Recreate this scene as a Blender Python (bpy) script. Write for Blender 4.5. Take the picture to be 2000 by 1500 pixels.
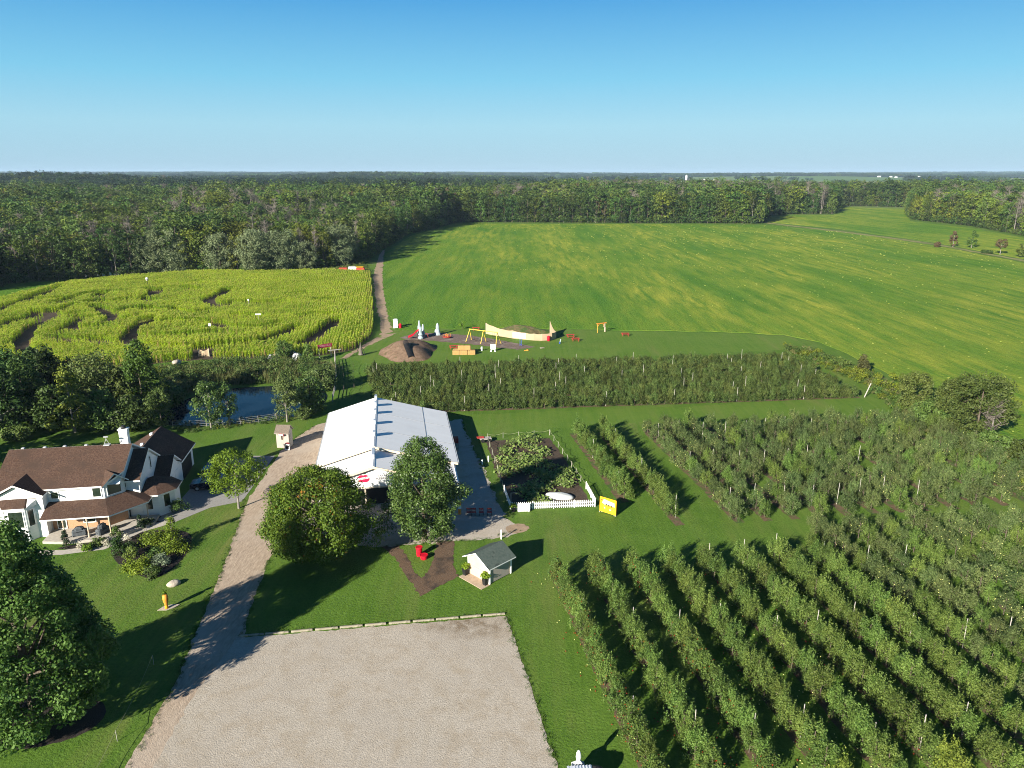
import bpy, math, random
import numpy as np
from math import radians as R, sin, cos, pi
from mathutils import Vector, Matrix

for o in list(bpy.data.objects): bpy.data.objects.remove(o)
S = bpy.context.scene; HAZE = 5.4e-5
COL = S.collection

# ------------------------------------------------------------------ camera, sky, sun, exposure
CAMZ = 40.0; FPX = 1435.0; TH = math.atan(412.0/FPX)
cd = bpy.data.cameras.new('camera'); cam = bpy.data.objects.new('camera', cd); COL.objects.link(cam)
cam.location = (0, 0, CAMZ); cam.rotation_euler = (pi/2-TH, 0, 0)
cd.sensor_width = 36; cd.lens = FPX/2000*36; cd.clip_start = .5; cd.clip_end = 60000
S.camera = cam

SUN_AZ = math.atan2(-.595, -.804)      # towards the sun, measured from +Y to +X
SUN_EL = R(21.8)
w = bpy.data.worlds.new('World'); S.world = w; w.use_nodes = True
nt = w.node_tree; nt.nodes.clear()
sky = nt.nodes.new('ShaderNodeTexSky'); sky.sky_type = 'NISHITA'; sky.sun_disc = False
sky.sun_elevation = SUN_EL; sky.sun_rotation = SUN_AZ; sky.altitude = 200
sky.air_density = 1.0; sky.dust_density = .3; sky.ozone_density = 2.0
bg = nt.nodes.new('ShaderNodeBackground'); bg.inputs['Strength'].default_value = .055
wo = nt.nodes.new('ShaderNodeOutputWorld')
# clear late-summer air: the texture's warm horizon band is cooled towards the measured blue by height above the horizon
SKYS = .055
tc = nt.nodes.new('ShaderNodeTexCoord'); sx = nt.nodes.new('ShaderNodeSeparateXYZ'); nt.links.new(tc.outputs['Generated'], sx.inputs[0])
def sky_mix(fac, a, b):
    n = nt.nodes.new('ShaderNodeMix'); n.data_type = 'RGBA'
    for k, val in ((0, fac), (6, a), (7, b)):
        if isinstance(val, bpy.types.NodeSocket): nt.links.new(val, n.inputs[k])
        elif isinstance(val, tuple): n.inputs[k].default_value = tuple(q/SKYS for q in val)+(1,)
        else: n.inputs[k].default_value = val
    return n.outputs[2]
def sky_ramp(lo, hi):
    n = nt.nodes.new('ShaderNodeMapRange'); n.inputs[1].default_value = lo; n.inputs[2].default_value = hi; nt.links.new(sx.outputs['Z'], n.inputs[0]); return n.outputs[0]
skc = sky_mix(sky_ramp(0, .058), (.150, .238, .305), (.143, .268, .335))
skc = sky_mix(sky_ramp(.058, .113), skc, (.082, .238, .338))
skc = sky_mix(sky_ramp(.113, .20), skc, (.028, .150, .300))
skc = sky_mix(sky_ramp(.20, .55), skc, (.003, .024, .078))
skc = sky_mix(.92, sky.outputs[0], skc)
nt.links.new(skc, bg.inputs[0]); nt.links.new(bg.outputs[0], wo.inputs[0])

sl = bpy.data.lights.new('sun', 'SUN'); sl.energy = 5.0; sl.angle = R(.53); sl.color = (1, .93, .80)
so = bpy.data.objects.new('sun', sl); COL.objects.link(so)
sd = Vector((sin(SUN_AZ)*cos(SUN_EL), cos(SUN_AZ)*cos(SUN_EL), sin(SUN_EL)))
so.rotation_euler = sd.to_track_quat('Z', 'Y').to_euler(); so.location = sd*300
S.view_settings.view_transform = 'Standard'; S.view_settings.look = 'None'
S.view_settings.exposure = 1.35; S.view_settings.gamma = 1
cy = S.cycles
cy.max_bounces = 5; cy.diffuse_bounces = 3; cy.glossy_bounces = 2; cy.transmission_bounces = 3; cy.transparent_max_bounces = 4
cy.volume_bounces = 0; cy.use_denoising = True; cy.caustics_reflective = False; cy.caustics_refractive = False
cy.sample_clamp_indirect = 4; cy.filter_width = 1.0
try: cy.denoising_prefilter = 'NONE'
except Exception: pass

# ------------------------------------------------------------------ helpers
rng = np.random.default_rng(11); random.seed(5)

def G(u, v, z=0.0):
    """survey of the photograph: where the sight line of a picture point meets height z"""
    x = u-1000; y = 750-v; c, s = cos(TH), sin(TH)
    dz = y*c-FPX*s; dy = y*s+FPX*c; t = (z-CAMZ)/dz
    return (x*t, dy*t)

def tag(o, label=None, cat=None, group=None, kind=None):
    if label: o['label'] = label
    if cat: o['category'] = cat
    if group: o['group'] = group
    if kind: o['kind'] = kind
    return o

def thing(name, label, cat, loc=(0, 0, 0), rz=0, group=None):
    o = bpy.data.objects.new(name, None); COL.objects.link(o); o.empty_display_size = .3
    o.location = loc if len(loc) == 3 else (loc[0], loc[1], 0); o.rotation_euler = (0, 0, rz)
    return tag(o, label, cat, group)

def link(name, me, parent=None, loc=None, rz=0):
    o = bpy.data.objects.new(name, me); COL.objects.link(o)
    if parent: o.parent = parent
    if loc is not None: o.location = loc
    if rz: o.rotation_euler = (0, 0, rz)
    return o

def copy_tree(o, parent=None):
    c = o.copy(); COL.objects.link(c); c.parent = parent
    for ch in list(o.children): copy_tree(ch, c)
    return c

class MB:
    """collects shapes, then links them as one mesh object"""
    def __init__(s): s.v = []; s.f = []; s.m = []; s.T = None
    def add(s, vs, fs, mi=0):
        b = len(s.v)
        if s.T is not None: vs = [tuple(s.T @ Vector(p)) for p in vs]
        s.v += [tuple(p) for p in vs]
        for f in fs: s.f.append(tuple(b+i for i in f)); s.m.append(mi)
        return s
    def box(s, a, b, mi=0):
        x0, y0, z0 = a; x1, y1, z1 = b
        vs = [(x0,y0,z0),(x1,y0,z0),(x1,y1,z0),(x0,y1,z0),(x0,y0,z1),(x1,y0,z1),(x1,y1,z1),(x0,y1,z1)]
        return s.add(vs, [(3,2,1,0),(4,5,6,7),(0,1,5,4),(1,2,6,5),(2,3,7,6),(3,0,4,7)], mi)
    def bbox(s, a, b, r=.05, mi=0):
        """box with chamfered vertical and top edges"""
        x0, y0, z0 = a; x1, y1, z1 = b
        def ring(i, z): return [(x0+i+r,y0+i,z),(x1-i-r,y0+i,z),(x1-i,y0+i+r,z),(x1-i,y1-i-r,z),(x1-i-r,y1-i,z),(x0+i+r,y1-i,z),(x0+i,y1-i-r,z),(x0+i,y0+i+r,z)]
        vs = ring(0,z0)+ring(0,z1-r)+ring(r,z1)
        fs = [tuple(range(7,-1,-1)), tuple(range(16,24))]
        for k in (0,8):
            for i in range(8): fs.append((k+i,k+(i+1)%8,k+8+(i+1)%8,k+8+i))
        return s.add(vs, fs, mi)
    def prism(s, poly, z0, z1, mi=0, mt=None):
        n = len(poly); A = sum(poly[i][0]*poly[(i+1)%n][1]-poly[(i+1)%n][0]*poly[i][1] for i in range(n))
        if A < 0: poly = poly[::-1]
        vs = [(p[0],p[1],z0) for p in poly]+[(p[0],p[1],z1) for p in poly]
        s.add(vs, [tuple(range(n-1,-1,-1))]+[(i,(i+1)%n,n+(i+1)%n,n+i) for i in range(n)], mi)
        return s.add(vs[n:], [tuple(range(n))], mi if mt is None else mt)
    def slab(s, pts, th=.16, mi=0, ms=1):
        """roof plane: top face of material mi, edges and underside of material ms"""
        a, b, c = (Vector(p) for p in pts[:3])
        if (b-a).cross(c-a).z < 0: pts = pts[::-1]
        n = len(pts); lo = [(p[0],p[1],p[2]-th) for p in pts]
        s.add(pts, [tuple(range(n))], mi)
        return s.add(list(pts)+lo, [tuple(range(2*n-1,n-1,-1))]+[(n+i,n+(i+1)%n,(i+1)%n,i) for i in range(n)], ms)
    def tube(s, p, q, r0, r1=None, n=8, mi=0, cap=True):
        p = Vector(p); q = Vector(q); r1 = r0 if r1 is None else r1
        d = (q-p).normalized(); a = d.orthogonal().normalized(); b = d.cross(a)
        vs = [tuple(p+(a*cos(2*pi*i/n)+b*sin(2*pi*i/n))*r0) for i in range(n)]+[tuple(q+(a*cos(2*pi*i/n)+b*sin(2*pi*i/n))*r1) for i in range(n)]
        fs = [(i,(i+1)%n,n+(i+1)%n,n+i) for i in range(n)]
        if cap: fs += [tuple(range(n-1,-1,-1)), tuple(range(n,2*n))]
        return s.add(vs, fs, mi)
    def path(s, pts, r, n=6, mi=0):
        for a, b in zip(pts[:-1], pts[1:]): s.tube(a, b, r, r, n, mi)
        return s
    def lathe(s, prof, n=16, mi=0, c=(0,0)):
        vs = []; fs = []
        for r, z in prof:
            for i in range(n): vs.append((c[0]+r*cos(2*pi*i/n), c[1]+r*sin(2*pi*i/n), z))
        for k in range(len(prof)-1):
            for i in range(n): fs.append((k*n+i,k*n+(i+1)%n,(k+1)*n+(i+1)%n,(k+1)*n+i))
        fs.append(tuple(range((len(prof)-1)*n, len(prof)*n))); fs.append(tuple(range(n-1,-1,-1)))
        return s.add(vs, fs, mi)
    def mesh(s, name, mats, smooth=False):
        me = bpy.data.meshes.new(name); me.from_pydata(s.v, [], s.f)
        for m in (mats if isinstance(mats, (list, tuple)) else [mats]): me.materials.append(m)
        me.polygons.foreach_set('material_index', s.m)
        if smooth: me.polygons.foreach_set('use_smooth', [True]*len(s.f))
        me.update(); return me
    def build(s, name, mats, parent=None, smooth=False, loc=None, rz=0):
        return link(name, s.mesh(name, mats, smooth), parent, loc, rz)

def np_mesh(name, V, F, mi, mats):
    """mesh from numpy quads (F n x 4) with material index array"""
    me = bpy.data.meshes.new(name); V = np.asarray(V, np.float32); F = np.asarray(F, np.int32)
    n, k = F.shape
    me.vertices.add(len(V)); me.vertices.foreach_set('co', V.ravel())
    me.loops.add(n*k); me.loops.foreach_set('vertex_index', F.ravel())
    me.polygons.add(n); me.polygons.foreach_set('loop_start', np.arange(0, n*k, k, dtype=np.int32))
    for m in mats: me.materials.append(m)
    me.polygons.foreach_set('material_index', np.broadcast_to(np.asarray(mi, np.int32), (n,)).copy())
    me.update(calc_edges=True); return me

def join_mesh(name, meshes):
    Vs, out, mi, mats = [], [], [], []
    base = 0
    vs = []; fs = []
    for me in meshes:
        off = len(mats); mats += list(me.materials)
        co = np.empty(len(me.vertices)*3, np.float32); me.vertices.foreach_get('co', co); co = co.reshape(-1, 3)
        vs += [tuple(c) for c in co.tolist()]
        for p in me.polygons: fs.append([base+i for i in p.vertices]); mi.append(off+p.material_index)
        base += len(co)
    m = bpy.data.meshes.new(name); m.from_pydata(vs, [], fs)
    for a in mats: m.materials.append(a)
    m.polygons.foreach_set('material_index', mi); m.update(); return m

# ------------------------------------------------------------------ materials
def new_mat(name):
    m = bpy.data.materials.new(name); m.use_nodes = True; t = m.node_tree
    p = t.nodes['Principled BSDF']; return m, t, p
def N(t, k, **kw):
    n = t.nodes.new(k)
    for a, b in kw.items(): setattr(n, a, b)
    return n
def mixc(t, fac, a, b, mode='MIX'):
    n = N(t, 'ShaderNodeMix', data_type='RGBA', blend_type=mode)
    for s, val in ((0, fac), (6, a), (7, b)):
        if hasattr(val, 'is_linked') or isinstance(val, bpy.types.NodeSocket): t.links.new(val, n.inputs[s])
        elif isinstance(val, (tuple, list)): n.inputs[s].default_value = (*val[:3], 1)
        else: n.inputs[s].default_value = val
    return n.outputs[2]
def ramp(t, src, lo, hi):
    n = N(t, 'ShaderNodeMapRange'); n.inputs[1].default_value = lo; n.inputs[2].default_value = hi
    t.links.new(src, n.inputs[0]); return n.outputs[0]
def coords(t, kind='POS', scale=(1,1,1), rot=0):
    if kind == 'POS': src = N(t, 'ShaderNodeNewGeometry').outputs['Position']
    else: src = N(t, 'ShaderNodeTexCoord').outputs['Object']
    mp = N(t, 'ShaderNodeMapping'); mp.inputs['Scale'].default_value = scale; mp.inputs['Rotation'].default_value = (0, 0, rot)
    t.links.new(src, mp.inputs[0]); return mp.outputs[0]
def noise(t, vec, scale, detail=4, rough=.55):
    n = N(t, 'ShaderNodeTexNoise'); n.inputs['Scale'].default_value = scale; n.inputs['Detail'].default_value = detail; n.inputs['Roughness'].default_value = rough
    t.links.new(vec, n.inputs['Vector']); return n.outputs[0]

def nmat(name, c1, c2, scale=5, rough=.85, c3=None, s3=.2, lo3=.5, hi3=.65, bump=0, bs=None, bd=.05, coord='OBJ', spec=.25, stretch=(1,1,1), rot=0, metallic=0, detail=5):
    m, t, p = new_mat(name); v = coords(t, coord, stretch, rot)
    f = ramp(t, noise(t, v, scale, detail), .32, .68); c = mixc(t, f, c1, c2)
    if c3:
        v3 = coords(t, coord) ; c = mixc(t, ramp(t, noise(t, v3, s3, 5), lo3, hi3), c, c3)
    t.links.new(c, p.inputs['Base Color']); p.inputs['Roughness'].default_value = rough
    p.inputs['Specular IOR Level'].default_value = spec; p.inputs['Metallic'].default_value = metallic
    if bump:
        b = N(t, 'ShaderNodeBump'); b.inputs['Strength'].default_value = bump; b.inputs['Distance'].default_value = bd
        t.links.new(noise(t, v, bs or scale*2, 4), b.inputs['Height']); t.links.new(b.outputs[0], p.inputs['Normal'])
    return m

def leafmat(name, c1, c2, trans=.25, objvar=.25, c3=None, f3=.12, rough=.6, spec=.25, clump=.6, coord='OBJ'):
    """leaf colours: varied leaf to leaf, clump to clump and tree to tree"""
    m, t, p = new_mat(name)
    g = N(t, 'ShaderNodeNewGeometry'); oi = N(t, 'ShaderNodeObjectInfo')
    v = coords(t, coord); nz = ramp(t, noise(t, v, clump, 4), .35, .65)
    mx = N(t, 'ShaderNodeMath', operation='MULTIPLY_ADD'); t.links.new(g.outputs['Random Per Island'], mx.inputs[0]); mx.inputs[1].default_value = .55
    m2 = N(t, 'ShaderNodeMath', operation='MULTIPLY'); t.links.new(nz, m2.inputs[0]); m2.inputs[1].default_value = .45
    t.links.new(m2.outputs[0], mx.inputs[2])
    c = mixc(t, mx.outputs[0], c1, c2)
    if c3:
        gt = N(t, 'ShaderNodeMath', operation='LESS_THAN'); gt.inputs[1].default_value = f3
        fr = N(t, 'ShaderNodeMath', operation='FRACT'); mm = N(t, 'ShaderNodeMath', operation='MULTIPLY'); mm.inputs[1].default_value = 37.7
        t.links.new(g.outputs['Random Per Island'], mm.inputs[0]); t.links.new(mm.outputs[0], fr.inputs[0]); t.links.new(fr.outputs[0], gt.inputs[0])
        c = mixc(t, gt.outputs[0], c, c3)
    if objvar:
        h = N(t, 'ShaderNodeHueSaturation')
        vr = N(t, 'ShaderNodeMapRange'); vr.inputs[3].default_value = 1-objvar; vr.inputs[4].default_value = 1+objvar
        t.links.new(oi.outputs['Random'], vr.inputs[0]); t.links.new(vr.outputs[0], h.inputs['Value'])
        f2 = N(t, 'ShaderNodeMath', operation='FRACT'); m3 = N(t, 'ShaderNodeMath', operation='MULTIPLY'); m3.inputs[1].default_value = 13.3
        t.links.new(oi.outputs['Random'], m3.inputs[0]); t.links.new(m3.outputs[0], f2.inputs[0])
        hr = N(t, 'ShaderNodeMapRange'); hr.inputs[3].default_value = .5-.06*objvar; hr.inputs[4].default_value = .5+.06*objvar
        t.links.new(f2.outputs[0], hr.inputs[0]); t.links.new(hr.outputs[0], h.inputs['Hue'])
        t.links.new(c, h.inputs['Color']); c = h.outputs[0]
    t.links.new(c, p.inputs['Base Color']); p.inputs['Roughness'].default_value = rough; p.inputs['Specular IOR Level'].default_value = spec
    if trans:
        tr = N(t, 'ShaderNodeBsdfTranslucent'); ms = N(t, 'ShaderNodeMixShader'); ms.inputs[0].default_value = trans
        t.links.new(c, tr.inputs[0]); t.links.new(p.outputs[0], ms.inputs[1]); t.links.new(tr.outputs[0], ms.inputs[2])
        t.links.new(ms.outputs[0], t.nodes['Material Output'].inputs[0])
    return m

M = {}
def groundmat(name, c1, c2, c3, streak=.5, srot=9.26, c4=None, s4=.03, lo4=.5, hi4=.7, fine=6.0, sscale=(.9,.04,1), bumpd=.08, bump=.6, big=.12, where=None):
    """turf or crop: fine mottling, long streaks and broad patches"""
    m, t, p = new_mat(name)
    v = coords(t, 'POS'); vs = coords(t, 'POS', sscale, -R(srot))
    f = ramp(t, noise(t, v, fine, 8, .75), .36, .64); c = mixc(t, f, c1, c2)
    fm = ramp(t, noise(t, v, fine*.13, 4, .6), .35, .68); c = mixc(t, fm, mixc(t, .55, c, c1), c)
    st = ramp(t, noise(t, vs, 1.6, 3), .38, .66)
    ms = N(t, 'ShaderNodeMath', operation='MULTIPLY'); ms.inputs[1].default_value = streak; t.links.new(st, ms.inputs[0])
    c = mixc(t, ms.outputs[0], c, c3)
    bgp = ramp(t, noise(t, v, big, 4), .35, .7); c = mixc(t, bgp, c, mixc(t, .35, c, c3))
    if c4:
        v4 = coords(t, 'POS', (1, .22, 1), -R(srot)); fac = ramp(t, noise(t, v4, s4, 8, .66), lo4, hi4)
        f5 = N(t, 'ShaderNodeMath', operation='MULTIPLY'); t.links.new(fac, f5.inputs[0]); t.links.new(ramp(t, noise(t, coords(t, 'POS', (1, .12, 1), -R(srot)), s4*9, 5, .7), .36, .62), f5.inputs[1]); fac = f5.outputs[0]
        if where:      # the yellowing is heaviest over one side of the field
            sp = N(t, 'ShaderNodeSeparateXYZ'); t.links.new(v, sp.inputs[0]); a = N(t, 'ShaderNodeMath', operation='MULTIPLY'); a.inputs[1].default_value = where[0]; t.links.new(sp.outputs[0], a.inputs[0])
            b = N(t, 'ShaderNodeMath', operation='MULTIPLY_ADD'); b.inputs[1].default_value = where[1]; t.links.new(sp.outputs[1], b.inputs[0]); t.links.new(a.outputs[0], b.inputs[2])
            mm = N(t, 'ShaderNodeMath', operation='MULTIPLY'); t.links.new(ramp(t, b.outputs[0], where[2], where[3]), mm.inputs[0]); t.links.new(fac, mm.inputs[1]); fac = mm.outputs[0]
        c = mixc(t, fac, c, c4)
    t.links.new(c, p.inputs['Base Color']); p.inputs['Roughness'].default_value = .9; p.inputs['Specular IOR Level'].default_value = .12
    b = N(t, 'ShaderNodeBump'); b.inputs['Strength'].default_value = bump; b.inputs['Distance'].default_value = bumpd
    t.links.new(noise(t, v, fine*1.3, 5, .7), b.inputs['Height']); t.links.new(b.outputs[0], p.inputs['Normal'])
    return m
M['lawn'] = groundmat('lawn grass', (.038,.092,.009), (.110,.195,.024), (.100,.176,.026), .38, c4=(.170,.175,.054), s4=.075, lo4=.46, hi4=.74, fine=3.2, bump=.9, bumpd=.1)
M['playlawn'] = groundmat('bright play lawn', (.050,.115,.012), (.110,.190,.024), (.130,.185,.034), .35, c4=(.17,.16,.06), s4=.06, lo4=.52, hi4=.8)
M['soy'] = groundmat('soy crop', (.036,.122,.009), (.098,.215,.018), (.138,.232,.020), .60, c4=(.330,.340,.040), s4=.034, lo4=.40, hi4=.66, fine=1.1, sscale=(.16,.010,1), bumpd=.6, bump=1.0, big=.016, where=(.012,.004,.45,1.4))
M['hayfield'] = groundmat('far crop', (.055,.150,.018), (.075,.180,.022), (.110,.190,.03), .6, c4=(.18,.2,.03), s4=.02, fine=.6, sscale=(.05,.01,1), bumpd=.3, big=.01)
def gravel(name, cA, cB, cD, cS, arc):
    m, t, p = new_mat(name); v = coords(t, 'POS')
    c = mixc(t, ramp(t, noise(t, v, 5, 9, .7), .34, .66), cA, cB)
    c = mixc(t, ramp(t, noise(t, v, .55, 8, .7), .46, .70), c, cD)
    c = mixc(t, ramp(t, noise(t, v, .12, 6, .65), .45, .75), c, tuple(q*.80 for q in cB))
    if arc:      # brown soil washed over the far right corner
        ds = N(t, 'ShaderNodeVectorMath', operation='DISTANCE'); t.links.new(coords(t, 'POS', (.7, 1.6, 1)), ds.inputs[0]); ds.inputs[1].default_value = (-2.6, 94.2, 0)
        sm = N(t, 'ShaderNodeMath', operation='MULTIPLY'); t.links.new(ramp(t, ds.outputs['Value'], 4.2, .6), sm.inputs[0]); t.links.new(ramp(t, noise(t, v, .9, 6, .7), .36, .62), sm.inputs[1]); c = mixc(t, sm.outputs[0], c, (.16, .115, .07))
    c = mixc(t, ramp(t, noise(t, v, 2.2, 6, .75), .60, .72), c, cS)
    if arc:      # worn turning tracks
        wv = N(t, 'ShaderNodeTexWave', wave_type='RINGS', rings_direction='Z'); wv.inputs['Scale'].default_value = .16; wv.inputs['Distortion'].default_value = 2.5; wv.inputs['Detail'].default_value = 3; wv.inputs['Detail Scale'].default_value = .6
        mp = N(t, 'ShaderNodeMapping'); mp.inputs['Location'].default_value = (arc[0], arc[1], 0); t.links.new(v, mp.inputs[0]); t.links.new(mp.outputs[0], wv.inputs['Vector'])
        mm = N(t, 'ShaderNodeMath', operation='MULTIPLY'); t.links.new(ramp(t, wv.outputs[1], .74, .98), mm.inputs[0]); t.links.new(ramp(t, noise(t, v, .09, 4), .40, .62), mm.inputs[1])
        m3 = N(t, 'ShaderNodeMath', operation='MULTIPLY'); t.links.new(mm.outputs[0], m3.inputs[0]); m3.inputs[1].default_value = .28; c = mixc(t, m3.outputs[0], c, cD)
    t.links.new(c, p.inputs['Base Color']); p.inputs['Roughness'].default_value = .95; p.inputs['Specular IOR Level'].default_value = .15
    b = N(t, 'ShaderNodeBump'); b.inputs['Strength'].default_value = .9; b.inputs['Distance'].default_value = .07; t.links.new(noise(t, v, 9, 8, .75), b.inputs['Height']); t.links.new(b.outputs[0], p.inputs['Normal'])
    return m
M['gravel'] = gravel('pale gravel', (.345,.307,.253), (.462,.413,.350), (.335,.280,.212), (.30,.258,.205), (19, -44))
M['drive'] = nmat('tan gravel drive', (.28,.215,.16), (.44,.35,.265), 4, .95, (.40,.335,.27), .15, .45, .7, .7, 20, .06, 'POS', detail=10, stretch=(1,.25,1), rot=-R(9.26))
M['track'] = nmat('dirt track', (.24,.175,.115), (.34,.25,.17), 1.2, .95, (.10,.14,.03), .25, .58, .72, .5, 6, .08, 'POS')
M['drygrass'] = nmat('dry grass', (.15,.15,.05), (.26,.24,.10), .5, .95, (.09,.13,.03), .1, .5, .7, .6, 3, .2, 'POS')
M['soil'] = nmat('dark soil', (.045,.032,.022), (.080,.058,.040), 3, .95, None, bump=.8, bs=8, bd=.08, coord='POS')
M['bare'] = nmat('bare strip', (.085,.058,.034), (.145,.10,.06), 3, .95, (.05,.09,.018), .9, .46, .60, .6, 10, .05, 'POS')
M['mulch'] = nmat('wood mulch', (.085,.055,.036), (.16,.105,.068), 9, .95, (.055,.04,.03), .6, .5, .65, .9, 25, .06, 'POS')
M['playmulch'] = nmat('play mulch', (.105,.075,.060), (.18,.135,.11), 2.5, .95, (.24,.19,.165), .35, .50, .72, .8, 12, .08, 'POS')
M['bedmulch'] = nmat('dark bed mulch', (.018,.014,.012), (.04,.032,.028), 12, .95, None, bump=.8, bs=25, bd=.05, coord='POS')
M['concrete'] = nmat('concrete', (.34,.31,.27), (.44,.41,.36), 3, .9, None, bump=.2, bs=30, bd=.01, coord='POS')
M['asphalt'] = nmat('grey paving', (.22,.21,.20), (.28,.27,.26), 4, .9, None, bump=.3, bs=30, bd=.01, coord='POS')
M['pave'] = nmat('tan paver', (.33,.25,.18), (.42,.33,.25), 2.5, .9, None, bump=.2, bs=20, bd=.01)
M['white'] = nmat('white paint', (.76,.76,.74), (.82,.82,.80), 2, .5)
M['siding'] = nmat('white siding', (.70,.72,.72), (.78,.79,.78), .5, .6, stretch=(.3,.3,14))
M['fascia'] = nmat('tan fascia', (.60,.50,.36), (.68,.58,.44), 2, .6)
M['shingle'] = nmat('brown shingle', (.050,.028,.021), (.110,.070,.052), 6, .92, (.06,.040,.031), .5, .45, .7, .6, 14, .03, detail=9, spec=.1)
M['greyshingle'] = nmat('green grey shingle', (.060,.082,.070), (.088,.108,.096), 4, .9, (.04,.052,.046), .9, .60, .66, .5, 20, .02, spec=.1)
M['oldshingle'] = nmat('weathered shingle', (.125,.10,.08), (.18,.15,.12), 7, .9, None, bump=.5, bs=18, bd=.03, spec=.1)
M['cream'] = nmat('cream board', (.46,.365,.275), (.52,.415,.315), 1.5, .7, spec=.15)
M['greyboard'] = nmat('greige board', (.33,.295,.265), (.39,.35,.31), 2.5, .75, stretch=(6,6,.3))
M['brick'] = nmat('tan brick', (.36,.20,.115), (.46,.27,.16), 8, .9, None, bump=.3, bs=30, bd=.01)
M['glass'] = nmat('window glass', (.012,.02,.016), (.03,.045,.03), .7, .06, spec=.6)
M['tanblind'] = nmat('window with blind', (.15,.12,.08), (.19,.155,.11), 1, .15, spec=.5)
M['dark'] = nmat('dark metal', (.012,.012,.013), (.022,.022,.024), 6, .5)
M['charcoal'] = nmat('charcoal cover', (.055,.065,.075), (.09,.10,.11), 5, .6)
M['red'] = nmat('red plastic', (.42,.006,.02), (.50,.012,.028), 3, .4)
M['redwood'] = nmat('red stained wood', (.30,.03,.02), (.42,.055,.04), 4, .7)
M['yellow'] = nmat('yellow paint', (.70,.48,.05), (.78,.56,.08), 3, .5)
M['blue'] = nmat('blue paint', (.03,.07,.30), (.05,.10,.38), 3, .4)
M['orange'] = nmat('orange paint', (.62,.22,.03), (.72,.30,.05), 3, .6)
M['greypipe'] = nmat('grey metal', (.34,.35,.36), (.44,.45,.46), 5, .5)
M['rail'] = nmat('weathered wood', (.27,.25,.23), (.36,.34,.31), 6, .85)
M['timber'] = nmat('pale timber', (.24,.215,.155), (.34,.31,.235), 3, .85, (.17,.155,.11), 1.2, .5, .6)
M['stake'] = nmat('pale stake', (.30,.285,.25), (.40,.38,.33), 5, .8)
M['bark'] = nmat('bark', (.07,.055,.042), (.13,.105,.08), 5, .9, None, bump=.6, bs=12, bd=.03)
M['palebark'] = nmat('pale bark', (.15,.135,.12), (.25,.23,.20), 2, .9)
M['twig'] = nmat('bare twigs', (.105,.09,.075), (.17,.15,.13), .5, .9)
M['rock'] = nmat('boulder', (.36,.31,.25), (.46,.41,.34), 2.2, .9, (.28,.24,.2), 1.1, .5, .65, .6, 8, .06)
M['playrock'] = nmat('pale blue grey panel', (.25,.31,.33), (.36,.43,.45), 2, .6)
M['straw'] = nmat('straw', (.30,.175,.06), (.46,.29,.115), 14, .95, None, bump=.9, bs=26, bd=.05)
M['rope'] = nmat('rope', (.17,.19,.10), (.24,.25,.14), 6, .9)
M['wallpanel'] = nmat('beige board', (.35,.265,.175), (.40,.305,.205), .7, .7, spec=.15)
M['mound'] = nmat('dirt mound', (.125,.082,.056), (.205,.140,.098), 1.3, .95, (.06,.06,.02), .5, .54, .72, .8, 7, .12, 'POS', spec=.1)
M['weeds'] = nmat('weedy mound', (.09,.08,.035), (.16,.13,.06), 1.5, .95, (.05,.09,.02), .5, .45, .6, .9, 6, .15, 'POS')
M['tyre'] = nmat('tyre rubber', (.01,.01,.01), (.018,.018,.018), 8, .8)
M['carblue'] = nmat('dark blue car paint', (.010,.016,.060), (.014,.022,.075), 1, .18, spec=.6)
M['carnavy'] = nmat('black blue car paint', (.008,.010,.022), (.011,.014,.03), 1, .18, spec=.6)
M['chrome'] = nmat('bright trim', (.5,.5,.5), (.6,.6,.6), 2, .2, metallic=.8)
M['silver'] = nmat('corrugated zinc', (.48,.52,.58), (.58,.62,.68), 1.5, .35, metallic=.5)
M['barnwhite'] = nmat('white barn steel', (.80,.795,.78), (.84,.835,.82), .35, .5, (.755,.75,.74), .25, .55, .75, stretch=(.15,3,1), spec=.15)
M['lettering'] = nmat('grey lettering', (.10,.075,.085), (.13,.1,.11), 3, .6)
M['applered'] = nmat('sign red', (.48,.01,.045), (.58,.02,.07), 1.2, .5)
M['leafgreen'] = nmat('sign green', (.05,.12,.03), (.07,.16,.04), 3, .6)
M['signyellow'] = nmat('sign yellow', (.72,.34,.012), (.78,.42,.02), 1, .5)
M['signpale'] = nmat('sign pale yellow', (.80,.68,.34), (.84,.74,.46), 1.4, .5)
M['signred'] = nmat('faded red board', (.33,.02,.055), (.42,.035,.08), 1.5, .6)
M['pinkletter'] = nmat('faded pink letters', (.55,.25,.28), (.62,.32,.34), 2, .6)
M['sheet'] = nmat('grey row cover', (.42,.44,.44), (.52,.54,.53), 2.2, .7, None, bump=.4, bs=6, bd=.05)
# water
m, t, p = new_mat('pond water'); p.inputs['Base Color'].default_value = (.004,.010,.02,1); p.inputs['Roughness'].default_value = .08; p.inputs['Specular IOR Level'].default_value = .12
b = N(t, 'ShaderNodeBump'); b.inputs['Strength'].default_value = .08; b.inputs['Distance'].default_value = .05
t.links.new(noise(t, coords(t, 'POS'), 1.2, 3), b.inputs['Height']); t.links.new(b.outputs[0], p.inputs['Normal']); M['water'] = m
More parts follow.
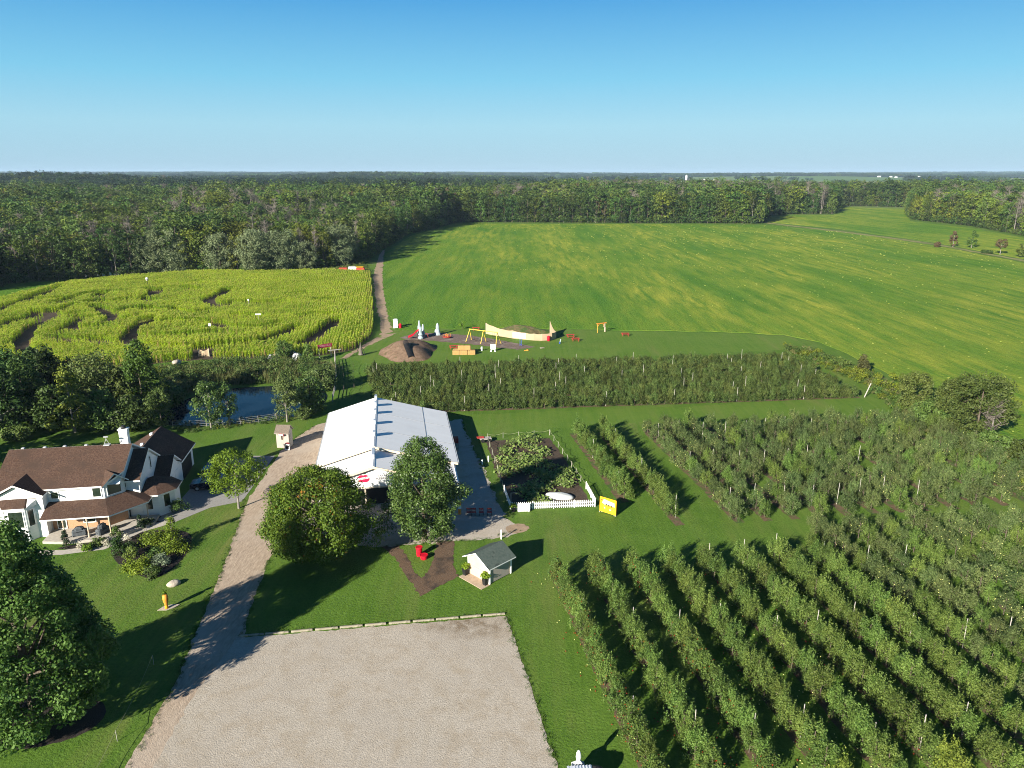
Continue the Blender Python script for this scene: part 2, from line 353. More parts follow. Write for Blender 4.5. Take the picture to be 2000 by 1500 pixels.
# leaves
M['maple'] = leafmat('maple leaves', (.038,.086,.008), (.135,.195,.018), .28, 0, (.26,.10,.012), .010)
M['oak'] = leafmat('glossy leaves', (.030,.074,.013), (.110,.170,.036), .25, 0, rough=.45, spec=.4)
M['bigtree'] = leafmat('ash leaves', (.027,.082,.013), (.120,.210,.038), .27, 0)
M['volunteer'] = leafmat('volunteer leaves', (.24,.29,.04), (.46,.50,.14), .35, .2)
M['lime'] = leafmat('lime leaves', (.080,.155,.012), (.190,.280,.022), .35, .12)
M['pondwil'] = leafmat('pond willow leaves', (.046,.078,.018), (.135,.180,.052), .22, .15)
M['apple'] = leafmat('apple leaves', (.040,.088,.012), (.165,.230,.050), .25, .25, clump=2.0)
M['applelime'] = leafmat('yellowing apple leaves', (.085,.13,.015), (.24,.28,.045), .3, .22, clump=2.0)
M['applemid'] = leafmat('older apple leaves', (.038,.072,.016), (.145,.185,.062), .22, .28, clump=2.0)
M['hedge'] = leafmat('hedgerow leaves', (.040,.066,.012), (.125,.150,.036), .2, .2)
M['trellis'] = leafmat('trellis apple leaves', (.032,.064,.012), (.130,.170,.044), .25, .3, clump=2.0)
M['fruit'] = nmat('red apples', (.22,.015,.01), (.36,.04,.015), 8, .4)
M['greenfruit'] = nmat('green apples', (.50,.52,.16), (.60,.60,.25), 8, .4)
M['corn'] = leafmat('corn leaves', (.115,.235,.008), (.400,.510,.022), .36, .22, clump=.085, coord='POS')
M['tassel'] = leafmat('corn tassel', (.33,.31,.06), (.42,.38,.10), .2, .15)
M['drycorn'] = leafmat('dry corn', (.30,.24,.06), (.40,.33,.10), .2, .15)
M['f_dark'] = leafmat('dark forest leaves', (.018,.042,.009), (.062,.102,.020), .18, .42)
M['far_dark'] = leafmat('distant dark wood', (.009,.021,.010), (.032,.056,.022), .1, .4)
M['f_mid'] = leafmat('forest leaves', (.036,.072,.013), (.115,.165,.034), .22, .48)
M['f_yel'] = leafmat('yellowing forest leaves', (.054,.088,.010), (.155,.185,.024), .22, .38)
M['f_wil'] = leafmat('willow leaves', (.085,.118,.050), (.210,.255,.125), .2, .15)
M['f_con'] = leafmat('conifer needles', (.012,.028,.012), (.030,.052,.022), .05, .25)
M['f_brown'] = leafmat('browning leaves', (.075,.055,.025), (.13,.09,.045), .1, .2)
M['shrub'] = leafmat('shrub leaves', (.040,.082,.016), (.115,.165,.036), .22, .25)
M['juniper'] = leafmat('juniper', (.085,.14,.012), (.20,.26,.02), .2, .1)
M['sage'] = leafmat('silver shrub', (.11,.15,.085), (.23,.28,.18), .15, .1)
M['goldenrod'] = leafmat('goldenrod', (.070,.105,.012), (.175,.195,.016), .2, .2)
M['reed'] = leafmat('reeds', (.085,.105,.03), (.20,.19,.075), .25, .2)
M['vine'] = leafmat('pumpkin leaves', (.09,.16,.025), (.26,.33,.10), .3, .15, (.42,.40,.24), .16)
M['flower'] = leafmat('pale flowers', (.55,.52,.42), (.68,.64,.5), .2, 0)
M['potplant'] = leafmat('potted plant', (.12,.21,.012), (.25,.34,.03), .35, 0)

# ------------------------------------------------------------------ terrain
def sst(a, b, x): t = np.clip((x-a)/(b-a), 0, 1); return t*t*(3-2*t)
def hz(x, y):
    x = np.asarray(x, float); y = np.asarray(y, float)
    n2 = .5+.28*np.sin(x/1900+.4+y/3100)+.16*np.sin(x/830+1.7-y/1500)+.08*np.sin(x/390+y/700)
    n2 = n2+.16*np.sin(x/215+y/900)*np.sin(x/137+1.1)
    h = 20*sst(1400, 8500, y)*(.45+.95*n2)
    roll = np.sin(y/265+x/900+1.2*np.sin(x/700)+.6)+.5*np.sin(y/420-x/1300+2.0)
    h = h+(3.2+3.4*sst(2500, 7000, y))*roll*sst(1250, 2300, y)
    h = h+14*np.exp(-((x+1005)/170)**2-((y-1865)/150)**2)+17*np.exp(-((x+960)/300)**2-((y-1500)/230)**2)+25*np.exp(-((x+520)/430)**2-((y-2950)/330)**2)+14*np.exp(-((x-1700)/700)**2-((y-4300)/500)**2)
    return h+5*sst(7500, 9500, y)*(.4+n2)
def ground_mesh():
    ys = [-200, -60, 0, 60, 120, 240, 400, 600, 760]+list(range(900, 3000, 140))+list(range(3000, 14001, 220))+[16000, 20000, 28000, 40000]
    xs = sorted(set([-40000, -26000, -18000]+list(range(-12000, 12001, 240))+[18000, 26000, 40000]))
    X, Y = np.meshgrid(xs, ys); Z = hz(X, Y); Z[:9] = 0
    Z[-4:] -= np.array([0, 0, 40, 120])[:, None]
    nx = len(xs); ny = len(ys); V = np.stack([X, Y, Z], -1).reshape(-1, 3)
    i, j = np.meshgrid(np.arange(nx-1), np.arange(ny-1)); a = (j*nx+i).ravel()
    F = np.stack([a, a+1, a+1+nx, a+nx], -1)
    return np_mesh('ground', V, F, (Y[:-1, :-1].ravel() >= 760).astype(np.int32), [M['lawn'], M['farland']])
def farland():
    m, t, p = new_mat('far farmland'); v = coords(t, 'POS', (.0014, .0009, 0), .3)
    vo = N(t, 'ShaderNodeTexVoronoi'); vo.inputs['Scale'].default_value = 1; t.links.new(v, vo.inputs['Vector'])
    sp = N(t, 'ShaderNodeSeparateColor'); t.links.new(vo.outputs['Color'], sp.inputs[0])
    c = mixc(t, ramp(t, sp.outputs[0], .1, .9), (.085, .150, .04), (.19, .22, .085))
    gt = N(t, 'ShaderNodeMath', operation='GREATER_THAN'); gt.inputs[1].default_value = .8; t.links.new(sp.outputs[1], gt.inputs[0])
    c = mixc(t, gt.outputs[0], c, (.30, .26, .16))
    t.links.new(c, p.inputs['Base Color']); p.inputs['Roughness'].default_value = .95; p.inputs['Specular IOR Level'].default_value = .05
    return m
M['farland'] = farland()
tag(link('ground', ground_mesh()), kind='structure')

def inpoly(px, py, poly):
    px = np.asarray(px); py = np.asarray(py); r = np.zeros(px.shape, bool); n = len(poly)
    for i in range(n):
        x0, y0 = poly[i]; x1, y1 = poly[(i+1) % n]
        if y0 == y1: continue
        c = ((y0 > py) != (y1 > py)) & (px < (x1-x0)*(py-y0)/(y1-y0)+x0); r ^= c
    return r
def seg_dist(px, py, pts):
    d = np.full(np.shape(px), 1e9)
    for (x0, y0), (x1, y1) in zip(pts[:-1], pts[1:]):
        L = (x1-x0)**2+(y1-y0)**2+1e-9; t = np.clip(((px-x0)*(x1-x0)+(py-y0)*(y1-y0))/L, 0, 1)
        d = np.minimum(d, np.hypot(px-x0-t*(x1-x0), py-y0-t*(y1-y0)))
    return d
def dense(poly, step, jit, closed=True):
    out = []; n = len(poly)
    for i in range(n if closed else n-1):
        a = poly[i]; b = poly[(i+1) % n]; L = math.hypot(b[0]-a[0], b[1]-a[1]); k = max(1, int(L/step))
        for q in range(k):
            t = q/k; o = 0 if q == 0 else random.gauss(0, jit)
            nx, ny = (b[1]-a[1])/L, -(b[0]-a[0])/L
            out.append((a[0]+(b[0]-a[0])*t+nx*o, a[1]+(b[1]-a[1])*t+ny*o))
    return out
def smooth(poly, it=2, closed=True):
    for _ in range(it):
        o = []; n = len(poly)
        for i in range(n if closed else n-1):
            a = poly[i]; b = poly[(i+1) % n]; o += [(a[0]*.75+b[0]*.25, a[1]*.75+b[1]*.25), (a[0]*.25+b[0]*.75, a[1]*.25+b[1]*.75)]
        poly = o if closed else [poly[0]]+o+[poly[-1]]
    return poly
def patch(name, pts, z, m, step=.5, jit=.06, sm=0):
    p = list(pts)
    if sm: p = smooth(p, sm)
    if step: p = dense(p, step, jit)
    me = bpy.data.meshes.new(name); me.from_pydata([(x, y, z) for x, y in p], [], [tuple(range(len(p)))]); me.materials.append(m); me.update()
    if me.polygons[0].normal.z < 0: me.flip_normals()
    return tag(link(name, me), kind='structure')

# driveway, lot, yard
patch('gravel_drive', [(-26.8, 36), (-27.5, 51.1), (-30.3, 68), (-33.0, 82.0), (-33.6, 86), (-34.6, 103.1), (-33.9, 109), (-32.4, 114.5), (-30.5, 116.8), (-28.3, 116.5), (-26.2, 108), (-24.4, 88), (-23.8, 82), (-26.4, 80.5), (-26.2, 71.1), (-24.8, 60), (-23.9, 57), (-23.9, 36)], .012, M['drive'], .5, .07)
patch('gravel_lot', [(-24.8, 35), (-25.4, 48), (-24.6, 56.9), (-12, 58.7), (-.55, 60.3), (1.2, 52), (3.2, 42), (4.5, 35)], .024, M['gravel'], .4, .07)
patch('gravel_yard', [(-25.4, 80), (-24.4, 88.5), (-22, 86), (-8, 88), (-10.8, 117), (-8.6, 118), (-7.2, 110), (-5.2, 101), (-3.2, 92), (-1.8, 85), (-.6, 80.5), (0.9, 77.6), (-.5, 75.8), (-3.5, 75.2), (-7, 75), (-11, 74.2), (-15, 73.6), (-20, 74.5), (-24, 76)], .008, M['gravel'], .6, .22)
patch('bare_patch', [(-.6, 78.8), (1.2, 79.4), (2.2, 78.3), (1.6, 77.2), (.2, 76.6), (-.8, 77.5)], .016, M['track'], .3, .1, 1)
patch('concrete_apron', [(-42.6, 80.0), (-40.2, 79.6), (-37.5, 83.6), (-34.2, 85.4), (-34.9, 101), (-38, 101), (-44, 99.5), (-42.6, 92), (-42.2, 86)], .018, M['asphalt'], 0)
patch('mulch_path', [(-14.5, 73.6), (-12.6, 71.1), (-11.2, 68.0), (-9.9, 65.6), (-9.1, 63.6), (-7.4, 65.4), (-5.5, 67.4), (-6.2, 69.5), (-6.5, 74.9), (-8.4, 74.9), (-8.5, 70.6), (-8.8, 68.1), (-9.3, 67.0), (-10.1, 68.0), (-11.0, 70.6), (-12.5, 73.8)], .016, M['mulch'], .3, .07)
patch('dirt_track', [G(*p) for p in [(744, 655), (742, 625), (735, 600), (732, 570), (729, 540), (735, 516), (741, 498), (747, 489), (752, 489), (749, 500), (748, 520), (747, 545), (749, 570), (754, 600), (759, 625), (768, 648)]], .012, M['track'], 1.5, .25)
patch('worn_track', [(-33.2, 186), (-36.2, 172), (-38.6, 160), (-37.2, 160), (-35.0, 171), (-30, 187)], .010, M['track'], 1, .2)
patch('play_lawn', [G(*p) for p in [(690, 700), (745, 650), (860, 643), (1000, 643), (1200, 647), (1400, 650), (1540, 658), (1570, 672), (1540, 682), (1400, 690), (1200, 698), (1000, 706), (850, 712), (715, 712)]], .006, M['playlawn'], 2, .3)
patch('grass_lane', [G(*p) for p in [(735, 812), (900, 810), (1300, 795), (1700, 776), (1760, 792), (1690, 812), (1300, 822), (1130, 832), (950, 850), (880, 832)]], .006, M['playlawn'], 2, .4)
patch('field_margin', [G(*p) for p in [(1490, 434), (1560, 442), (1640, 451), (1740, 464), (1830, 477), (2000, 508), (2000, 511), (1830, 479.5), (1740, 466.5), (1640, 453.5), (1560, 444), (1490, 435.5)]], .09, M['drygrass'], 5, .5)
patch('play_mulch', [(-28.4, 181.5), (-25.6, 187.0), (-18.6, 187.2), (-10.5, 184.5), (-3.5, 179.2), (5.6, 171.6), (1.2, 168.4), (-5, 172), (-12.6, 175.2), (-20, 178.3), (-25.5, 178.5)], .014, M['playmulch'], .8, .2)
patch('pumpkin_soil', [(-4.2, 107.3), (5.9, 108.5), (7.6, 100), (9.0, 91), (9.9, 84.6), (4.5, 84.0), (.2, 83.4), (-1.6, 92)], .012, M['soil'], .6, .12)
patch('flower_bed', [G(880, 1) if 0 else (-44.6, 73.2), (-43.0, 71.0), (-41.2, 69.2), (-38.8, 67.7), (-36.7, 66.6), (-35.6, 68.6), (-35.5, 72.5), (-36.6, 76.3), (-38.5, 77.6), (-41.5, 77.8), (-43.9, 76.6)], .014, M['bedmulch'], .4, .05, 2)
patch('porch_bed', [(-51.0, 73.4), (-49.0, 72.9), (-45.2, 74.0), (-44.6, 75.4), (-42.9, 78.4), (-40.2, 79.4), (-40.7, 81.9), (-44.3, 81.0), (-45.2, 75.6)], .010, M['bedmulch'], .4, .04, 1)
patch('garden_walk', [(-52, 71.6), (-49.2, 71.8), (-45.1, 73.0), (-44.3, 74.1), (-43.0, 77.0), (-41.2, 78.6), (-40.0, 79.9), (-41.2, 80.3), (-42.4, 79.4), (-44.1, 77.7), (-45.4, 74.3), (-49.4, 72.9), (-52, 72.8)], .020, M['concrete'], 0)
# pond
POND = smooth([(-57.5, 114.3), (-50, 114.2), (-44, 115.6), (-39, 117.4), (-35.4, 120.4), (-33.6, 127), (-35, 134), (-41, 138.2), (-50, 137.6), (-58.5, 134.5), (-60.5, 126), (-60, 118)], 2)
patch('pond_water', POND, .02, M['water'], 0)
# grass under the corn, maze soil, corn boundary
CORN = [G(*p) for p in [(-60, 735), (0, 722), (240, 716), (390, 703), (520, 700), (600, 699), (690, 684), (722, 662), (729, 640), (728, 590), (724, 537), (640, 533), (500, 534), (400, 535), (250, 543), (140, 557), (0, 588), (-60, 600)]]
patch('maze_soil', CORN, .014, M['soil'], 3, .3)
# soy fields: the crop stands proud of the grass as one thick ragged sheet
SOY = [G(*p) for p in [(772, 645), (757, 600), (751, 570), (748, 530), (754, 492), (800, 462), (890, 436.5), (1100, 437.5), (1300, 438), (1490, 439.5), (1640, 452), (1830, 480), (2000, 514), (2160, 548)]]+[(160, 160), (120, 98), (84, 84)]+[G(*p) for p in [(2060, 930), (2000, 900), (1930, 850), (1840, 790), (1720, 722), (1600, 668), (1530, 654), (1400, 648), (1200, 645), (1000, 641), (860, 641)]]
SOY2 = [G(*p) for p in [(1497, 424), (1560, 420.5), (1628, 420), (1650, 404.5), (1768, 408), (1778, 432), (1900, 446), (2000, 465), (2120, 490)]]+[G(2120, 532), G(2000, 506), G(1832, 475), G(1640, 447), G(1500, 434)]
def crop(name, poly, h, m, step):
    p = dense(poly, step, .35); n = len(p); me = bpy.data.meshes.new(name)
    inner = [(x, y) for x, y in p]
    vs = [(x, y, 0) for x, y in p]+[(x, y, h) for x, y in inner]
    A = sum(p[i][0]*p[(i+1) % n][1]-p[(i+1) % n][0]*p[i][1] for i in range(n))
    f = [tuple(range(n, 2*n))]+[(i, (i+1) % n, n+(i+1) % n, n+i) for i in range(n)]
    me.from_pydata(vs, [], f); me.materials.append(m); me.update()
    if me.polygons[0].normal.z < 0: me.flip_normals()
    return tag(link(name, me), kind='structure')
crop('soybean_field', SOY, .07, M['soy'], 3.5)
crop('soybean_field', SOY2, .07, M['soy'], 8)
patch('grass_field', [G(*p) for p in [(-80, 556), (0, 552), (130, 550), (120, 562), (0, 588), (-80, 604)]], .03, M['soy'], 4, .4)

# ------------------------------------------------------------------ foliage and tree builders
def leaf_arrays(P, Nn, size, rs, asp=.62):
    n = len(P); Nn = Nn/np.maximum(np.linalg.norm(Nn, axis=1, keepdims=True), 1e-6)
    r = rs.normal(size=(n, 3)); T = np.cross(Nn, r); T /= np.maximum(np.linalg.norm(T, axis=1, keepdims=True), 1e-6); B = np.cross(Nn, T)
    s = (np.asarray(size)*rs.uniform(.65, 1.35, n))[:, None]/2
    V = np.stack([P-T*s, P+B*s*asp, P+T*s, P-B*s*asp], 1).reshape(-1, 3)
    return V
def clump_leaves(cs, rs_, n, size, rs, flat=.8, up=.35, nrm=.9):
    """leaf cards spread in clumps: centres cs, radii rs_, n cards each"""
    Ps, Ns = [], []
    for c, r in zip(cs, rs_):
        d = rs.normal(size=(n, 3)); d /= np.linalg.norm(d, axis=1, keepdims=True)
        rad = r*rs.uniform(0, 1, (n, 1))**.4
        Ps.append(np.asarray(c)+d*rad*np.array([1, 1, flat])); Ns.append(d*nrm+rs.normal(size=(n, 3))*.55+np.array([0, 0, up]))
    return leaf_arrays(np.concatenate(Ps), np.concatenate(Ns), size, rs)
def leaf_mesh(name, Vs, mats):
    """Vs: list of vertex arrays (4 per card), one per material"""
    V = np.concatenate(Vs); F = np.arange(len(V)).reshape(-1, 4); mi = np.concatenate([np.full(len(v)//4, i) for i, v in enumerate(Vs)])
    return np_mesh(name, V, F, mi, mats)
def ell_clumps(rs, n, h0, h1, r, prof, inner=.35):
    """clump centres in a crown from height h0 to h1; prof(t) scales the radius"""
    out = []
    while len(out) < n:
        t = rs.uniform(0, 1); a = rs.uniform(0, 2*pi); R_ = r*prof(t)
        q = (inner+(1-inner)*rs.uniform(0, 1)**.5)*R_
        if rs.uniform() < prof(t)+.1: out.append((q*cos(a), q*sin(a), h0+(h1-h0)*t))
    return out
def trunk_mb(h, r0, r1, rs, limbs=(), lean=(0, 0), n=7, mi=0):
    mb = MB(); p = [(0, 0, -.1)]; k = 4
    for i in range(1, k+1): p.append((lean[0]*i/k+rs.normal()*.04*h/6, lean[1]*i/k+rs.normal()*.04*h/6, h*i/k))
    for i in range(k):
        a = r0+(r1-r0)*i/k; b = r0+(r1-r0)*(i+1)/k; mb.tube(p[i], p[i+1], a*(1.25 if i == 0 else 1), b, n, mi, False)
    for c in limbs:
        zz = max(.25*h, min(h*.95, c[2]*rs.uniform(.5, .8))); t = zz/h
        s = (lean[0]*t, lean[1]*t, zz); m_ = tuple(s[i]*.45+c[i]*.55+rs.normal()*.12 for i in range(3))
        rr = r1+(r0-r1)*(1-t); mb.tube(s, m_, rr*.45, rr*.28, 5, mi, False); mb.tube(m_, c, rr*.28, rr*.1, 5, mi, False)
    return mb
PROF = {
 'oval': lambda t: max(.12, math.sqrt(max(0, 1-((t-.45)/.58)**2))),
 'round': lambda t: max(.15, math.sqrt(max(0, 1-((t-.48)/.54)**2))),
 'cone': lambda t: max(.08, (1-t)**.8*1.0+.03),
 'egg': lambda t: max(.1, math.sqrt(max(0, 1-((t-.33)/(.36 if t < .33 else .70))**2))),
 'lowegg': lambda t: max(.1, min(1, .62+2.2*t)*min(1, 1.28*(1-t)**.72)),
 'oak': lambda t: float(np.interp(t, [0, .1, .3, .55, .7, .84, .95, 1], [.55, .75, .95, .95, .72, .60, .42, .25])),
 'column': lambda t: max(.2, min(1, 3.5*t+.3, 2.6*(1-t)+.25)),
}
PROTO = {}
def proto(kind, seed, h, r, base, nc, npc, leaf, cr, prof, lm, tm, tr, limbs=6, flat=.8, extra=None, inner=.35, up=.35, add=()):
    rs = np.random.default_rng(seed)
    cs = ell_clumps(rs, nc, base+cr*.6, h-cr*.6, max(.1, r-cr*.55), PROF[prof], inner)+[tuple(a) for a in add]
    radii = cr*rs.uniform(.65, 1.25, len(cs))
    V = [clump_leaves(cs, radii, npc, leaf, rs, flat, up)]; mats = [M[lm]]
    if extra: V2, m2 = extra(rs, cs); V.append(V2); mats.append(M[m2])
    cm = leaf_mesh('crown', V, mats)
    idx = rs.permutation(nc)[:limbs]
    tmesh = trunk_mb(h*.72, tr, tr*.35, rs, [cs[i] for i in idx], (0, 0), 7).mesh('trunk', M[tm], True)
    PROTO.setdefault(kind, []).append((cm, tmesh)); return cm, tmesh
def dead_proto(seed, h, r, tm='twig'):
    rs = np.random.default_rng(seed); mb = MB()
    mb.tube((0, 0, 0), (.2, .1, h*.55), .2, .12, 5, 1, False); mb.tube((.2, .1, h*.55), (0, 0, h), .12, .03, 5, 1, False)
    tw = []
    for i in range(34):
        t = rs.uniform(.28, .97); a = rs.uniform(0, 2*pi); L = r*rs.uniform(.5, 1.1)*(1.1-.6*t); s = Vector((.1, .05, h*t))
        e = s+Vector((cos(a)*L, sin(a)*L, L*rs.uniform(.5, 1.3))); mb.tube(s, e, .06, .02, 3, 0, False)
        for j in range(11):
            q = s.lerp(e, rs.uniform(.25, 1)); d = Vector(rs.normal(size=3)); d.z = abs(d.z)+.5; d.normalize(); e2 = q+d*rs.uniform(.6, 1.6)
            n_ = d.orthogonal().normalized()*.045; tw.append((q-n_, q+n_, e2+n_*.4, e2-n_*.4))
    for q in tw: mb.add([tuple(x) for x in q], [(0, 1, 2, 3)], 0)
    cm = mb.mesh('crown', [M[tm], M['palebark']])
    tmesh = MB().tube((0, 0, -.2), (.05, .02, h*.3), .26, .2, 6, 0, False).mesh('trunk', M['palebark'])
    PROTO.setdefault('dead', []).append((cm, tmesh)); return cm, tmesh
def conifer_proto(seed, h, r):
    rs = np.random.default_rng(seed); Ps, Ns = [], []
    for z in np.arange(h*.1, h*.98, h/26):
        R_ = r*(1-z/h)**.85+.12
        for k in range(int(6+R_*4)):
            a = rs.uniform(0, 2*pi); L = R_*rs.uniform(.75, 1.1); n = max(3, int(L*5)); t = np.linspace(.25, 1, n)
            Ps.append(np.stack([cos(a)*L*t, sin(a)*L*t, z-.35*L*t+rs.normal(0, .05, n)], 1)); Ns.append(np.tile([cos(a)*.4, sin(a)*.4, 1.0], (n, 1))+rs.normal(size=(n, 3))*.4)
    V = leaf_arrays(np.concatenate(Ps), np.concatenate(Ns), .55*h/14, rs, .6)
    cm = leaf_mesh('crown', [V], [M['f_con']]); tmesh = MB().tube((0, 0, -.2), (0, 0, h*.95), .22*h/14, .03, 6, 0, False).mesh('trunk', M['bark'])
    PROTO.setdefault('conifer', []).append((cm, tmesh)); return cm, tmesh

# forest kinds
for s in range(3): proto('dark', 20+s, 19+s, 5.6+.4*s, 1.4, 70, 18, .8, 1.5, 'oval', 'f_dark', 'bark', .25, 5)
for s in range(3): proto('mid', 30+s, 18+1.5*s, 5.2+.5*s, 1.4, 70, 18, .8, 1.45, 'egg', 'f_mid', 'palebark' if s == 1 else 'bark', .24, 5)
for s in range(2): proto('yel', 40+s, 18+s, 5.4, 1.6, 66, 18, .8, 1.5, 'oval', 'f_yel', 'bark', .24, 5)
for s in range(2): proto('willow', 50+s, 17, 7.6, .2, 150, 40, .55, 1.7, 'round', 'f_wil', 'bark', .35, 5, inner=.5)
for s in range(2): proto('poplar', 55+s, 22, 3.0, 5, 34, 14, .8, 1.1, 'column', 'f_mid', 'palebark', .2, 5)
for s in range(2): proto('sparse', 60+s, 20, 3.6, 6, 20, 9, .75, 1.1, 'oval', 'f_brown' if s else 'f_mid', 'palebark', .2, 9)
for s in range(3): dead_proto(70+s, 18+s, 3.2)
for s in range(2): conifer_proto(80+s, 17+2*s, 3.0)
for s in range(3): proto('fardark', 95+s, 17+2.5*s, 4.6, 1.2, 46, 16, .95, 1.5, 'egg' if s else 'cone', 'far_dark', 'bark', .25, 3)
for s in range(2): proto('bush', 90+s, 5, 2.8, -.4, 22, 14, .6, 1.0, 'round', 'f_mid' if s else 'f_dark', 'bark', .1, 3)

_pm = {}
def proto_obj(pair, key):
    """a loose object of crown and trunk together, for scattering"""
    o = bpy.data.objects.new(key, join_mesh(key, pair)); return o
def scatter(name, pts, rz, sc, idx, objs, kind='stuff', label=None, cat=None):
    """one object that carries many instanced plants"""
    pts = np.asarray(pts, np.float32); n = len(pts)
    c = bpy.data.collections.new(name+'_sources')
    for i, o in enumerate(objs): o.name = 'source_%02d_%s' % (i, name); c.objects.link(o)
    me = bpy.data.meshes.new(name); me.vertices.add(n); me.vertices.foreach_set('co', pts.ravel())
    a = me.attributes.new('rot', 'FLOAT_VECTOR', 'POINT'); r = np.zeros((n, 3), np.float32); r[:, 2] = rz; a.data.foreach_set('vector', r.ravel())
    sc = np.asarray(sc, np.float32); sc = np.repeat(sc[:, None], 3, 1) if sc.ndim == 1 else sc
    a = me.attributes.new('scl', 'FLOAT_VECTOR', 'POINT'); a.data.foreach_set('vector', sc.ravel())
    a = me.attributes.new('pick', 'INT', 'POINT'); a.data.foreach_set('value', np.asarray(idx, np.int32))
    ng = bpy.data.node_groups.new(name, 'GeometryNodeTree')
    ng.interface.new_socket('Geometry', in_out='INPUT', socket_type='NodeSocketGeometry'); ng.interface.new_socket('Geometry', in_out='OUTPUT', socket_type='NodeSocketGeometry')
    gi = ng.nodes.new('NodeGroupInput'); go = ng.nodes.new('NodeGroupOutput')
    ci = ng.nodes.new('GeometryNodeCollectionInfo'); ci.inputs['Collection'].default_value = c; ci.inputs['Separate Children'].default_value = True; ci.inputs['Reset Children'].default_value = True
    ip = ng.nodes.new('GeometryNodeInstanceOnPoints'); ip.inputs['Pick Instance'].default_value = True
    def attr(nm, dt):
        x = ng.nodes.new('GeometryNodeInputNamedAttribute'); x.data_type = dt; x.inputs['Name'].default_value = nm; return x.outputs[0]
    L = ng.links.new
    L(gi.outputs[0], ip.inputs['Points']); L(ci.outputs[0], ip.inputs['Instance']); L(attr('pick', 'INT'), ip.inputs['Instance Index'])
    L(attr('rot', 'FLOAT_VECTOR'), ip.inputs['Rotation']); L(attr('scl', 'FLOAT_VECTOR'), ip.inputs['Scale']); L(ip.outputs[0], go.inputs[0])
    o = link(name, me); md = o.modifiers.new('scatter', 'NODES'); md.node_group = ng
    return tag(o, label, cat, None, kind)

ONES = ['', 'first', 'second', 'third', 'fourth', 'fifth', 'sixth', 'seventh', 'eighth', 'ninth', 'tenth', 'eleventh', 'twelfth', 'thirteenth', 'fourteenth', 'fifteenth', 'sixteenth', 'seventeenth', 'eighteenth', 'nineteenth']
TENS = {2: ('twenty', 'twentieth'), 3: ('thirty', 'thirtieth'), 4: ('forty', 'fortieth'), 5: ('fifty', 'fiftieth'), 6: ('sixty', 'sixtieth'), 7: ('seventy', 'seventieth'), 8: ('eighty', 'eightieth'), 9: ('ninety', 'ninetieth')}
def nth(n):
    if n < 20: return ONES[n]
    if n >= 100: return 'hundred-and-'+nth(n-100) if n > 100 else 'hundredth'
    return TENS[n//10][1] if n % 10 == 0 else TENS[n//10][0]+'-'+ONES[n % 10]

# ------------------------------------------------------------------ forest
EDGE = [G(*p) for p in [(-70, 578), (0, 556), (60, 552), (200, 541), (330, 534), (500, 532), (630, 524), (712, 509), (736, 490), (785, 461), (890, 434), (1100, 435), (1300, 436), (1490, 437)]]
EDGE2 = [G(*p) for p in [(1494, 421), (1560, 418), (1630, 418), (1640, 402), (1772, 405), (1782, 429), (1900, 442), (2000, 461), (2080, 476)]]
FOREST = EDGE+EDGE2+[(1100, 420), (3400, 2600), (-3400, 2600), (-700, 180)]
kinds = ['dark', 'mid', 'yel', 'willow', 'poplar', 'sparse', 'dead', 'conifer', 'fardark']
KN = [len(PROTO[k]) for k in kinds]; KOFF = np.cumsum([0]+KN)
def nz2(x, y, s, ph): return np.sin(x/s+ph)*np.cos(y/(s*1.13)-ph*1.7)+.6*np.sin((x+y)/(s*.47)+ph*2.3)+.4*np.cos((x-y)/(s*.31)+ph)
DEADC = [(G(140, 470, 12), 30), (G(430, 405, 16), 60), (G(560, 415, 16), 36), (G(650, 440, 16), 34), (G(1450, 372, 20), 130), (G(1950, 400, 18), 90), (G(1050, 385, 18), 40), (G(1260, 372, 18), 50)]
def pick_kind(x, y, rs, left):
    n = len(x); u = rs.uniform(size=n); k = np.zeros(n, int)
    yl = nz2(x, y, 95, 1.3); dk = nz2(x, y, 70, 4.1)
    pd = np.clip(.035+.05*(dk > 1.0), 0, 1)
    for (c, r) in DEADC: pd = np.maximum(pd, .42*np.exp(-((x-c[0])**2+((y-c[1])*.6)**2)/r**2))
    pl = .15+.25*(yl > .4); pm = .30; pp = .10; ps = .06; pc = .035
    cum = np.stack([pd, pd+pl, pd+pl+pm, pd+pl+pm+pp, pd+pl+pm+pp+ps, pd+pl+pm+pp+ps+pc])
    order = [6, 2, 1, 4, 5, 7]; k[:] = 0; done = np.zeros(n, bool)
    for c, o in zip(cum, order):
        s = (u < c) & ~done; k[s] = o; done |= s
    return k
def forest_points():
    X, Y, Sc = [], [], []
    for y0, y1, sp in ((150, 420, 6.3), (420, 800, 6.9), (800, 1400, 7.0), (1400, 2600, 9.5)):
        ys = np.arange(y0, y1, sp); xs = np.arange(-.86*y1-40, .86*y1+40, sp); gx, gy = np.meshgrid(xs, ys)
        gx = gx+rng.uniform(-.45, .45, gx.shape)*sp; gy = gy+rng.uniform(-.45, .45, gy.shape)*sp
        gx = gx.ravel(); gy = gy.ravel(); vis = (np.abs(gx) < .74*(gy+14)+35)
        gx, gy = gx[vis], gy[vis]; s = inpoly(gx, gy, FOREST); gx, gy = gx[s], gy[s]
        de = np.minimum(seg_dist(gx, gy, EDGE), seg_dist(gx, gy, EDGE2)); s = de > 5.5; gx, gy = gx[s], gy[s]
        # a few clearings far back
        cl = ((gy > 1500) & (nz2(gx, gy, 260, 2.2) > 1.15)) | ((gx > .02*gy+20*np.sin(gy/60)) & (gy > 1230+90*np.sin(gx/140))) | (np.hypot((gx+1010)/1.6, gy-1840) < 62)
        gx, gy = gx[~cl], gy[~cl]; X.append(gx); Y.append(gy); Sc.append(np.full(len(gx), sp/5.5))
    return np.concatenate(X), np.concatenate(Y), np.concatenate(Sc)
fx, fy, fs = forest_points()
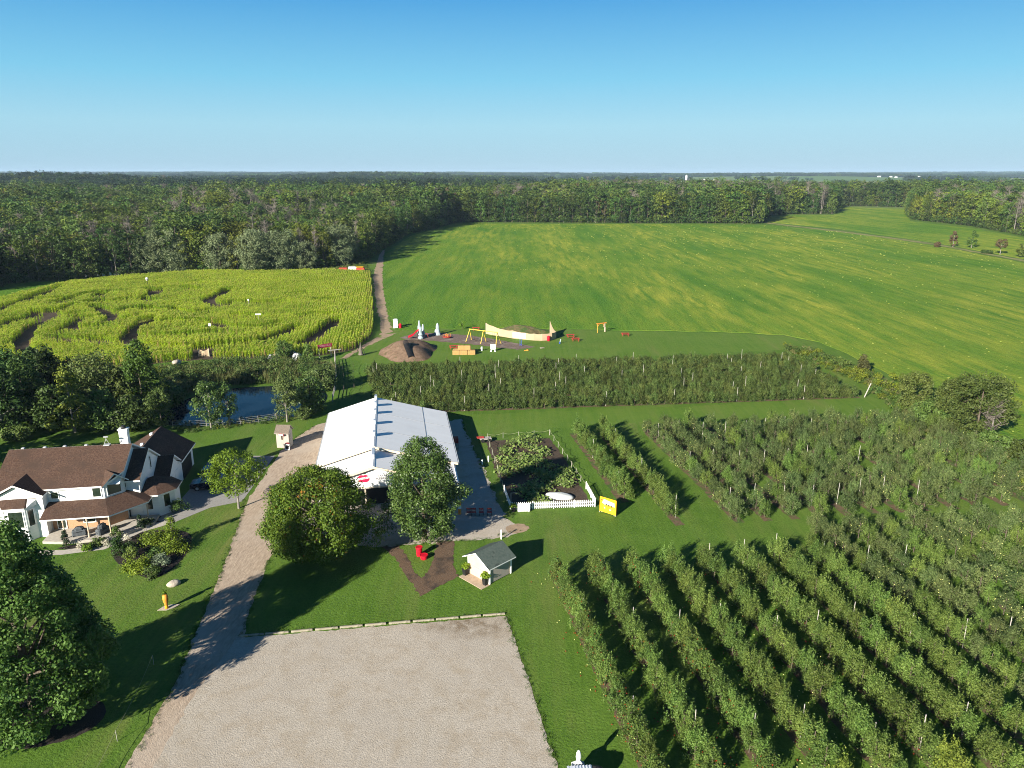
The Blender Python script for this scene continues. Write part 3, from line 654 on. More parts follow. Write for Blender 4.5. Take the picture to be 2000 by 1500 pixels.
fk = pick_kind(fx, fy, rng, fx < -40)
belt = 1010+120*np.sin(fx/170+.5)+60*np.sin(fx/61)
fk = np.where((fy > belt) & (fx < 60) & (rng.uniform(size=len(fx)) < .82), 8, fk)
hgt = np.where(fy > 560, 1.20, .92)*rng.uniform(.66, 1.22, len(fx))*(1+.10*nz2(fx, fy, 60, .3))*np.where(fx > 60, 1.04, 1)
fi = KOFF[fk]+(rng.uniform(size=len(fx))*np.array(KN)[fk]).astype(int)
scl = np.stack([hgt*np.clip(fs, 1, 1.5)*1.15*rng.uniform(.8, 1.3, len(hgt))]*2+[hgt*np.where(fy > 1400, .9, 1)], -1)
src = [proto_obj(p, 'forest_tree') for k in kinds for p in PROTO[k]]
scatter('forest', np.stack([fx, fy, hz(fx, fy)-.2], -1), rng.uniform(0, 6.28, len(fx)), scl, fi, src)

# undergrowth along the wood's edge
ub = []
for E_, step in ((EDGE, 1.8), (EDGE2, 3.0)):
    for a, b in zip(E_[:-1], E_[1:]):
        L = math.hypot(b[0]-a[0], b[1]-a[1])
        for k in range(int(L/step)):
            t = (k+random.random())/(L/step); ub.append((a[0]+(b[0]-a[0])*t+random.uniform(-1.0, 2.5), a[1]+(b[1]-a[1])*t+random.uniform(.6, 4), 0))
ub = np.array(ub); bo = [proto_obj(p, 'bush') for p in PROTO['bush']]
scatter('undergrowth', ub, rng.uniform(0, 6.28, len(ub)), rng.uniform(.45, 1.15, len(ub))*np.where(ub[:, 1] > 560, 1.3, .9), rng.integers(0, 2, len(ub)), bo)

# groves beyond: one source is a whole clump of crowns
def grove(seed, lm, w=46, h=15):
    rs = np.random.default_rng(seed); cs, rr = [], []
    for i in range(26):
        a = rs.uniform(0, 6.28); q = w*.5*rs.uniform()**.5; cs.append((q*cos(a), q*sin(a), h*rs.uniform(.45, .95))); rr.append(rs.uniform(4, 6.5))
    return bpy.data.objects.new('grove', leaf_mesh('grove', [clump_leaves(cs, rr, 44, 2.7, rs, .9, .3)], [M[lm]]))
gx, gy = np.meshgrid(np.arange(-9000, 9000, 38), np.arange(1260, 10500, 40)); gx = gx+rng.uniform(-15, 15, gx.shape); gy = gy+rng.uniform(-15, 15, gy.shape); gx, gy = gx.ravel(), gy.ravel()
s = np.abs(gx) < .74*gy+60; gx, gy = gx[s], gy[s]
fm = nz2(gx*.8, gy*1.5, 430, .9)+.5*nz2(gx, gy, 170, 3.3)-.55*(gx < -200)-.5*(gy > 6500)*np.sin(gy/700)
keep = (fm < .42) | (rng.uniform(size=len(gx)) < .05)
dh = (hz(gx, gy+30)-hz(gx, gy-30))/60
keep &= ~((dh > .006) & (nz2(gx*.6, gy, 300, 1.9) > np.where(gx > .02*gy, -1.0, .15)))
keep &= (gy > 2560) | ((gx > .02*gy+30) & (gy > 1290+90*np.sin(gx/140)))
keep &= ~((gx > .02*gy) & (gy < 4700) & (nz2(gx*.45, gy*1.5, 300, 5.0) > np.where(gy < 2100, .1, -.75)))
gx, gy = gx[keep], gy[keep]
scatter('far_woods', np.stack([gx, gy, hz(gx, gy)-1], -1), rng.uniform(0, 6.28, len(gx)), rng.uniform(.65, 1.45, len(gx)), rng.choice(4, len(gx), p=[.5, .22, .08, .2]), [grove(1, 'far_dark'), grove(2, 'f_dark'), grove(3, 'f_mid'), grove(4, 'f_con')])

# the front row of the wood, tree by tree
LOOK = {'dark': 'dark green', 'mid': 'mid green', 'yel': 'yellowing', 'willow': 'grey green', 'poplar': 'tall narrow', 'sparse': 'thin crowned', 'dead': 'bare grey', 'conifer': 'dark pointed evergreen'}
front = []
def edge_row(E_, step, where, big):
    n = 0; acc = 0
    for a, b in zip(E_[:-1], E_[1:]):
        L = math.hypot(b[0]-a[0], b[1]-a[1]); nx, ny = -(b[1]-a[1])/L, (b[0]-a[0])/L
        d = step-acc
        while d < L:
            t = d/L; o = random.uniform(1.5, 4.0); x = a[0]+(b[0]-a[0])*t+nx*o; y = a[1]+(b[1]-a[1])*t+ny*o
            n += 1; front.append((x, y, where, n, big)); d += step*random.uniform(.85, 1.15)
        acc = (acc+L) % step
edge_row(EDGE[:8], 6.6, 'the wood edge behind the corn maze', .92)
edge_row(EDGE[7:11], 8.2, 'the wood edge beside the dirt track', 1.0)
edge_row(EDGE[10:], 7.0, 'the wood edge beyond the soy field', 1.12)
edge_row(EDGE2[:3], 9.5, 'the wood edge left of the far field', 1.2)
edge_row(EDGE2[3:], 11.0, 'the wood edge right of the far field', 1.15)
fr = np.array([(a, b) for a, b, *_ in front]); frk = pick_kind(fr[:, 0], fr[:, 1], rng, None)
frk = np.where((frk == 6) & (rng.uniform(size=len(frk)) < .55), 1, frk)
WILLOW = [G(430, 528), G(500, 531), G(545, 530), G(300, 533), G(665, 517)]
vis_n = {}
for (x, y, where, n, big), k in zip(front, frk):
    kind = kinds[k]
    if min(math.hypot(x-c[0], y-c[1]) for c in WILLOW) < 6.5: kind = 'willow'; big *= 1.1
    if abs(x) > .72*(y+12)+6: continue
    vis_n[where] = vis_n.get(where, 0)+1
    cm, tm = random.choice(PROTO[kind]); sc = big*random.uniform(.86, 1.12)
    t = thing('forest_tree', '%s tree, %s from left at %s' % (LOOK[kind], nth(vis_n[where]), where), 'tree', (x, y, -.1), random.uniform(0, 6.28), 'trees along the edge of the wood')
    t.scale = (sc*random.uniform(.92, 1.12), sc, sc); link('crown', cm, t); link('trunk', tm, t)

# ------------------------------------------------------------------ lettering
def letters(body, size, depth, m, parent, name, loc, rot, sx=1.0):
    cu = bpy.data.curves.new('lettering', 'FONT'); cu.body = body; cu.size = size; cu.extrude = depth; cu.align_x = 'CENTER'; cu.align_y = 'CENTER'; cu.space_line = .85
    tmp = bpy.data.objects.new('lettering', cu); COL.objects.link(tmp)
    dg = bpy.context.evaluated_depsgraph_get(); dg.update()
    me = bpy.data.meshes.new_from_object(tmp.evaluated_get(dg)); bpy.data.objects.remove(tmp); me.materials.clear(); me.materials.append(m)
    o = link(name, me, parent, loc); o.rotation_euler = rot; o.scale = (sx, 1, 1); return o

ANG = R(9.26)
# ------------------------------------------------------------------ house (local frame: x along the front, y away from the lane)
HO = (-45.5, 78.0)
house = thing('house', 'white farmhouse with brown shingle roof, wrap-around porch and attached garage', 'house', (HO[0], HO[1], 0), ANG)
W = MB()
W.prism([(-13, .5), (-1.6, .5), (0, 2.1), (0, 11.2), (-13, 11.2)], 0, 5.25)
def gable_x(mb, x0, x1, y0, ym, y1, z0, z1, mi=0):
    vs = [(x0,y0,z0),(x0,y1,z0),(x0,ym,z1),(x1,y0,z0),(x1,y1,z0),(x1,ym,z1)]
    mb.add(vs, [(0,2,1),(3,4,5),(0,3,5,2),(1,2,5,4),(0,1,4,3)], mi)
def gable_y(mb, y0, y1, x0, xm, x1, z0, z1, mi=0):
    vs = [(x0,y0,z0),(x1,y0,z0),(xm,y0,z1),(x0,y1,z0),(x1,y1,z0),(xm,y1,z1)]
    mb.add(vs, [(0,1,2),(3,5,4),(0,2,5,3),(1,4,5,2),(0,3,4,1)], mi)
gable_x(W, -12.99, -.01, .9, 5.8, 10.8, 5.25, 8.1)
W.prism([(-12.9, -.7), (-7.7, -.7), (-7.7, .49), (-12.9, .49)], 0, 5.0); gable_y(W, -.69, 3.2, -12.6, -10.3, -8.0, 5.0, 6.3)
W.prism([(-11.95, -.71), (-11.3, -1.6), (-9.3, -1.6), (-8.65, -.71)], 0, 4.1)
W.prism([(0.01, 2.7), (1.5, 2.7), (1.5, 10.4), (0.01, 10.4)], 0, 4.95); gable_x(W, .02, 1.49, 2.9, 6.8, 10.2, 4.95, 7.15)
W.prism([(1.51, 7.9), (3.2, 7.9), (3.2, 12.98), (1.51, 12.98)], 0, 2.95); gable_x(W, 1.52, 3.19, 8.1, 10.5, 12.8, 2.95, 4.7)
W.prism([(-4.8, 12.99), (3.2, 12.99), (3.2, 19.7), (-4.8, 19.7)], 0, 3.0); gable_y(W, 13.0, 19.69, -4.5, -.7, 3.0, 3.0, 5.4)
OC = (2.3, 5.3)
def octo(r, a0=22.5): return [(OC[0]+r*cos(R(a0+45*i)), OC[1]+r*sin(R(a0+45*i))) for i in range(8)]
W.prism(octo(2.75), 0, 2.85)
W.build('wall', M['siding'], house)
B_ = MB(); B_.prism([(-7.6, .40), (-1.62, .40), (-1.6, .49), (-7.6, .49)], .3, 2.95)
B_.prism([(-1.62, .38), (.05, 2.05), (-.02, 2.12), (-1.66, .48)], .3, 2.95); B_.build('brick_cladding', M['brick'], house)
RM = [M['shingle'], M['white']]
r_ = MB(); sl_ = (8.45-5.45)/(5.8-.1)
def zf(y): return 5.45+(y-.1)*sl_
r_.slab([(-13.4, 5.8, 8.45), (.3, 5.8, 8.45), (.3, 2.0, zf(2.0)), (-1.5, .1, 5.45), (-13.4, .1, 5.45)], .2)
r_.slab([(-13.4, 5.81, 8.45), (.3, 5.81, 8.45), (.3, 11.7, 5.4), (-13.4, 11.7, 5.4)], .2)
r_.build('roof', RM, house)
r_ = MB(); r_.slab([(-10.3, -1.1, 6.65), (-10.3, 4.25, 6.65), (-7.4, .95, 5.2), (-7.4, -1.1, 5.2)], .2); r_.slab([(-10.3, -1.1, 6.65), (-10.3, 4.25, 6.65), (-13.2, .95, 5.2), (-13.2, -1.1, 5.2)], .2); r_.build('gable_roof', RM, house)
r_ = MB(); r_.slab([(-12.25, -.7, 4.8), (-12.25, -.75, 4.15), (-11.45, -1.9, 4.15), (-11.2, -.7, 4.85)], .1); r_.slab([(-11.2, -.7, 4.85), (-11.45, -1.9, 4.15), (-9.15, -1.9, 4.15), (-9.4, -.7, 4.85)], .1); r_.slab([(-9.4, -.7, 4.85), (-9.15, -1.9, 4.15), (-8.35, -.75, 4.15), (-8.35, -.7, 4.8)], .1); r_.build('bay_roof', RM, house)
# chamfer gable over the corner window
c0 = Vector((-.8, 1.3, 0)); tt = Vector((.7071, .7071, 0)); nn = Vector((.7071, -.7071, 0))
def cp(a, b, z): p = c0+tt*a+nn*b; return (p.x, p.y, z)
r_ = MB(); r_.slab([cp(0, .55, 6.6), cp(0, -2.3, 6.6), cp(1.55, -1.0, 5.35), cp(1.55, .55, 5.35)], .16); r_.slab([cp(0, .55, 6.6), cp(0, -2.3, 6.6), cp(-1.55, -1.0, 5.35), cp(-1.55, .55, 5.35)], .16); r_.build('corner_gable_roof', RM, house)
g_ = MB(); g_.add([cp(-1.12, -.01, 5.2), cp(1.12, -.01, 5.2), cp(0, -.01, 6.4), cp(-1.12, -1.4, 5.2), cp(1.12, -1.4, 5.2), cp(0, -1.4, 6.4)], [(0,1,2),(0,2,5,3),(1,4,5,2),(3,5,4)]); g_.build('corner_gable', M['siding'], house)
# porch roof around the corner
r_ = MB()
r_.slab([(-7.66, .48, 3.75), (-1.62, .48, 3.75), (-.42, -2.35, 2.8), (-7.66, -2.35, 2.8)], .16)
r_.slab([(-1.62, .48, 3.75), (.02, 2.1, 3.75), (2.85, .92, 2.8), (-.42, -2.35, 2.8)], .16)
r_.slab([(.02, 2.1, 3.75), (.02, 4.6, 3.75), (2.85, 4.6, 2.8), (2.85, .92, 2.8)], .16); r_.build('porch_roof', RM, house)
r_ = MB(); r_.slab([(0.0, 6.8, 7.4), (1.75, 6.8, 7.4), (1.75, 2.3, 5.0), (0.0, 2.3, 5.0)], .2); r_.slab([(0, 6.81, 7.4), (1.75, 6.81, 7.4), (1.75, 10.8, 4.9), (0, 10.8, 4.9)], .2); r_.build('step_roof', RM, house)
r_ = MB(); r_.slab([(1.5, 10.5, 4.95), (3.5, 10.5, 4.95), (3.5, 7.5, 3.0), (1.5, 7.5, 3.0)], .2); r_.slab([(-.6, 10.51, 4.95), (3.5, 10.51, 4.95), (3.5, 13.2, 3.2), (1.5, 13.2, 3.2)], .2); r_.build('low_roof', RM, house)
r_ = MB(); r_.slab([(-.7, 11.9, 5.75), (-.7, 20.1, 5.75), (3.62, 20.1, 3.05), (3.62, 12.7, 3.05), (1.9, 11.9, 4.1)], .2); r_.slab([(-.71, 11.6, 5.75), (-.71, 20.1, 5.75), (-5.2, 20.1, 3.05), (-5.2, 11.6, 3.05)], .2); r_.build('garage_roof', RM, house)
oc = octo(3.15); r_ = MB()
for i in range(8):
    a, b = oc[i], oc[(i+1) % 8]; r_.slab([(OC[0], OC[1], 4.25), (a[0], a[1], 2.9), (b[0], b[1], 2.9)], .14)
r_.build('sunroom_roof', RM, house)
def window(x, y, z, wd, ht, ang, pm='glass', arch=False):
    f = MB(); f.T = Matrix.Translation((x, y, z)) @ Matrix.Rotation(ang, 4, 'Z'); t_ = .09
    f.box((-wd/2-t_, -.07, -t_), (-wd/2, .02, ht+t_)).box((wd/2, -.07, -t_), (wd/2+t_, .02, ht+t_)).box((-wd/2, -.07, ht), (wd/2, .02, ht+t_)).box((-wd/2, -.09, -t_), (wd/2, .02, 0))
    fo = f.build('window', M['white'], house); g = MB(); g.T = f.T; g.box((-wd/2, -.035, 0), (wd/2, -.01, ht)); g.build('pane', M[pm], fo)
window(-10.3, -1.6, 1.75, 1.45, 1.9, 0); window(-8.98, -1.14, 1.75, .6, 1.9, R(53.8)); window(-11.62, -1.14, 1.75, .6, 1.9, -R(53.8))
window(-6.9, .5, 4.15, .75, .75, 0); window(-2.4, .5, 4.05, .85, 1.05, 0)
window(-.8, 1.3, 4.0, 1.5, 1.25, R(45), 'tanblind'); window(0, 2.45, 4.2, .35, .9, R(90))
window(1.5, 7.3, 4.6, .42, 1.5, R(90))
for i in (4, 5, 6):
    a = R(45*i+45); rr = 2.75*cos(R(22.5)); window(OC[0]+rr*cos(a), OC[1]+rr*sin(a), 1.0, .75, 1.55, a+pi/2)
window(-6.6, .39, .45, .85, 2.0, 0); window(-3.6, .39, 1.0, 1.2, 1.3, 0)
d_ = MB(); d_.box((.03, 2.45, .3), (.10, 3.4, 2.5)); d_.build('front_door', M['dark'], house)
for y0, y1 in ((8.6, 10.1), (10.7, 12.2), (14.0, 18.6)):
    g = MB(); g.box((3.2, y0, 0), (3.25, y1, 2.5))
    for k in range(1, 4): g.box((3.25, y0+.05, k*.62-.015), (3.262, y1-.05, k*.62+.015))
    g.build('garage_door', M['siding'] if y0 < 13 else M['dark'], house)
f_ = MB(); f_.prism([(-7.66, .39), (-7.66, -2.5), (-5.4, -2.95), (-.1, -2.95), (3.3, .5), (3.3, 2.6), (.1, 2.6), (-1.6, .39)], 0, .3); f_.build('porch_floor', M['concrete'], house)
for px_, py_ in ((-5.35, -2.2), (-2.85, -2.2), (-.5, -2.2), (2.6, .95)):
    p_ = MB(); p_.T = Matrix.Translation((px_, py_, 0)); p_.lathe([(.11, .3), (.11, .75), (.085, .8), (.075, 2.2), (.10, 2.3), (.10, 2.68)], 10); p_.build('porch_post', M['cream'], house)
ch = MB(); ch.box((-1.5, 7.0, 5), (-.55, 7.8, 9.75)).box((-1.58, 6.92, 9.75), (-.47, 7.88, 9.9)); co = ch.build('chimney', M['white'], house)
cb = MB(); cb.lathe([(.28, 9.9), (.30, 10.05), (.26, 10.2), (.12, 10.3)], 12, 0, (-1.0, 7.4)); cb.build('chimney_cap', M['dark'], co)
an = MB(); an.box((-2.9, 5.5, 8.40), (-2.2, 6.1, 8.5)); 
for dx in (-.3, .3): an.tube((-2.55+dx, 5.8, 8.5), (-2.55, 5.8, 9.2), .025, .025, 5)
an.tube((-2.55, 5.8, 9.0), (-2.55, 5.8, 9.5), .03, .03, 5).box((-2.8, 5.72, 9.4), (-2.3, 5.88, 9.52)); an.build('roof_antenna', M['greypipe'], house)
for x_ in (-12, -9.6, -7.4, -5.0):
    v_ = MB(); v_.T = Matrix.Translation((x_, 6.15, 8.2)); v_.bbox((-.18, -.18, 0), (.18, .18, .32), .04); v_.build('roof_vent', M['greypipe'], house)
for y_ in (13.5, 17.6):
    v_ = MB(); v_.T = Matrix.Translation((-1.25, y_, 5.2)); v_.bbox((-.2, -.2, 0), (.2, .2, .5), .04); v_.build('roof_vent', M['white'], house)
def hp(x, y): return (HO[0]+x*cos(ANG)-y*sin(ANG), HO[1]+x*sin(ANG)+y*cos(ANG))
# covered grills on the porch
for i, (x, y, a, lab) in enumerate(((-4.1, -1.5, .25, 'grey covered grill on the porch, left of the middle post'), (-1.7, -1.4, 1.1, 'taller grey covered grill on the porch beside the corner post'))):
    p = hp(x, y); t = thing('covered_grill', lab, 'grill', (p[0], p[1], .3), ANG+a)
    c = MB(); c.bbox((-.75, -.36, .05), (.75, .36, .72), .12); c.bbox((-.5, -.32, .72), (.5, .32, 1.08+.12*i), .2); c.build('cover', M['charcoal'], t)
    s_ = MB(); s_.box((-.765, -.1, .3), (-.75, .1, .4)).box((-.3, -.385, .5), (.3, -.36, .56)); s_.build('strap', M['dark'], t)
    for sx in (-.6, .6): MB().tube((sx, -.38, .07), (sx, .38, .07), .07, .07, 10).build('wheel', M['tyre'], t)

# ------------------------------------------------------------------ cars
def car(loc, rz, label, paint, L=4.8, Wd=1.85, H=1.72, trim=False):
    t = thing('parked_car', label, 'car', loc, rz); h = Wd/2
    def sect(prof, mb, wtop, mi=0):
        n = len(prof); vs = [(x, -h*w_, z) for x, z, w_ in prof]+[(x, h*w_, z) for x, z, w_ in prof]
        mb.add(vs, [tuple(range(n-1, -1, -1)), tuple(range(n, 2*n))]+[(i, (i+1) % n, n+(i+1) % n, n+i) for i in range(n)], mi)
    b = MB(); sect([(-2.4, .35, .92), (-2.42, .8, .96), (-2.3, 1.0, .95), (-1.0, 1.08, 1), (2.1, 1.1, 1), (2.38, .95, .96), (2.4, .35, .94)], b, 1)
    sect([(-.42, 1.72, .78), (.2, 1.74, .8), (1.9, 1.68, .78), (2.05, 1.6, .78), (2.05, 1.58, .78), (-.5, 1.68, .78)], b, 1)
    b.build('body', paint, t, False)
    g = MB(); sect([(-1.15, 1.08, .95), (-.45, 1.69, .77), (2.02, 1.62, .77), (2.25, 1.1, .93)], g, 1); g.build('window', M['glass'], t)
    if trim:
        r = MB()
        for s in (-1, 1): r.path([(-1.1, s*h*.965, 1.1), (-.4, s*h*.80, 1.70), (2.0, s*h*.80, 1.64), (2.22, s*h*.95, 1.12), (-1.1, s*h*.965, 1.1)], .03, 5)
        r.build('window_trim', M['chrome'], t)
    for x in (-1.5, 1.45):
        for s in (-1, 1):
            wv = MB(); wv.tube((x, s*(h-.22), .34), (x, s*(h+.01), .34), .34, .34, 16); wo_ = wv.build('wheel', M['tyre'], t)
            MB().tube((x, s*h, .34), (x, s*(h+.02), .34), .2, .2, 10).build('rim', M['greypipe'], wo_)
    for s in (-1, 1): MB().box((-2.43, s*.62-.18, .72), (-2.36, s*.62+.18, .86)).build('headlight', M['chrome'], t)
    return t
car((-40.2, 94.4, .02), ANG+.02, 'dark blue wagon with bright window trim, farther from the porch on the driveway', M['carblue'], trim=True)
car((-39.8, 89.6, .02), ANG, 'near black blue car parked nearest the sunroom on the driveway', M['carnavy'])

# ------------------------------------------------------------------ barn (local frame: y along the ridge away from the lane)
BO = (-17.2, 84.6)
barn = thing('barn', 'long white market barn with white steel roof and red apple sign', 'barn', (BO[0], BO[1], 0), ANG)
def roof_strip(y0, y1, dz):
    prof = [(-7.4, 3.42+dz), (0, 5.55+dz), (7.2, 3.62+dz), (11.0, 2.55+dz)]; return prof
W = MB(); W.prism([(-7.0, 0), (10.4, 0), (10.4, 5.99), (-7.0, 5.99)], 0, 2.3)
W.add([(-7.0, 0, 2.3), (10.4, 0, 2.3), (10.4, 0, 2.45), (0, 0, 5.05), (-7.0, 0, 3.2), (-7.0, 6, 2.3), (10.4, 6, 2.3), (10.4, 6, 2.45), (0, 6, 5.05), (-7.0, 6, 3.2)], [(0,1,2,3,4), (5,9,8,7,6), (0,4,9,5), (1,6,7,2)])
W.prism([(-7.1, 6.2), (10.5, 6.2), (10.5, 27.5), (-7.1, 27.5)], 0, 2.4)
W.add([(-7.1, 6.2, 2.4), (10.5, 6.2, 2.4), (10.5, 6.2, 2.6), (0, 6.2, 5.4), (-7.1, 6.2, 3.4), (-7.1, 27.5, 2.4), (10.5, 27.5, 2.4), (10.5, 27.5, 2.6), (0, 27.5, 5.4), (-7.1, 27.5, 3.4)], [(0,1,2,3,4), (5,9,8,7,6), (0,4,9,5), (1,6,7,2)])
W.build('wall', M['siding'], barn)
def barnroof(name, y0, y1, dz):
    mb = MB(); p = [(-7.45, 3.40+dz), (0, 5.6+dz), (7.2, 3.60+dz), (11.0, 2.62+dz)]
    if name == 'front_roof': p = [(-7.3, 3.42+dz), (0, 5.6+dz), (7.2, 3.60+dz), (10.6, 2.70+dz)]
    for (x0, z0), (x1, z1) in zip(p[:-1], p[1:]):
        mb.slab([(x0, y0, z0), (x1, y0, z1), (x1, y1, z1), (x0, y1, z0)], .12, 0, 0)
    o = mb.build(name, M['barnwhite'], barn)
    f = MB()
    for (x0, z0), (x1, z1) in zip(p[:-1], p[1:]): f.add([(x0, y0-.1, z0+.03), (x1, y0-.1, z1+.03), (x1, y0-.1, z1-.27), (x0, y0-.1, z0-.27), (x0, y0-.003, z0+.03), (x1, y0-.003, z1+.03), (x1, y0-.003, z1-.27), (x0, y0-.003, z0-.27)], [(0,3,2,1), (4,5,6,7), (0,1,5,4), (3,7,6,2), (0,4,7,3), (1,2,6,5)])
    f.build('fascia', M['fascia'], barn)
    c = MB(); c.slab([(-.22, y0, p[1][1]-.02), (0, y0, p[1][1]+.07), (0, y1, p[1][1]+.07), (-.22, y1, p[1][1]-.02)], .03, 0, 0); c.slab([(.22, y0, p[1][1]-.02), (0, y0, p[1][1]+.07), (0, y1, p[1][1]+.07), (.22, y1, p[1][1]-.02)], .03, 0, 0); c.build('ridge_cap', M['barnwhite'], barn)
barnroof('roof', 5.6, 27.9, 0); barnroof('front_roof', -.4, 5.45, -.38)
for nm, x0, x1, z in (('gutter', -7.62, -7.46, 3.32), ('gutter', 11.01, 11.17, 2.54)):
    g = MB(); g.box((x0, 5.7, z-.1), (x1, 27.8, z+.04)); g.build(nm, M['greypipe'], barn)
for y in (12.6, 20.2):
    l_ = MB(); l_.slab([(.3, y, 5.535), (7.2, y, 3.625), (7.2, y+.09, 3.625), (.3, y+.09, 5.535)], .012, 0, 0); l_.slab([(7.2, y, 3.625), (10.95, y, 2.655), (10.95, y+.09, 2.655), (7.2, y+.09, 3.625)], .012, 0, 0); l_.build('sheet_lap', M['greypipe'], barn)
l_ = MB(); l_.slab([(7.14, 5.7, 3.64), (7.26, 5.7, 3.61), (7.26, 27.8, 3.61), (7.14, 27.8, 3.64)], .02, 0, 0); l_.build('bend_flashing', M['greypipe'], barn)
for y, l, zz in ((26.5, .6, 5.6), (23.2, .5, 5.6), (19.4, .5, 5.6), (14.6, .5, 5.6), (9.6, .5, 5.6), (2.2, 2.2, 5.22)):
    v = MB(); v.bbox((-.2, y, zz), (.2, y+l+.35, zz+.62), .05); v.build('ridge_vent', M['silver'], barn)
for xx in (-4.6, -1.2, 2.2, 5.6): d = MB(); d.box((xx, -.09, .05), (xx+.18, -.055, 2.2)); d.build('front_post', M['fascia'], barn)
d = MB(); d.box((10.41, 3, .2), (10.45, 5, 2.0)); d.build('side_door', M['blue'], barn)
# painted apple sign and lettering on the gable
sg = MB(); ap = []; AX, AZ, AS = -1.25, 3.55, .64
for k in range(40):
    a = 2*pi*k/40; r = .95*(1+.10*cos(2*a))*(1-.18*math.exp(-((a-pi/2)/.35)**2)-.10*math.exp(-((a-3*pi/2)/.3)**2)); ap.append((r*cos(a)*1.12*AS, r*sin(a)*.98*AS))
sg.add([(x+AX, -.03, z+AZ) for x, z in ap]+[(x+AX, -.006, z+AZ) for x, z in ap], [tuple(range(40))]+[(i, 40+i, 40+(i+1) % 40, (i+1) % 40) for i in range(40)])
sg.build('apple_sign', M['applered'], barn)
bd_ = MB(); q_ = [(-.84, -.20), (.92, .04), (.92, .30), (-.84, .06)]; bd_.add([(AX+x, -.045, AZ+z) for x, z in q_]+[(AX+x, -.031, AZ+z) for x, z in q_], [(0,1,2,3), (0,4,5,1), (2,6,7,3), (1,5,6,2), (0,3,7,4)]); bd_.build('sign_band', M['white'], barn)
lf = MB(); lf.add([(AX, -.03, AZ+.56), (AX+.10, -.03, AZ+.78), (AX+.42, -.03, AZ+.80), (AX+.30, -.03, AZ+.62)], [(0, 3, 2, 1)]); lf.build('sign_leaf', M['leafgreen'], barn)
letters("Smith's", .36, .008, M['lettering'], barn, 'sign_lettering', (AX+.06, -.055, AZ+.05), (pi/2, -R(7.8), 0), 1.15)
letters('FARM\nMARKET', .40, .008, M['lettering'], barn, 'sign_lettering', (1.05, -.02, 3.62), (pi/2, -R(4), 0), 1.1)
so_ = MB(); so_.box((-6.6, -.05, .05), (10.0, -.01, 2.2)); so_.build('storefront_shade', M['dark'], barn)  # near-black sheet: shade of the open market front put in as colour
t = MB(); t.box((-7.0, -.06, 2.25), (10.4, -.005, 2.4)); t.build('belt_trim', M['fascia'], barn)

# ------------------------------------------------------------------ ticket booth
tb = thing('ticket_booth', 'small greige wooden booth with shingle roof and oval sign by the drive', 'booth', (-34.55, 105.0), R(-3))
b = MB(); b.prism([(-.95, -.85), (.95, -.85), (.95, .85), (-.95, .85)], .05, 2.5); gable_x(b, -.94, .94, -.8, 0, .8, 2.5, 3.15); b.build('wall', M['greyboard'], tb)
b = MB(); b.slab([(-1.1, 0, 3.45), (1.1, 0, 3.45), (1.1, -1.2, 2.45), (-1.1, -1.2, 2.45)], .07); b.slab([(-1.1, 0.005, 3.45), (1.1, 0.005, 3.45), (1.1, 1.2, 2.45), (-1.1, 1.2, 2.45)], .07); b.build('roof', [M['oldshingle'], M['greyboard']], tb)
b = MB(); b.box((-.17, -.88, 1.35), (.07, -.852, 1.95)); wi = b.build('window', M['dark'], tb)
b = MB(); b.box((-.27, -.885, 1.25), (.17, -.883, 1.35)).box((-.27, -.885, 1.95), (.17, -.883, 2.03)).box((-.27, -.885, 1.35), (-.17, -.883, 1.95)).box((.07, -.885, 1.35), (.17, -.883, 1.95)); b.build('frame', M['cream'], wi)
e = MB(); e.T = Matrix.Translation((-.05, -1.25, 2.28)) @ Matrix.Rotation(R(90), 4, 'X'); e.lathe([(.44, 0), (.44, .03)], 24); o = e.build('oval_sign', M['applered'], tb); o.scale = (1, 1, 1)
for v in o.data.vertices: v.co.z = 2.28+(v.co.z-2.28)*.42
e = MB(); e.T = Matrix.Translation((-.05, -1.283, 2.28)) @ Matrix.Rotation(R(90), 4, 'X'); e.lathe([(.38, 0), (.38, .004)], 24); o2 = e.build('sign_face', M['white'], o)
for v in o2.data.vertices: v.co.z = 2.28+(v.co.z-2.28)*.34
letters('TICKETS', .17, .002, M['applered'], o, 'sign_lettering', (-.05, -1.292, 2.28), (pi/2, 0, 0))
b = MB(); b.box((.96, -.55, .1), (.99, .3, 2.05)); b.build('door', M['rail'], tb)
rb = thing('red_bin', 'round red bin standing against the ticket booth front', 'bin', (-33.85, 103.85), 0)
MB().lathe([(.27, 0), (.32, .75), (.34, .8)], 16).build('tub', M['red'], rb); MB().lathe([(.35, .8), (.33, .9), (.1, 1.0)], 16).build('lid', M['red'], rb)
sb = thing('chalkboard_sign', 'white framed chalkboard standing in front of the ticket booth', 'sign', (-33.75, 103.25), R(-8))
b = MB(); b.T = Matrix.Rotation(R(-15), 4, 'X'); b.box((-.36, -.02, .05), (.36, .02, .95)); b.T = Matrix.Rotation(R(15), 4, 'X') ; b.box((-.34, .3, .05), (.34, .33, .9)); b.build('frame', M['white'], sb)
b = MB(); b.T = Matrix.Rotation(R(-15), 4, 'X'); b.box((-.27, -.028, .18), (.27, -.021, .85)); b.build('board', M['dark'], sb)

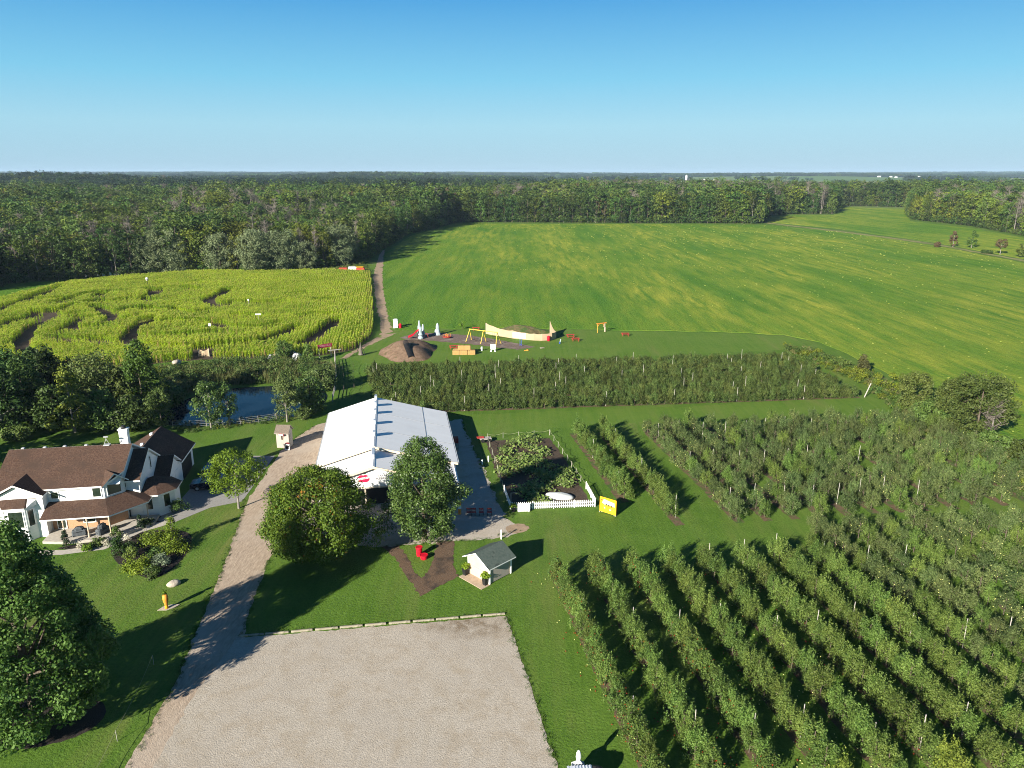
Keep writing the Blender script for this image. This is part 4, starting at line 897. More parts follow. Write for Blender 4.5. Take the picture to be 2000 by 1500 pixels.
# ------------------------------------------------------------------ small shed with planters
sh = thing('garden_shed', 'small cream shed with green grey gable roof on a paved pad', 'shed', (-2.3, 68.0), R(-45))
b = MB(); b.prism([(-1.55, -1.5), (1.55, -1.5), (1.55, 1.5), (-1.55, 1.5)], .05, 2.05); gable_y(b, -1.49, 1.49, -1.5, 0, 1.5, 2.05, 2.85); b.build('wall', M['cream'], sh)
b = MB(); b.slab([(0, -2.0, 3.1), (0, 1.85, 3.1), (2.0, 1.85, 2.0), (2.0, -2.0, 2.0)], .12); b.slab([(-.001, -2.0, 3.1), (-.001, 1.85, 3.1), (-2.0, 1.85, 2.0), (-2.0, -2.0, 2.0)], .12); b.build('roof', [M['greyshingle'], M['white']], sh)
for s in (-1, 1): MB().box((s*1.55-.09, -1.59, .05), (s*1.55+.09, -1.41, 2.05)).build('corner_board', M['white'], sh)
MB().box((1.46, 1.41, .05), (1.64, 1.59, 2.05)).build('corner_board', M['white'], sh)
b = MB(); b.box((-1.35, -1.53, .3), (1.3, -1.505, 1.15)); b.build('counter_hatch', M['cream'], sh)
b = MB(); b.box((1.553, -1.2, .1), (1.575, -.02, 1.8)).box((1.553, .02, .1), (1.575, 1.2, 1.8)); b.build('side_door', M['greyboard'], sh)
pd = MB(); pd.prism([(-1.75, -2.75), (1.7, -2.75), (1.7, -1.5), (-1.75, -1.5)], 0, .05); pd.build('paved_pad', M['pave'], sh)
def leafball(r, n, leaf, m, zc, seed, flat=.7):
    rs = np.random.default_rng(seed); cs = [(rs.normal()*r*.35, rs.normal()*r*.35, zc+rs.normal()*r*.2) for _ in range(6)]
    return leaf_mesh('foliage', [clump_leaves(cs, [r*.75]*6, n//6, leaf, rs, flat, .6)], [M[m]])
def lp(o_xy, ang, x, y): return (o_xy[0]+x*cos(ang)-y*sin(ang), o_xy[1]+x*sin(ang)+y*cos(ang))
for i, (x, y, lab) in enumerate(((-1.55, -2.0, 'square black planter left of the shed hatch with drooping light green plant'), (1.3, -1.85, 'square black planter at the front corner of the shed, full round green plant'))):
    p = lp((-2.3, 68.0), R(-45), x, y); t = thing('planter', lab, 'planter', (p[0], p[1], .05), R(-45))
    b = MB(); b.add([(-.2,-.2,0),(.2,-.2,0),(.2,.2,0),(-.2,.2,0),(-.27,-.27,.75),(.27,-.27,.75),(.27,.27,.75),(-.27,.27,.75)], [(3,2,1,0),(4,5,6,7),(0,1,5,4),(1,2,6,5),(2,3,7,6),(3,0,4,7)]); b.build('pot', M['dark'], t)
    link('foliage', leafball(.42+.05*i, 340, .2, 'potplant', 1.0, 900+i), t)
cc = lp((-2.3, 68.0), R(-45), .6, 2.6)
def post(xy, h, r, m, name, label, cat, group=None, lean=(0, 0)):
    o = MB().tube((0, 0, 0), (lean[0], lean[1], h), r, r*.95, 8).build(name, M[m], None, False, (xy[0], xy[1], 0)); return tag(o, label, cat, group)
vp = thing('vent_pipe', 'white pipe standing behind the small shed at the gravel edge', 'pipe', G(979, 1053)); MB().tube((0, 0, 0), (0, 0, 1.0), .07, .07, 10).build('pipe', M['white'], vp); MB().lathe([(.1, 1.0), (.1, 1.12), (.06, 1.18)], 10).build('cap', M['white'], vp)

# ------------------------------------------------------------------ front lawn things
def lumpy(name, sx, sy, sz, seed, m, parent=None, loc=None, rz=0, ns=14, nr=9, amp=.1, sink=.25):
    rs = np.random.default_rng(seed); ph = rs.uniform(0, 6.28, 6); mb = MB(); vs = []
    for j in range(nr+1):
        th = pi*j/nr
        for i in range(ns):
            a = 2*pi*i/ns; d = 1+amp*(sin(2*a+ph[0])*sin(th)+.7*sin(3*a+ph[1]+2*th)+.6*cos(3*th+ph[2]))
            vs.append((sx*d*sin(th)*cos(a), sy*d*sin(th)*sin(a), sz*d*cos(th)+sz*(1-sink*2)))
    fs = [(j*ns+i, (j+1)*ns+i, (j+1)*ns+(i+1) % ns, j*ns+(i+1) % ns) for j in range(nr) for i in range(ns)]
    mb.add(vs, fs); return mb.build(name, M[m], parent, True, loc, rz)
tag(lumpy('boulder', .68, .5, .33, 3, 'rock', None, (-34.15, 65.75, 0), .5, amp=.06), 'smooth pale boulder lying on the lawn above the carrot figure', 'boulder')
cx, cy = G(326, 1189)
st = patch('slab', [(cx-.75, cy-.35), (cx-.5, cy+.25), (cx+.2, cy+.65), (cx+.95, cy+.65), (cx+.7, cy+.2), (cx+.1, cy-.3)], .02, M['rock'], .2, .03)
st.name = 'stone_slab'; del st['kind']; tag(st, 'flat stone slab set in the lawn under the carrot figure', 'slab'); 
sm_ = st.modifiers.new('thick', 'SOLIDIFY'); sm_.thickness = .05; sm_.offset = 1
ca = thing('carrot_figure', 'tall orange carrot lawn figure with green top on a stone slab', 'statue', (cx, cy, .07), .3)
b = MB(); b.lathe([(.09, 0), (.14, .25), (.17, .5), (.24, .8), (.27, 1.1), (.25, 1.35), (.15, 1.46)], 14); b.build('carrot', M['orange'], ca, True)
b = MB(); b.lathe([(.16, 0), (.15, .35), (.09, .4)], 12); b.build('boots', M['signyellow'], ca, True)
link('leafy_top', leafball(.2, 90, .17, 'lime', 1.68, 77, 1.3), ca)
# rope run on short stakes at the lower left
rp = [(-30.3, 53.2), (-28.9, 44.5), (-28.2, 38.0)]
for i, (p, lab) in enumerate(zip(rp[:2], ('short thin stake in the shaded lawn holding the rope end', 'short thin stake in the sunlit lawn where the rope bends'))):
    post(p, .95, .022, 'stake', 'lawn_stake', lab, 'stake')
b = MB()
for a, c in zip(rp[:-1], rp[1:]):
    pts = [(a[0]+(c[0]-a[0])*k/10, a[1]+(c[1]-a[1])*k/10, .92-.25*(1-(k/5-1)**2)) for k in range(11)]; b.path(pts, .016, 5)
tag(b.build('lawn_rope', M['rope']), 'thin pale rope strung between stakes across the lower left lawn', 'rope')
# red bins
for (u, v), hh, r0, r1, lab in (((819, 1085), 1.0, .30, .36, 'tall red barrel on the lawn beside the mulch path'), ((828, 1091), .42, .36, .42, 'low red tub on the lawn in front of the tall red barrel')):
    x, y = G(u, v); t = thing('red_barrel' if hh > .5 else 'red_tub', lab, 'barrel' if hh > .5 else 'tub', (x, y))
    b = MB(); b.lathe([(r0, 0), (r1, hh), (r1+.03, hh), (r1+.03, hh+.05), (r1-.03, hh+.05), (r0-.03, .06)], 20); b.build('tub', M['red'], t, False)
    b = MB(); b.lathe([(r1+.034, hh-.02), (r1+.045, hh), (r1+.034, hh+.03)], 20); b.build('rim', M['red'], t)
# timbers along the gravel lot
A_ = Vector((-24.5, 57.15)); Bv = Vector((-.6, 60.65)); L_ = (Bv-A_).length; dv = (Bv-A_)/L_; ang_ = math.atan2(dv.y, dv.x)
nT = 11; seg = L_/nT
look = ['pale', 'weathered grey', 'split', 'greenish', 'straight', 'sunken', 'mossy', 'bright']
for k in range(nT):
    p = A_+dv*(seg*(k+.5)); l = seg*random.uniform(.86, .97)
    b = MB(); b.bbox((-l/2, -.10, 0), (l/2, .10, .15+random.uniform(-.03, .02)), .03)
    tag(b.build('landscape_timber', M['timber'], None, False, (p.x, p.y, 0), ang_+random.uniform(-.012, .012)), 'pale timber kerb, %s from the driveway end along the gravel lot top edge' % nth(k+1), 'timber', 'timbers edging the gravel lot')

# kiosk roof at the bottom edge
kx, ky = 4.55, 40.75
ks = thing('lantern_kiosk', 'small kiosk with corrugated zinc roof and white lantern beside the orchard', 'kiosk', (kx, ky), R(4))
b = MB(); b.box((-.75, -.9, 0), (.75, .1, 1.15)); b.build('base', M['dark'], ks)
b = MB()
for k in range(8):
    x0 = -.85+k*.2125; b.add([(x0, -1.3, 1.3), (x0+.106, -1.3, 1.36), (x0+.2125, -1.3, 1.3), (x0, -.05, 1.42), (x0+.106, -.05, 1.48), (x0+.2125, -.05, 1.42)], [(0, 1, 4, 3), (1, 2, 5, 4)]); b.add([(x0, -1.3, 1.27), (x0+.2125, -1.3, 1.27), (x0+.2125, -.05, 1.39), (x0, -.05, 1.39)], [(0, 3, 2, 1)])
b.build('roof', M['silver'], ks)
b = MB(); b.add([(-.45, .0, 1.1), (.45, .0, 1.1), (.45, .62, 1.1), (-.45, .62, 1.1), (-.1, .3, 1.55), (.1, .3, 1.55)], [(0,1,5,4), (1,2,5), (2,3,4,5), (3,0,4), (3,2,1,0)]); b.box((-.4, .02, 0), (.4, .6, 1.1)); b.build('lantern_base', M['greypipe'], ks)
b = MB(); b.lathe([(.06, 1.45), (.15, 1.6), (.19, 1.85), (.15, 2.15), (.06, 2.35)], 14, 0, (0, .3)); b.build('lantern', M['white'], ks, True)
lumpy('drum', .62, .5, .55, 8, 'dark', ks, (1.1, -.2, .6), 0, amp=.04)

# ------------------------------------------------------------------ pumpkin patch fences
def fence_picket(name, a, b_, h, label):
    t = thing(name, label, 'fence', (a[0], a[1]), math.atan2(b_[1]-a[1], b_[0]-a[0])); L = math.hypot(b_[0]-a[0], b_[1]-a[1])
    mb = MB(); n = int(L/.24)
    for k in range(n):
        x = .1+(L-.2)*k/max(1, n-1); mb.box((x-.055, -.035, .08), (x+.055, -.012, h)); mb.add([(x-.055, -.035, h), (x+.055, -.035, h), (x, -.024, h+.08), (x-.055, -.012, h), (x+.055, -.012, h)], [(0, 1, 2), (3, 2, 4), (0, 2, 3), (1, 4, 2)])
    mb.build('pickets', M['white'], t); r = MB(); r.box((.06, -.01, .25), (L-.06, .03, .34)).box((.06, -.01, h-.3), (L-.06, .03, h-.21)); r.build('rails', M['white'], t)
    m = max(2, int(L/2.4)+1)
    for k in range(m): x = L*k/(m-1); MB().bbox((x-.055, -.04, 0), (x+.055, .07, h+.12), .02).build('post', M['white'], t)
fence_picket('picket_fence', G(1000, 996), G(1162, 990), .95, 'white picket fence along the near side of the pumpkin patch')
fence_picket('picket_fence', G(1163, 988), G(1145, 955), .95, 'short white picket fence at the right corner of the pumpkin patch')
fence_picket('picket_fence', G(997, 995), G(985, 962), .95, 'short white picket fence in shade at the left corner of the pumpkin patch')
def rope_fence(pts, n, label, h=.9, rm='rope', pm='stake'):
    t = thing('rope_fence', label, 'fence', (pts[0][0], pts[0][1]))
    o = pts[0]; q = [(x-o[0], y-o[1]) for x, y in pts]; P = []
    for a, b_ in zip(q[:-1], q[1:]):
        for k in range(n): P.append((a[0]+(b_[0]-a[0])*k/n, a[1]+(b_[1]-a[1])*k/n))
    P.append(q[-1])
    for p in P: MB().tube((p[0], p[1], 0), (p[0], p[1], h+.05), .035, .03, 7).build('post', M[pm], t)
    r = MB()
    for a, b_ in zip(P[:-1], P[1:]): r.path([(a[0]+(b_[0]-a[0])*k/6, a[1]+(b_[1]-a[1])*k/6, h-.28*(1-(k/3-1)**2)) for k in range(7)], .026, 5)
    r.build('rope', M[rm], t)
rope_fence([G(952, 858), G(1073, 850)], 4, 'sagging rope fence along the far side of the pumpkin patch')
rope_fence([G(1074, 850), G(1108, 900), G(1144, 955)], 4, 'sagging rope fence along the right side of the pumpkin patch')
rope_fence([G(952, 860), G(972, 920), G(984, 962)], 4, 'sagging rope fence along the left side of the pumpkin patch')
x, y = G(1092, 972); tag(lumpy('row_cover', 2.0, .75, .5, 21, 'sheet', None, (x, y, 0), R(-14), 18, 9, .05, .35), 'humped grey cover sheet over plants in the pumpkin patch', 'cover')
x, y = G(1006, 1000); t = thing('gate_sign', 'white board sign at the left end of the picket fence', 'sign', G(1023, 1000), .05)
b = MB(); b.box((-.75, -.05, .1), (.75, 0, 1.15)); b.build('board', M['white'], t); 
for s in (-.6, .6): MB().box((s-.05, 0.003, 0), (s+.05, .08, 1.2)).build('post', M['white'], t)
t = thing('potted_plant', 'green potted plant beside the picket fence gate post', 'plant', G(1003, 999)); MB().lathe([(.2, 0), (.26, .4)], 12).build('pot', M['dark'], t); link('foliage', leafball(.4, 240, .2, 'potplant', .8, 5), t)
t = thing('garden_gate', 'thin pale gate frame behind the picket fence corner', 'gate', G(998, 990)); b = MB(); b.tube((0, 0, 0), (0, 0, 1.9), .04, .04, 6).tube((0, 0, 1.88), (.75, .05, 1.88), .035, .035, 6); b.build('frame', M['stake'], t)
# junk at the far left corner: old planks and a tipped cart
t = thing('old_cart', 'tipped dark old cart with orange boards at the garden far corner', 'cart', G(948, 862), .2); b = MB(); b.box((-.9, -.5, .45), (.9, .5, .6)); b.build('bed', M['rail'], t)
b = MB(); b.box((-1.3, -.2, .62), (-.2, .5, .7)); b.build('boards', M['redwood'], t)
for s in (-.5, .5):
    for xx in (-.5, .5): MB().tube((xx, s*1.08, .3), (xx, s*1.2, .3), .3, .3, 14).build('wheel', M['tyre'], t)
for p, hh, lab in ((G(954, 902), .9, 'white post stump in the shaded grass by the garden'), (G(942, 907), .7, 'shorter pale post in the shaded grass by the gravel yard')): post(p, hh, .11, 'white', 'white_post', lab, 'post')
# dark benches and items along the barn's right wall
for k, (u, lab) in enumerate(((916, 'leftmost dark red bench in the row on the shaded gravel yard'), (925.5, 'second dark red bench from the barn in the row on the shaded yard'), (940, 'third dark red bench from the barn in the row on the shaded yard'), (956, 'rightmost dark red bench in the row on the shaded gravel yard'))):
    x, y = G(u, 1006); t = thing('yard_bench', lab, 'bench', (x, y), .1, 'dark benches on the shaded yard')
    t.scale = (.58, .8, .95)
    b = MB()
    for q in range(4): b.box((-.5, -.25+q*.12, .42), (.5, -.15+q*.12, .46))
    b.build('seat', M['redwood'], t); b = MB(); b.box((-.5, .26, .55), (.5, .3, .68)).box((-.5, .28, .74), (.5, .32, .87)); b.build('backrest', M['redwood'], t)
    for s in (-.42, .42): MB().box((s-.04, -.25, 0), (s+.04, .28, .42)).box((s-.04, .22, .42), (s+.04, .29, .85)).build('leg', M['dark'], t)
x, y = G(898, 1004); t = thing('display_post', 'orange and white banded post at the barn front corner', 'post', (x, y)); MB().lathe([(.2, 0), (.2, .75)], 12).build('lower_band', M['orange'], t); MB().lathe([(.2, .752), (.2, 1.25)], 12).build('middle_band', M['white'], t); MB().lathe([(.2, 1.252), (.2, 1.7), (.1, 1.75)], 12).build('upper_band', M['orange'], t)
for (u, v), lab in (((888, 866), 'dark red crate stack against the barn side wall, farther one'), ((889, 880), 'dark crate stack against the barn side wall, nearer one')):
    x, y = G(u, v); t = thing('crate_stack', lab, 'crates', (x, y), ANG)
    for q in range(2):
        b = MB(); b.box((-.55, -.5, q*.5+.02), (.55, .5, q*.5+.06))
        for s in range(4): b.box((-.55, -.5, q*.5+.08+s*.1), (.55, -.46, q*.5+.15+s*.1)).box((-.55, .46, q*.5+.08+s*.1), (.55, .5, q*.5+.15+s*.1)).box((-.55, -.455, q*.5+.08+s*.1), (-.51, .455, q*.5+.15+s*.1)).box((.51, -.455, q*.5+.08+s*.1), (.55, .455, q*.5+.15+s*.1))
        b.build('crate', M['redwood'] if v < 870 else M['rail'], t)
# face board
fb0 = Vector(G(1171, 999)); fb1 = Vector(G(1203, 1009)); fa = math.atan2(fb1.y-fb0.y, fb1.x-fb0.x); fl = (fb1-fb0).length
t = thing('photo_board', 'bright yellow face cut-out board with red spot and dark holes', 'board', (fb0.x, fb0.y), fa); FH = 1.95
b = MB(); b.box((0, -.03, .12), (fl, .03, FH+.12)); b.build('panel', M['signyellow'], t)
b = MB(); pts = [(.3, 1.2), (.55, 1.75), (1.1, 1.65), (fl-.25, 1.55), (fl-.2, 1.0), (1.2, 1.1), (.7, 1.0)]; pts = [(x*fl/2.2 if x < 1.5 else x, z+.12) for x, z in pts]; b.add([(x, -.034, z) for x, z in pts], [tuple(range(len(pts)-1, -1, -1))]); b.build('painted_sky', M['signpale'], t)
def disc(x, z, r, m, nm, y=-.037, sz=1.0):
    b = MB(); b.add([(x+r*cos(2*pi*k/16), y, z+r*sz*sin(2*pi*k/16)) for k in range(16)], [tuple(range(16))]); b.build(nm, M[m], t)
disc(.28, 1.72, .13, 'orange', 'red_spot'); disc(.28, 1.72, .09, 'applered', 'red_spot_centre', -.039)
for x, z in ((fl*.40, 1.2), (fl*.56, 1.15), (fl*.71, 1.12)): disc(x, z, .10, 'dark', 'face_hole', -.04, 1.25)
for x, z, r in ((fl*.28, .92, .16), (fl*.72, .78, .17), (fl*.80, .70, .13)): disc(x, z, r, 'orange', 'painted_pumpkin', -.041)
for x, z, r in ((fl*.31, .72, .10), (fl*.64, .62, .11)): disc(x, z, r, 'signpale', 'painted_gourd', -.043)
for x in (.3, fl-.3): MB().box((x-.05, .034, 0), (x+.05, .12, FH)).build('brace', M['rail'], t)
for x in (.05, fl-.05): MB().box((x-.05, -.12, 0), (x+.05, .12, .115)).build('foot', M['rail'], t)

# ------------------------------------------------------------------ playground and field edge
x, y = G(773, 640); t = thing('portable_toilet', 'pale grey white portable toilet at the end of the dirt track', 'toilet', (x, y), .15)
b = MB(); b.bbox((-.6, -.6, 0), (.6, .6, 2.1), .06); b.build('cabin', M['white'], t); b = MB(); b.bbox((-.66, -.66, 2.1), (.66, .66, 2.38), .2); b.build('roof', M['white'], t)
b = MB(); b.box((-.4, -.63, .1), (.4, -.603, 1.95)); b.build('door', M['siding'], t); MB().box((-.15, -.66, 1.2), (.15, -.632, 1.5)).build('notice', M['white'], t)
x, y = G(782, 641); t = thing('red_bin', 'red bin beside the portable toilet', 'bin', (x, y)); MB().lathe([(.38, 0), (.42, .95)], 14).build('tub', M['red'], t); MB().lathe([(.44, .95), (.4, 1.1), (.15, 1.3)], 14).build('lid', M['red'], t)
x, y = G(821, 661); t = thing('climbing_slide', 'pale blue grey rock-shaped play tower with red slide', 'playground', (x, y), .1)
b = MB()
def spire(mb, cx, cy, r, h, seed):
    rs = np.random.default_rng(seed); pr = [(r*(1-.5*z)*rs.uniform(.7, 1.25)*(.5 if z > .99 else 1), z*h) for z in np.linspace(0, 1, 9)]; mb.lathe(pr, 8, 0, (cx, cy))
spire(b, .1, -.5, .62, 3.0, 1); spire(b, -.2, 1.5, .6, 4.3, 2); spire(b, .7, 1.1, .55, 3.4, 3); b.box((-.3, -.4, 1.6), (.6, 1.5, 1.75)); b.build('tower', M['playrock'], t)
b = MB(); sp = [(-.3, .5, 2.0), (-1.0, .4, 1.6), (-1.7, .2, .9), (-2.4, .05, .55), (-3.0, 0, .35)]
for p, q in zip(sp[:-1], sp[1:]):
    b.add([(p[0], p[1]-.35, p[2]), (p[0], p[1]+.35, p[2]), (q[0], q[1]+.35, q[2]), (q[0], q[1]-.35, q[2])], [(0, 1, 2, 3), (3, 2, 1, 0)])
    for s in (-.35, .35): b.add([(p[0], p[1]+s-.04, p[2]-.05), (q[0], q[1]+s-.04, q[2]-.05), (q[0], q[1]+s-.04, q[2]+.3), (p[0], p[1]+s-.04, p[2]+.3), (p[0], p[1]+s+.04, p[2]-.05), (q[0], q[1]+s+.04, q[2]-.05), (q[0], q[1]+s+.04, q[2]+.3), (p[0], p[1]+s+.04, p[2]+.3)], [(0,1,2,3), (7,6,5,4), (3,2,6,7), (0,4,5,1)])
b.build('slide', M['red'], t)
b = MB(); b.path([(1.0+1.0*(k/10), .3, .2+1.1*sin(pi*k/10)) for k in range(11)], .06, 6); b.build('crawl_arch', M['redwood'], t)
x, y = G(855, 654); t = thing('climbing_spire', 'lone pale grey rock-shaped climbing spire', 'playground', (x, y)); b = MB(); spire(b, 0, 0, .75, 3.1, 5); spire(b, -.4, -.2, .5, 1.5, 6); b.build('spire', M['playrock'], t)
x, y = G(873, 660); t = thing('merry_go_round', 'small orange red roundabout on the play mulch', 'playground', (x, y)); MB().lathe([(1.1, .3), (1.1, .38)], 18).build('deck', M['redwood'], t); MB().tube((0, 0, 0), (0, 0, .3), .2, .2, 10).build('pivot', M['dark'], t)
b = MB()
for k in range(4): a = k*pi/2+.3; b.path([(cos(a)*.3, sin(a)*.3, .38), (cos(a)*.35, sin(a)*.35, 1.0), (cos(a)*.95, sin(a)*.95, 1.0), (cos(a)*1.0, sin(a)*1.0, .38)], .035, 5)
b.build('handrail', M['orange'], t)
# swing set
s0 = Vector(G(918, 666)); s1 = Vector(G(971, 673)); sa = math.atan2(s1.y-s0.y, s1.x-s0.x); sL = (s1-s0).length
t = thing('swing_set', 'yellow swing set frame with three pairs of splayed legs', 'swings', (s0.x, s0.y), sa)
MB().tube((-.2, 0, 3.0), (sL+.2, 0, 3.0), .09, .09, 8).build('crossbar', M['yellow'], t)
for k, xx in enumerate((0, sL/2, sL)):
    for s in (-1.25, 1.25): MB().tube((xx+(-.5 if k == 0 else .5 if k == 2 else 0)*.8, s, 0), (xx, 0, 3.0), .075, .075, 7).build('leg', M['yellow'], t)
for xx in (sL*.13, sL*.36, sL*.63, sL*.87):
    b = MB(); b.tube((xx-.25, 0, .5), (xx-.25, 0, 3), .015, .015, 4).tube((xx+.25, 0, .5), (xx+.25, 0, 3), .015, .015, 4).box((xx-.28, -.1, .46), (xx+.28, .1, .5)); b.build('swing', M['dark'], t)
# curved board wall
wp = [G(*p) for p in ((949, 652), (962, 654.5), (984, 658), (1001, 661), (1026, 663.5), (1043, 665), (1059, 665.5), (1078, 664.5), (1086, 661), (1080, 656), (1074, 652))]
hts = [2.9, 2.4, 1.9, 2.05, 1.75, 1.75, 1.75, 1.9, 1.75, 2.0, 3.4]
t = thing('board_wall', 'long curved beige board wall round a weedy mound', 'wall', (wp[0][0], wp[0][1])); o = wp[0]; wq = [(a-o[0], c-o[1]) for a, c in wp]
for k in range(len(wq)-1):
    (x0, y0), (x1, y1) = wq[k], wq[k+1]; L = math.hypot(x1-x0, y1-y0); nx, ny = -(y1-y0)/L*.06, (x1-x0)/L*.06; n = 5; b = MB()
    for q in range(n):
        u0, u1 = q/n, (q+1)/n; h0 = hts[k]+(hts[k+1]-hts[k])*u0-.15*sin(pi*u0); h1 = hts[k]+(hts[k+1]-hts[k])*u1-.15*sin(pi*u1)
        P = [(x0+(x1-x0)*u0, y0+(y1-y0)*u0), (x0+(x1-x0)*u1, y0+(y1-y0)*u1)]
        b.add([(P[0][0], P[0][1], 0), (P[1][0], P[1][1], 0), (P[1][0], P[1][1], h1), (P[0][0], P[0][1], h0), (P[0][0]+nx, P[0][1]+ny, 0), (P[1][0]+nx, P[1][1]+ny, 0), (P[1][0]+nx, P[1][1]+ny, h1), (P[0][0]+nx, P[0][1]+ny, h0)], [(0,1,2,3), (7,6,5,4), (3,2,6,7), (0,3,7,4), (1,5,6,2)])
    b.build('panel', M['wallpanel'], t)
for k, (a, c) in enumerate(wq):
    b = MB(); b.box((a-.06, c+.08, 0), (a+.06, c+.2, hts[k]-.1)); b.build('post', M['rail'], t)
(x0, y0), (x1, y1) = wq[3], wq[4]; L = math.hypot(x1-x0, y1-y0); sg = MB(); ux, uy = (x1-x0)/L, (y1-y0)/L; 
sg.T = Matrix.Translation((x0+ux*.1, y0+uy*.1, 0)) @ Matrix.Rotation(math.atan2(uy, ux), 4, 'Z'); sg.box((0, -.06, .25), (L*1.0, -.01, 1.62)); so_ = sg.build('white_board', M['white'], t)
sg2 = MB(); sg2.T = sg.T; sg2.box((.15, -.075, 1.25), (.3, -.062, 1.42)).box((L-.4, -.075, 1.2), (L-.2, -.062, 1.4)); sg2.build('mark', M['greypipe'], so_)
mx_, my_ = G(1030, 654)
def mound(name, c, rx, ry, h, m, label, rz=0, seed=1, cat='mound'):
    rs = np.random.default_rng(seed); n = 44; mb = MB(); ph = rs.uniform(0, 6.28, 8); vs = []
    for j in range(n+1):
        for i in range(n+1):
            u = -1+2*i/n; v = -1+2*j/n; d = math.hypot(u, v); k = 1+.10*sin(3*math.atan2(v, u)+ph[0])+.06*sin(5*math.atan2(v, u)+ph[1]); d /= k
            z = h*max(0, (1-d*d))**1.15*(1+.12*sin(5*u+ph[2])*sin(4*v+ph[3]))+(.05*sin(13*u+ph[4])*sin(11*v+ph[5])*(d < 1))
            vs.append((u*rx*1.1, v*ry*1.1, z-.06))
    mb.add(vs, [(j*(n+1)+i, j*(n+1)+i+1, (j+1)*(n+1)+i+1, (j+1)*(n+1)+i) for j in range(n) for i in range(n)])
    return tag(mb.build(name, M[m], None, True, (c[0], c[1], 0), rz), label, cat)
mound('weedy_mound', (2.3, 187.2), 7.4, 4.2, 2.0, 'weeds', 'low weedy earth mound behind the beige board wall', 0, 3)
x, y = G(1071, 664); t = thing('red_bin', 'red bin in front of the beige board wall', 'bin', (x, y-1.0)); MB().lathe([(.38, 0), (.42, 1.0)], 14).build('tub', M['red'], t); MB().lathe([(.44, 1.0), (.4, 1.12), (.15, 1.3)], 14).build('lid', M['red'], t)
md = G(797, 691); mound('dirt_mound', (-24.0, 166.0), 6.0, 8.6, 2.7, 'mound', 'bare dirt mound carrying a black slide tube', 0, 5)
a0 = G(792, 668, 3.0); a1 = G(803, 699, .6); t = thing('slide_tube', 'black corrugated slide tube lying on the dirt mound', 'tube', (0, 0, 0)); b = MB(); pp = Vector((a0[0], a0[1], 3.0)); qq = Vector((a1[0], a1[1], .62))
t.location = (qq.x, qq.y, 0); pp.x -= qq.x; pp.y -= qq.y; q0 = Vector((0, 0, .62)); n = 26
for k in range(n):
    p_ = q0.lerp(pp, k/n); p2 = q0.lerp(pp, (k+.62)/n); p3 = q0.lerp(pp, (k+1)/n); b.tube(p_, p2, .62, .62, 18, 0, False); b.tube(p2, p3, .62, .57, 18, 0, False)
b.build('tube', M['dark'], t)
# straw bales
x, y = G(905, 692); ba = R(2); rs = np.random.default_rng(4)
def bale(x, y, z, rz, label, L=1.7, Wd=1.1, H=1.0):
    b = MB(); b.bbox((-L/2, -Wd/2, 0), (L/2, Wd/2, H), .07); o = b.build('straw_bale', M['straw'], None, False, (x, y, z), rz); tag(o, label, 'bale', 'straw bales by the playground')
    s = MB()
    for q in (-.3, .3): s.box((q*L-.02, -Wd/2-.008, .02), (q*L+.02, -Wd/2-.002, H-.06)).box((q*L-.02, -Wd/2+.05, H+.002), (q*L+.02, Wd/2-.05, H+.008))
    s.build('twine', M['rope'], o)
for k, w_ in enumerate(('leftmost', 'middle', 'rightmost')): bale(x-1.6+k*1.75, y, 0, ba+rs.normal()*.02, '%s bottom straw bale in the front of the stack' % w_)
for k, w_ in enumerate(('left', 'right')): bale(x-1.55+k*1.8, y+1.2, 0, ba, 'bottom straw bale at the back %s of the stack' % w_)
for k, w_ in enumerate(('left', 'right')): bale(x-.55+k*1.5, y+.75, 1.0, ba+rs.normal()*.03, 'upper %s straw bale on top of the stack' % w_, 1.45, 1.0, .95)
# picnic tables
def picnic(c, rz, label):
    t = thing('picnic_table', label, 'picnic table', c, rz, 'red picnic tables on the play lawn')
    b = MB()
    for q in range(5): b.box((-1.0, -.37+q*.15, .72), (1.0, -.25+q*.15, .76))
    b.build('table_top', M['redwood'], t)
    for s in (-.72, .72): MB().box((-1.0, s-.14, .42), (1.0, s-.01, .46)).box((-1.0, s+.01, .42), (1.0, s+.14, .46)).build('bench', M['redwood'], t)
    for sx in (-.7, .7):
        b = MB(); b.tube((sx, -.75, 0), (sx, -.2, .72), .05, .05, 5).tube((sx, .75, 0), (sx, .2, .72), .05, .05, 5).tube((sx, -.82, .38), (sx, .82, .38), .05, .05, 5); b.build('frame', M['redwood'], t)
for (u, v, rz, lab) in ((1114, 659, .1, 'red picnic table nearest the board wall, farther of the pair'), (1124, 666, .05, 'red picnic table nearer of the pair right of the board wall'), (1221, 656, 0, 'lone red picnic table right of the wooden arch'), (930, 645, .0, 'red picnic table behind the yellow swing set'), (886, 681, .1, 'red picnic table just behind the straw bale stack')):
    picnic((*G(u, v), 0), rz, lab)
